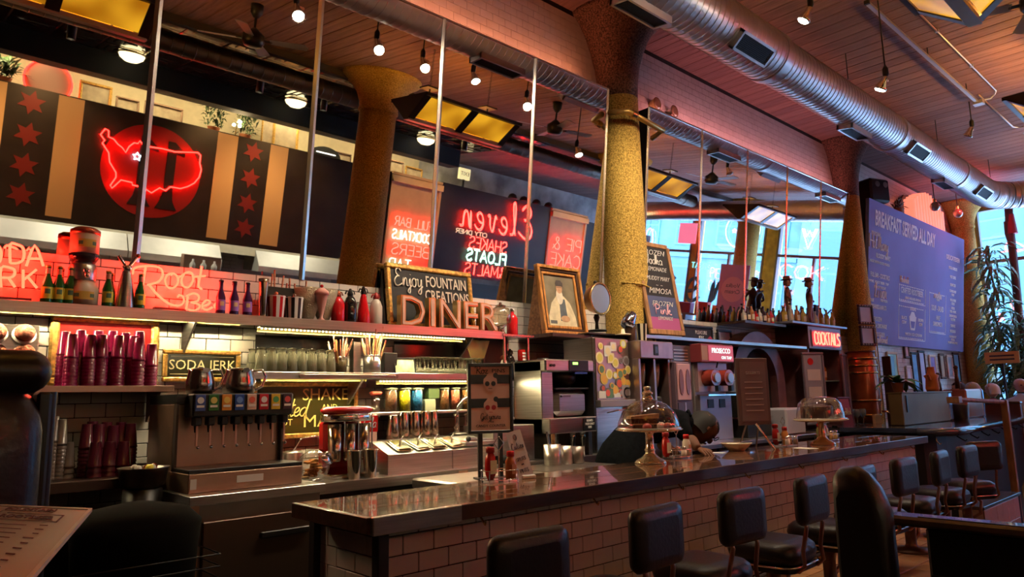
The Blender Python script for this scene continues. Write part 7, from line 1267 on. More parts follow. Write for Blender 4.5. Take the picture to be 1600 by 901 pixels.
t = T('bus_tub_cart', 'dark rounded bin and wire basket in the shade below the soda machine', 'bin', (.98, 3.50, 0)); part('bin', MB().lathe([(.20, 0), (.25, .9), (.26, 1.0), (.20, 1.06), (.05, 1.09), (0, 1.09)], seg=28), BINM, t)
for k in range(6): part('basket_wire', MB().tube([(-.34, -.28, .62 + k * .05), (.26, -.28, .62 + k * .05), (.26, .0, .62 + k * .05)], .003, 5), BLK, t)
t = T('ice_bowl', 'steel bowl with small bright wrapped things beside the soda machine', 'bowl', (1.12, 3.95, 1.10)); part('bowl', MB().lathe([(.07, 0), (.10, .02), (.115, .10), (.12, .105), (.11, .10), (.09, .02)], seg=26), STEELD, t); part('stand', MB().lathe([(.09, -1.10), (.09, 0)], seg=20), BLK, t)
for i in range(7): part('wrapped_sweet', MB().ball((random.uniform(-.06, .06), random.uniform(-.06, .06), .10), .018, 7, 5), [PAPER, COPP, LBY][i % 3], t)
# ================================================================ menu card held up at the lower left
t = T('menu_card', 'printed paper menu sheet at the lower left corner, headed FOUNTAIN', 'menu', (0, 0, 0))
A = onZ(142, 795, 1.355); Bp = onZ(48, 901, 1.36); ex_ = (Vector((A.y, -A.x, 0)) * 0 + (onZ(0, 789, 1.352) - A)).normalized(); ey = (Bp - A).normalized(); nz = ex_.cross(ey).normalized()
if nz.z < 0: nz = -nz
t.location = A; bs = Matrix(((ex_.x, ey.x, nz.x, 0), (ex_.y, ey.y, nz.y, 0), (ex_.z, ey.z, nz.z, 0), (0, 0, 0, 1)))
WS = .36; HS = .50; MP = mat('menu_paper', (.62, .52, .46), .55, var=.06, scale=3); q = MB(); q.T = bs; q.box(0, 0, -.0025, WS, HS, 0); part('sheet', q, MP, t)
q = MB(); q.T = bs; q.box(-.003, -.003, -.0035, WS, .012, .0012); part('edge', q, PAPER, t); q = MB(); q.T = bs; q.box(-.003, 0, -.0035, .004, HS, .0012); part('edge', q, PAPER, t)
INK = mat('menu_ink_dark', (.16, .03, .03), .7)
def mtext(tx, h, u, v, wd, bold=.0008):
    me = text_mesh(tx, h, .0003, bold, 'CENTER'); xs = [p.co.x for p in me.vertices]; k = wd / (max(xs) - min(xs))
    for p in me.vertices: p.co = Vector((u - p.co.x * k, v - p.co.y, .0012 + p.co.z))
    me.transform(bs); me.materials.append(INK); o = bpy.data.objects.new('lettering', me); col.objects.link(o); o.parent = t
mtext('FOUNTAIN', .034, .125, .045, .115, .001); mtext('CRAFTED ROOTBEER', .040, .165, .125, .22, .0014)
def bar(u0, v0, u1, v1): q = MB(); q.T = bs; q.box(u0, v0, .0008, u1, v1, .0014); part('rule', q, INK, t)
bar(.04, .090, .165, .093); bar(.26, .090, WS, .093); bar(.04, .158, WS, .161); bar(.04, .090, .043, .161); bar(.07, .066, .18, .068)
mb = MB(); mb.T = None; stroke_tubes(mb, 'Barrel', SS, .03, .0009, cx=0, cz=0, width=.06, smooth=True, seg=4, gap=.02); mb.v = [tuple(bs @ Vector((.21 - x, .10 - z, .0012))) for x, y, z in mb.v]; part('script', mb, INK, t)
rnd = random.Random(3)
for k in range(9):
    v = .19 + k * .034; bar(.17 + rnd.uniform(0, .04), v, .33, v + .008); bar(.05, v + .002, .05 + rnd.uniform(.01, .02), v + .006); bar(.09, v + .010, .30, v + .0125)
S('menu_stand', MB().box(-.12, -.06, 0, .0, .02, A.z - .012), BLKM, 'low black stand under the paper menu sheet', 'stand', (A.x - .20, A.y - .14, 0))
# ================================================================ things on the main counter
t = T('pins_poster', 'black framed striped poster about pins on a stand on the counter', 'poster', (2.90, 3.34, 1.03), R(-22)); PNK = mat('poster_pink', (.72, .46, .40), .5)
zb = .27; W2 = .145
for a in ((-W2, -.012, zb, W2, .012, zb + .018), (-W2, -.012, zb + .405, W2, .012, zb + .425), (-W2, -.012, zb, -W2 + .018, .012, zb + .425), (W2 - .018, -.012, zb, W2, .012, zb + .425)): part('frame_side', MB().box(*a, bev=.002), BLK, t)
part('sheet', MB().box(-W2 + .018, -.002, zb + .018, W2 - .018, .008, zb + .407), PNK, t)
for z in (.30, .19 - .035): part('stripe', MB().box(-W2 + .018, -.004, zb + z - .0, W2 - .018, -.002, zb + z + .055), BLK, t)
mb = MB(); stroke_tubes(mb, 'Roz', SS, .045, .0025, cx=-.055, cz=zb + .362, y=-.004, width=.085, smooth=True, seg=4, gap=.02); part('script', mb, BLK, t); text('lettering', 'PINS', .032, BLK, t, (.055, -.004, zb + .378), width=.085)
for z, c_, lb in ((.265, BLK, 0), (.12, mat('pin_red', (.40, .03, .04), .5), 1)):
    q = MB(); q.prism([(.045 * math.cos(a * .35) * (.75 if math.sin(a * .35) > .5 else 1), zb + z + .045 + .055 * math.sin(a * .35)) for a in range(18)][::-1], -.0055, -.004); bd_ = part('pin_shape', q, PNK, t)
    for s_ in (-1, 1): q = MB(); q.cyl((s_ * .02, -.0055, zb + z + .035), (s_ * .02, -.0065, zb + z + .035), .015, seg=16); part('pin_lens', q, c_, bd_)
    q = MB(); q.cyl((.035, -.0055, zb + z + .085), (.035, -.0065, zb + z + .085), .016, seg=16); part('pin_dot', q, BLK, bd_); q = MB().box(-.012, -.0062, zb + z + .005, .012, -.0055, zb + z + .008); part('pin_mouth', q, c_, bd_)
mb = MB(); stroke_tubes(mb, 'Get yours', SS, .036, .0018, cx=0, cz=zb + .085, y=-.004, width=.13, smooth=True, seg=4, gap=.02); part('script', mb, BLK, t); text('lettering', 'AT OUR', .012, BLK, t, (0, -.004, zb + .068), width=.04); text('lettering', 'CANDY COUNTER', .022, BLK, t, (0, -.004, zb + .045), width=.19)
for x in (-.07, .06): part('post', MB().box(x - .014, -.008, 0, x + .014, .008, zb), BLK, t)
part('foot', MB().box(-.10, -.05, 0, .10, .05, .012), BLK, t)
def caddy(x, y, rz, label, w_=.16, d=.10):
    t = T('condiment_caddy', label, 'caddy', (x, y, CZ), rz, 'wire condiment caddies')
    for z in (.012, .06): part('wire', MB().tube([(a, b - d / 2, z) for a, b in rounded(w_, d, .04)], .0028, 5, True), CHROME, t)
    for a, b in ((-1, -1), (1, -1), (1, 1), (-1, 1)): part('foot', MB().cyl((a * w_ * .42, b * d * .42, 0), (a * w_ * .42, b * d * .42, .06), .0028, seg=5), CHROME, t)
    part('floor', MB().box(-w_ * .42, -d * .42, .008, w_ * .42, d * .42, .012), CHROME, t); part('handle', MB().tube([(0, 0, .01), (0, 0, .16), (-.03, 0, .20), (0, 0, .235), (.03, 0, .20), (0, 0, .16)], .0028, 5), CHROME, t); return t
def ketchup(x, y, label, cz=CZ + .012): t = T('ketchup_bottle', label, 'bottle', (x, y, cz)); part('body', cushion([(a, b - .025) for a, b in rounded(.062, .05, .02)], 0, .14, .012, 'z'), KRED, t); part('label', MB().box(-.022, -.0275, .03, .022, -.026, .10), CREAM, t); part('cap', MB().lathe([(.024, .14), (.024, .165), (.020, .17), (0, .17)], seg=18), mat('cap_red', (.30, .01, .01), .3), t)
def mustard(x, y, label, m_=None, cz=CZ + .012, capm=RED): t = T('sauce_bottle', label, 'bottle', (x, y, cz)); part('body', MB().lathe([(.026, 0), (.029, .006), (.029, .09), (.020, .11), (.017, .118)], seg=20), m_ or mat('chili_brown', (.40, .10, .03), .2, coat=.4), t); part('cap', MB().lathe([(.021, .115), (.021, .14), (.018, .145), (0, .145)], seg=18), capm, t); part('label', MB().box(-.016, -.0305, .025, .016, -.029, .075), mat('label_rust', (.6, .25, .12), .5), t)
def shaker(x, y, label, m_, lid=CHROME, h=.07, cz=CZ + .012): t = T('shaker', label, 'shaker', (x, y, cz)); part('glass', MB().lathe([(.019, 0), (.021, .004), (.017, h * .8)], seg=12), m_, t); part('lid', MB().lathe([(.018, h * .78), (.019, h * .9), (.012, h), (0, h * 1.02)], seg=14), lid, t)
caddy(2.60, 2.93, R(-15), 'chrome wire caddy with ketchup and hot sauce under the pins poster', .20, .12); ketchup(2.555, 2.95, 'red ketchup bottle in the nearest caddy'); mustard(2.655, 2.90, 'brown sauce bottle with a red cap in the nearest caddy')
t = T('guides_card', 'white tent card with handwritten print leaning on the nearest caddy', 'card', (2.775, 2.90, CZ + .002), R(-20)); q = MB(); q.T = Matrix.Rotation(R(-14), 4, 'Y') @ Matrix.Rotation(R(-8), 4, 'X'); q.box(-.045, -.001, 0, .045, .001, .265); part('sheet', q, mat('lilac_paper', (.72, .68, .74), .5), t)
for tx, fo, z, h, wd in (('Cuties', SS, .165, .035, .07), ('SPLITS', SF, .10, .018, .055), ('or', SS, .075, .014, .014), ('PINTS', SF, .035, .02, .05), ('O', SF, .215, .03, .018)): mb = MB(); stroke_tubes(mb, tx, fo, h, .0016, cx=0, cz=z, y=-.002, width=wd, smooth=fo is SS, seg=4); mb.v = [tuple(q.T @ Vector(v)) for v in mb.v]; part('script', mb, mat('ink_navy', (.06, .05, .12), .6), t)
part('clip', MB().box(-.03, -.012, -.001, .05, .03, .018, .004), WHITE, t)
caddy(4.32, 2.98, R(-10), 'wire caddy with shakers behind the nearer cake stand', .22, .12); ketchup(4.22, 3.0, 'ketchup bottle behind the cake stand'); mustard(4.44, 2.98, 'white sauce bottle with a red cap right of the cake stand', mat('creamy_sauce', (.62, .50, .40), .3), capm=RED); shaker(4.36, 2.95, 'clear sugar shaker with paper packets beside the white sauce bottle', mat('packets', (.70, .52, .42), .6), h=.065); shaker(4.30, 2.96, 'glass shaker nearest the cake stand stem', GLASS)
caddy(5.78, 2.92, R(-8), 'wire caddy with ketchup and orange sauce right of the easel menu', .24, .13); ketchup(5.70, 2.95, 'ketchup bottle right of the easel menu'); mustard(5.80, 2.92, 'orange sauce bottle in the caddy right of the easel menu', mat('orange_sauce', (.60, .22, .06), .25)); shaker(5.88, 2.92, 'brown glass shaker in the third caddy', mat('brown_glass', (.30, .16, .06), .1)); shaker(5.86, 2.86, 'small pepper shaker in the third caddy', mat('pepper', (.25, .15, .10), .3)); shaker(5.74, 2.87, 'small salt shaker in the third caddy', mat('salt', (.6, .5, .42), .3))
caddy(6.55, 2.90, R(-8), 'wire caddy behind the farther cake stand', .24, .13); ketchup(6.60, 2.94, 'ketchup bottle behind the farther cake stand'); mustard(6.48, 2.93, 'green-yellow sauce bottle behind the farther cake stand', mat('olive_sauce', (.22, .20, .05), .25)); shaker(6.64, 2.86, 'honey-coloured jar right of the farther cake stand', mat('honey', (.50, .28, .10), .2), h=.08); shaker(6.55, 2.86, 'second honey-coloured jar behind the cake stand foot', mat('honey', (.50, .28, .10), .2), h=.08)
STG = mat('cut_glass', (.80, .62, .46), .06, .75, coat=.5)
def cake_stand(x, y, label, r, zt, zd, knob, m_):
    t = T('cake_stand', label, 'cake stand', (x, y, CZ)); part('foot', MB().lathe([(r * .48, 0), (r * .48, .008), (r * .42, .022), (r * .25, .04), (r * .16, .06), (r * .14, .075), (r * .17, .085), (r * .13, .10), (r * .12, zt - .03), (r * .15, zt - .02), (r * .3, zt - .012)], seg=36), m_, t); part('plate', MB().lathe([(.0, zt - .012), (r * .8, zt - .012), (r * 1.0, zt - .002), (r * 1.03, zt + .004), (r * .98, zt + .006), (0, zt + .002)], seg=40), m_ if knob else CREAM, t)
    D = zd - zt; dp = [(r * .96, zt + .006), (r * .97, zt + .012), (r * .93, zt + D * .25), (r * .80, zt + D * .58), (r * .55, zt + D * .84), (r * .25, zt + D * .97), (.02, zt + D)] if knob else [(r * .90, zt + .006), (r * .88, zt + D * .3), (r * .80, zt + D * .7), (r * .62, zt + D * .92), (r * .35, zt + D * .99), (0.0, zt + D)]
    part('dome', MB().lathe(dp, seg=44, cap=False), thin_glass('dome_glass', (.96, .96, .97), .40, .02), t)
    part('dome_rim', MB().lathe([(r * .97, zt + .004), (r * .99, zt + .010), (r * .97, zt + .016)], seg=40, cap=False), mat('rim_glass', (.8, .75, .7), .05, .6), t)
    if knob: part('knob', MB().lathe([(.045, zd - .008), (.035, zd + .01), (.028, zd + .022), (.038, zd + .034), (.038, zd + .042), (.022, zd + .052), (.020, zd + .06), (.026, zd + .070), (.020, zd + .082), (0, zd + .085)], seg=24), m_, t)
    return t
C1 = mat('choc_cake', (.10, .035, .02), .7, var=.4, scale=50, bump=.8); C2 = mat('icing', (.55, .30, .16), .5, var=.2, scale=30)
cake_stand(3.90, 2.90, 'large glass-domed cake stand nearest on the counter, cake slices inside', .215, .215, .415, True, STG)
t = T('cake_slice', 'layered chocolate cake slice under the nearer glass dome', 'cake', (3.86, 2.92, CZ + .219), R(-35)); part('sponge', MB().prism([(-.08, 0), (.08, 0), (.09, .07), (-.09, .07)], -.045, .045), C1, t); part('filling', MB().box(-.084, -.046, .03, .084, .046, .038), C2, t); part('icing', MB().prism([(-.095, .07), (.095, .07), (.10, .10), (-.09, .085)], -.05, .05), C2, t)
for i, (dx, dy) in enumerate(((-.10, -.06), (.11, -.02), (.13, .06), (.06, -.11))): S('small_pastry', MB().lathe([(.022, 0), (.030, .012), (.028, .028), (.012, .04), (0, .042)], seg=14), [mat('pastry_red', (.45, .06, .05), .5), mat('pastry_pale', (.65, .42, .34), .6), C1, mat('pastry_red', (.45, .06, .05), .5)][i], ('red glazed pastry left of the cake slice under the dome', 'pale pastry right of the cake slice under the dome', 'dark pastry at the right under the dome', 'red pastry in front of the cake slice')[i], 'pastry', (3.90 + dx, 2.90 + dy, CZ + .219))
cake_stand(6.10, 2.74, 'farther domed cake stand with a dark round cake inside', .215, .205, .40, False, mat('amber_glass_foot', (.75, .45, .22), .08, .7, coat=.5))
t = T('round_cake', 'dark round cake under the farther glass dome', 'cake', (6.08, 2.76, CZ + .210)); part('sponge', MB().lathe([(.125, 0), (.13, .01), (.13, .10), (.12, .115), (0, .118)], seg=36), mat('dark_cake', (.05, .018, .014), .45, var=.3, scale=20), t); part('price_tag', MB().box(.04, -.135, .04, .10, -.13, .07), mat('tag_red', (.6, .15, .15), .5), t)
t = T('serving_bowl', 'shallow cream bowl on the counter beside the bending bartender', 'bowl', (5.12, 2.98, CZ)); part('bowl', MB().lathe([(.06, 0), (.065, .008), (.10, .04), (.115, .055), (.118, .058), (.108, .052), (.09, .035), (0, .015)], seg=32), mat('cream_bowl', (.78, .68, .55), .2), t); part('rim', MB().lathe([(.115, .054), (.120, .060), (.112, .060)], seg=32, cap=False), CREAM, t)
S('check_slip', MB().box(-.05, -.09, 0, .05, .09, .002), PAPER, 'white paper slip on the counter left of the farther cake stand', 'paper', (5.60, 2.66, CZ), R(-20)); S('check_slip', MB().box(-.04, -.06, 0, .04, .06, .002), PAPER, 'paper slip lying on the nearer counter behind the card', 'paper', (4.86, 3.0, CZ), R(10))
for i, (x, y) in enumerate(((6.95, 2.62), (7.15, 2.70), (6.7, 2.6))): S('coin_dish', MB().lathe([(.02, 0), (.028, .006), (.02, .008)], seg=16), CHROME, ('tiny shining dish near the far end of the counter', 'second tiny dish at the far end of the counter', 'tiny dish beside the farther cake stand')[i], 'dish', (x, y, CZ))
# ================================================================ second counter and the steel pass box
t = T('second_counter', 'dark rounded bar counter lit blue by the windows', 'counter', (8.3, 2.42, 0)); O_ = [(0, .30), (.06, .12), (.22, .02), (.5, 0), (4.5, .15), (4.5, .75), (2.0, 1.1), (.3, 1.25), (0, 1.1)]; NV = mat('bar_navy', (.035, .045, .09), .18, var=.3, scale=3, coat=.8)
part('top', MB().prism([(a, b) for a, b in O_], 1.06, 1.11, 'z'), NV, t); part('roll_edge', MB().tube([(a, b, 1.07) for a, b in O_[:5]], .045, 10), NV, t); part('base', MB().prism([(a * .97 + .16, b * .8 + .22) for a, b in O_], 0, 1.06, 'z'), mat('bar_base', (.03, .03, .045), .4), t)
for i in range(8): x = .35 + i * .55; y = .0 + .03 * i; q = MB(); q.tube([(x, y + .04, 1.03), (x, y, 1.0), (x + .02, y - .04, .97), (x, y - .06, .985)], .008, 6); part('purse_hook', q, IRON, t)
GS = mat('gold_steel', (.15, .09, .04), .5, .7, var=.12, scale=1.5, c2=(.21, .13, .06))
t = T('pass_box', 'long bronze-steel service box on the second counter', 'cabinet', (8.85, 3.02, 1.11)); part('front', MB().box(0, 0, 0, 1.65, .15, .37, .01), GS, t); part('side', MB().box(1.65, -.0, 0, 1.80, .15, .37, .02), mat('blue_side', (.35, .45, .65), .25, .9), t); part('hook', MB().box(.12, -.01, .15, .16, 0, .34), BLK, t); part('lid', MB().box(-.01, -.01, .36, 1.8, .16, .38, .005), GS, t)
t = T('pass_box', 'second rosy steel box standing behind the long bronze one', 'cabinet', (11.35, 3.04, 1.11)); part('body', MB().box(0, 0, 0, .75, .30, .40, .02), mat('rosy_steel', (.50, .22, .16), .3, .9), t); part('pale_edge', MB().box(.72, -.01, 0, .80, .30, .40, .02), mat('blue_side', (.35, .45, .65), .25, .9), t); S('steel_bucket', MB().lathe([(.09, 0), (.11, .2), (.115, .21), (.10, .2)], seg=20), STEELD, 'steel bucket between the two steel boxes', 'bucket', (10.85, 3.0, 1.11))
t = T('potted_plant', 'small plant with broad glossy green leaves on the steel box', 'plant', (9.0, 3.10, 1.49)); part('pot', MB().lathe([(.05, 0), (.07, .10), (.075, .11), (.06, .10)], seg=18), mat('pot_copper', (.45, .2, .12), .4), t); LG = mat('glossy_leaf', (.05, .22, .05), .3, var=.3, scale=9, coat=.3)
for k in range(11):
    a = k * 2.4; e = .3 + .12 * (k % 5); q = MB(); d = Vector((math.cos(a), math.sin(a), 0)); s_ = Vector((-math.sin(a), math.cos(a), 0)); p = [Vector((0, 0, .10)) + d * (.26 * u) + Vector((0, 0, .26 * u * math.sin(e) * 1.6 - .24 * u * u)) for u in (0, .3, .6, .85, 1)]; wv = (.008, .05, .06, .035, 0)
    vs = []; 
    for pp, w_ in zip(p, wv): vs += [pp - s_ * w_ + Vector((0, 0, .01)), pp, pp + s_ * w_ + Vector((0, 0, .01))]
    q.add(vs, [(i * 3 + j, i * 3 + j + 1, i * 3 + j + 4, i * 3 + j + 3) for i in range(4) for j in range(2)], True); part('leaf', q, LG, t)
t = T('napkin_dolly', 'wooden carved figure-shaped holder on the steel box', 'ornament', (10.2, 3.10, 1.49)); part('body', MB().lathe([(.07, 0), (.08, .04), (.07, .16), (.09, .20), (.05, .22), (.045, .30), (.05, .31)], seg=18), mat('wood_orange', (.50, .22, .08), .5), t); part('arm', MB().cyl((-.07, 0, .15), (-.14, 0, .22), .018), mat('wood_orange', (.50, .22, .08), .5), t); part('arm', MB().cyl((.07, 0, .15), (.14, 0, .22), .018), mat('wood_orange', (.50, .22, .08), .5), t)
for i, (x, h) in enumerate(((10.45, .24), (11.6, .34))): t = T('pepper_mill', ('dark pepper mill on the steel box beside the carved holder', 'tall dark pepper mill on the rosy steel box')[i], 'mill', (x, 3.10 + i * .1, 1.49 + i * .03)); part('body', MB().lathe([(.035, 0), (.03, h * .4), (.02, h * .55), (.03, h * .8)], seg=16), WOODD, t); part('head', MB().ball((0, 0, h * .88), .032, 12, 8), WOODD, t)
t = T('gate_rail', 'brown wooden gate rail standing at the second counter', 'rail', (9.93, 2.28, 0)); WB = mat('gate_wood', (.32, .14, .06), .4, var=.3, scale=5, stretch=(4, 4, 1)); part('post', MB().box(-.035, -.035, 0, .035, .035, 1.37, .004), WB, t); part('top_bar', MB().cyl((0, 0, 1.35), (-1.05, .22, 1.40), .032, seg=4), WB, t); part('end_block', MB().box(-1.1, .16, 1.36, -.98, .28, 1.43, .004), WB, t)
# dining booths and tables behind the second counter
for i, (x, y, h, lb) in enumerate(((13.1, 3.25, 1.28, 'dark booth back before the white-haired diner'), (13.3, 2.25, 1.30, 'maroon booth back before the bald man'), (15.2, 3.6, 1.25, 'farthest booth back by the corner window'))):
    t = T('dining_booth', lb, 'booth', (x, y, 0)); part('back', MB().box(-.05, -.45, 0, .05, .45, h, .01), mat('booth_maroon', (.10, .03, .03), .4), t); part('cap', MB().box(-.07, -.46, h, .07, .46, h + .03, .006), WOODD, t); part('seat', MB().box(.05, -.45, 0, .5, .45, .45, .02), VINYL, t)
t = T('table_lamp', 'small amber glowing table lamp at the right edge', 'lamp', (12.3, 2.35, 1.11)); part('shade', MB().lathe([(.09, .10), (.06, .20), (0, .21)], seg=18), mat('lamp_amber', (.9, .5, .1), .4, emit=2.2, ec=(1, .5, .08)), t); part('stem', MB().lathe([(.05, 0), (.012, .02), (.012, .11)], seg=14), BRASS, t)
# small yellow sign and vines by the window
t = T('hanging_sign', 'small ochre sign board on a pole before the vines', 'sign', (16.0, 3.62, 0)); part('board', MB().box(-.01, -.28, 1.98, .01, .28, 2.20), mat('ochre_board', (.62, .34, .08), .5), t); part('pole', MB().cyl((0, 0, 0), (0, 0, 1.98), .02, seg=8), IRON, t); part('foot', MB().lathe([(.2, 0), (.2, .02), (.03, .04)], seg=20), IRON, t)
for k in range(2): part('line', MB().box(-.014, -.2, 2.04 + k * .07, -.01, .2, 2.07 + k * .07), WOODD, t)
VL = mat('vine_leaf', (.06, .15, .05), .5, var=.5, scale=14, c2=(.13, .24, .09))
def vine(x, y, z0, z1, n, label, seed, spread=.28, L=.42):
    rnd = random.Random(seed); t = T('climbing_vine', label, 'plant', (x, y, z0)); H = z1 - z0; part('stem', MB().tube([(.04 * math.sin(k), .04 * math.cos(k * 1.7), H * k / 12) for k in range(13)], .02, 6), mat('vine_stem', (.12, .10, .05), .7), t)
    me = MB(); me.add([(0, 0, 0), (.28, -.06, .10), (.28, .06, .10), (.62, -.07, .02), (.62, .07, .02), (.86, -.04, -.25), (.86, .04, -.25), (.95, 0, -.5)], [(0, 1, 2), (1, 3, 4, 2), (3, 5, 6, 4), (5, 7, 6)]); me = me.mesh('leaf', VL)
    for i in range(n):
        o = bpy.data.objects.new('leaf', me); col.objects.link(o); o.parent = t; z = rnd.uniform(.02, 1) * H; a = rnd.uniform(0, 6.28); r_ = rnd.uniform(0, spread * .5); s_ = L * rnd.uniform(.6, 1.25); o.location = (r_ * math.cos(a), r_ * math.sin(a), z); o.rotation_euler = (rnd.uniform(-.6, .6), rnd.uniform(-.5, .9), a); o.scale = (s_, s_, s_)
vine(17.0, 3.86, 1.0, 4.4, 300, 'leafy vine climbing up beside the corner column', 5); vine(17.05, 3.55, 1.0, 3.0, 290, 'bushy green vine in front of the corner window', 6, .5, .5); vine(17.1, 3.2, .96, 2.3, 220, 'lower green plant right of the vines, before the window', 7, .6, .5)
t = T('plant_box', 'dark planter box under the vines', 'planter', (16.95, 3.65, 0)); part('box', MB().box(-.25, -.6, 0, .25, .35, .95, .01), WOODD, t); part('soil', MB().box(-.22, -.57, .95, .22, .32, .97), BLKM, t)
t = T('iron_pole', 'dark crooked iron pole with forked arms before the window', 'pole', (0, 0, 0)); RI = mat('rust_iron', (.10, .045, .04), .5, .5); XP = 17.3; base_ = onX(1603, 640, XP); t.location = (XP, base_.y, 0); L_P = lambda px, py: onX(px, py, XP) - Vector((XP, base_.y, 0))
part('pole', MB().tube([(0, 0, 0), L_P(1603, 620), L_P(1590, 470), L_P(1582, 390), L_P(1577, 350), L_P(1576, 326)], .075, 8), RI, t); part('arm', MB().tube([L_P(1577, 332), L_P(1566, 305), L_P(1559, 284)], .05, 7), RI, t); part('arm', MB().tube([L_P(1577, 332), L_P(1578, 296)], .05, 7), RI, t); part('arm', MB().tube([L_P(1581, 385), L_P(1574, 366), L_P(1572, 346)], .045, 6), RI, t)
part('red_fitting', MB().cyl(L_P(1582, 365), L_P(1578, 335), .10, .07, seg=10), mat('fitting_red', (.35, .02, .03), .4), t)
# ================================================================ breakfast menu board on the wall
mbz0, mbz1, my0, my1 = 2.28, 4.62, 4.50, 4.24; MX0, MX1 = 11.92, 16.95
t = T('menu_board', 'huge blue-violet menu board headed BREAKFAST SERVED ALL DAY', 'menu board', (MX0, my0, mbz0)); H_ = mbz1 - mbz0; tl = math.atan2(my0 - my1, H_); M4 = Matrix.Rotation(tl, 4, 'X'); BLU = mat('board_blue', (.25, .27, .58), .75, var=.1, scale=.6, spec=.15); HL = H_ / math.cos(tl); WL = MX1 - MX0
def MBX(*a, **k): q = MB(); q.T = M4; q.box(*a, **k); return q
part('panel', MBX(0, 0, 0, WL, .05, HL), BLU, t)
for s_ in (0, WL - .02): part('side_wedge', MB().prism([(.06, 0), (my1 - my0 + .06, H_), (.09, H_), (.09, 0)], s_, s_ + .02, 'x'), BLK, t)
BW_ = mat('board_white', (.95, .95, .98), .6)
def bt(tx, h, x, z, wd, m_=BW_): text('lettering', tx, h, m_, t, (x, (-.004) * math.cos(tl) - z * math.sin(tl), z * math.cos(tl)), (R(90) + tl, 0, 0), width=wd, ext=.002, bold=.009 if h > .2 else .002)
def bs_(tx, h, x, z, wd): mb = MB(); stroke_tubes(mb, tx, SS, h, .012, cx=x, cz=z, y=-.006, width=wd, smooth=True, seg=4, gap=.02); mb.v = [tuple(M4 @ Vector(v)) for v in mb.v]; part('script', mb, BW_, t)
def bb_(x0, z0, x1, z1): part('rule', MBX(x0, -.004, z0, x1, 0, z1), BW_, t)
bt('BREAKFAST SERVED ALL DAY', .36, 1.72, 2.06, 2.95)
for tx, h, x, z, wd in (('SEASONAL', .09, .30, 1.80, .40), ('BLOODY MARY', .11, .62, 1.45, .62), ('MADE WITH HOUSE VODKA', .06, .48, 1.34, .85), ('FULL BAR - COCKTAILS', .11, .50, 1.12, .82), ('WINE  ROOT BEER  TAP', .06, .45, 1.01, .85), ('BEER OF THE DAY', .06, .5, .93, .5), ('HOUSE', .07, .14, .70, .2), ('FROM THE BAR', .06, .68, .72, .3), ('MILKSHAKES & MALTS', .10, .42, .60, .72), ('FROZEN', .10, .42, .40, .34), ('VODKA LEMONADE', .10, .46, .29, .72), ('ON ROOT BEER', .10, .48, .15, .5),
    ('DELICATESSEN', .13, 4.30, 1.86, .82), ('SOUP - SALAD', .15, 3.38, .78, .70), ('HALF', .12, 3.42, .60, .22), ('SANDWICH', .12, 3.40, .48, .52), ('CRAFTED ROOTBEER', .15, 2.0, .98, 1.12), ('AND HOUSE SODAS', .06, 2.05, .86, .8), ('SODAS', .09, 2.05, .68, .3), ('WITH ICE CREAM', .07, 2.1, .22, .85), ('BLACK\nCOW', .08, 1.62, .46, .26), ('BROWN\nCOW', .08, 2.46, .46, .26), ('TODAY', .06, 3.4, .95, .2),
    ('EGGS & OMELETS', .08, 4.30, 1.66, .52), ('HOT CAKES', .08, 4.30, 1.48, .36), ('BLINTZES', .08, 4.30, 1.32, .34), ('CORNED BEEF\nHASH', .07, 4.30, 1.16, .42), ('MAC & CHEESE\nCUTLET', .07, 4.32, .98, .36), ('SPECIAL\nGRILL + BOWL', .07, 4.32, .82, .4), ('SANDWICHES &\nPLATTERS', .07, 4.32, .66, .46), ('KNISHES', .08, 4.32, .50, .28), ('BIG SALAD', .08, 4.32, .39, .34), ('FOUR BREAKFAST\nSPECIALS\nWE SERVE BEER & WINE', .06, 4.32, .22, .6)): bt(tx, h, x, z, wd)
bs_('Hot Mary', .22, .42, 1.56, .8); bs_('Liquor', .24, .52, .76, .5); bs_('Old Fashioned', .12, .48, .02, .72); bs_('Handmade', .11, 1.6, 1.12, .4); bs_('Favorites', .13, 3.35, .98, .45)
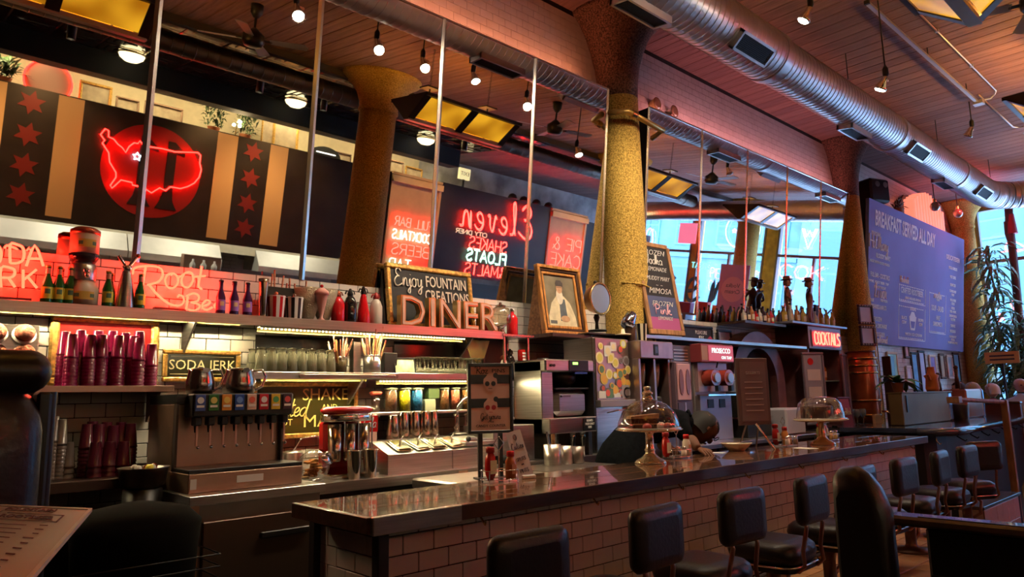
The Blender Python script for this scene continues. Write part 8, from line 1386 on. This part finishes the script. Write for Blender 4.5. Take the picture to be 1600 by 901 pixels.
for x0, z0, x1, z1 in ((1.36, .78, 2.70, 1.09), (1.36, .12, 2.70, .72), (2.92, .30, 3.88, 1.08)):
    for a in ((x0, z0, x1, z0 + .012), (x0, z0, x0 + .014, z1), (x1 - .014, z0, x1, z1)): bb_(*a)
    n = int((x1 - x0) / .09)
    for k in range(n):
        for zz in (z1 - .03, z0 + .02): part('dash', MBX(x0 + k * .09, -.004, zz, x0 + k * .09 + .055, 0, zz + .02), BW_, t)
q = MB(); q.T = M4; q.prism([(1.93, .30), (2.15, .30), (2.22, .55), (1.86, .55)], -.006, 0); part('glass_drawing', q, BW_, t); q = MB(); q.T = M4; q.prism([(1.97, .34), (2.11, .34), (2.15, .46), (1.93, .46)], -.008, -.006); part('glass_face', q, BLU, t); q = MB(); q.T = M4; q.prism([(1.90, .55), (2.18, .55), (2.10, .63), (1.98, .63)], -.006, 0); part('froth', q, BW_, t)
# things above the board: speaker, plant, fluted red sign
t = T('wall_speaker', 'black loudspeaker above the left end of the menu board', 'speaker', (12.40, 4.22, 4.64), R(-20)); part('body', MB().box(-.22, 0, 0, .22, .30, .40, .03), BLK, t); part('bracket', MB().box(-.03, .30, .15, .03, .40, .2), IRON, t)
for x in (-.06, .12): q = MB(); q.cyl((x, -.005, .30), (x, 0, .30), .05, seg=18); part('driver', q, STEELD, t)
leaf_plant('potted_plant', 'small dusty pot plant on top of the menu board', (13.72, 4.42, 4.60), 40, .16, .12, True, mat('dusty_leaf', (.22, .16, .12), .7), .18, seed=9)
FLR = mat('fluted_red', (.85, .13, .06), .45, emit=.85, ec=(1, .24, .15))
t = T('fluted_sign', 'glowing red fluted sunburst shape above the menu board', 'sign', (15.25, 4.42, 4.60)); nfl = 11
for k in range(nfl):
    a = R(150 - k * 11); x0 = -.85 + k * .16; h = .40 + .28 * math.sin(math.pi * (k + .5) / nfl); part('flute', MB().cyl((x0, 0, 0), (x0 - .18, -.06, h), .10, seg=12), FLR, t)
part('back_plate', MB().prism([(-.95, 0), (.95, 0), (.75, .5), (.2, .74), (-.8, .6), (-1.05, .38)], .10, .13), mat('plate_black', (.03, .012, .01), .4), t)
light('sign_glow', 'POINT', (15.6, 3.7, 5.15), 18, (1, .05, .05), .06)
light('sign_glow', 'POINT', (12.6, 3.5, 5.2), 4, (1, .05, .05), .04) if False else None
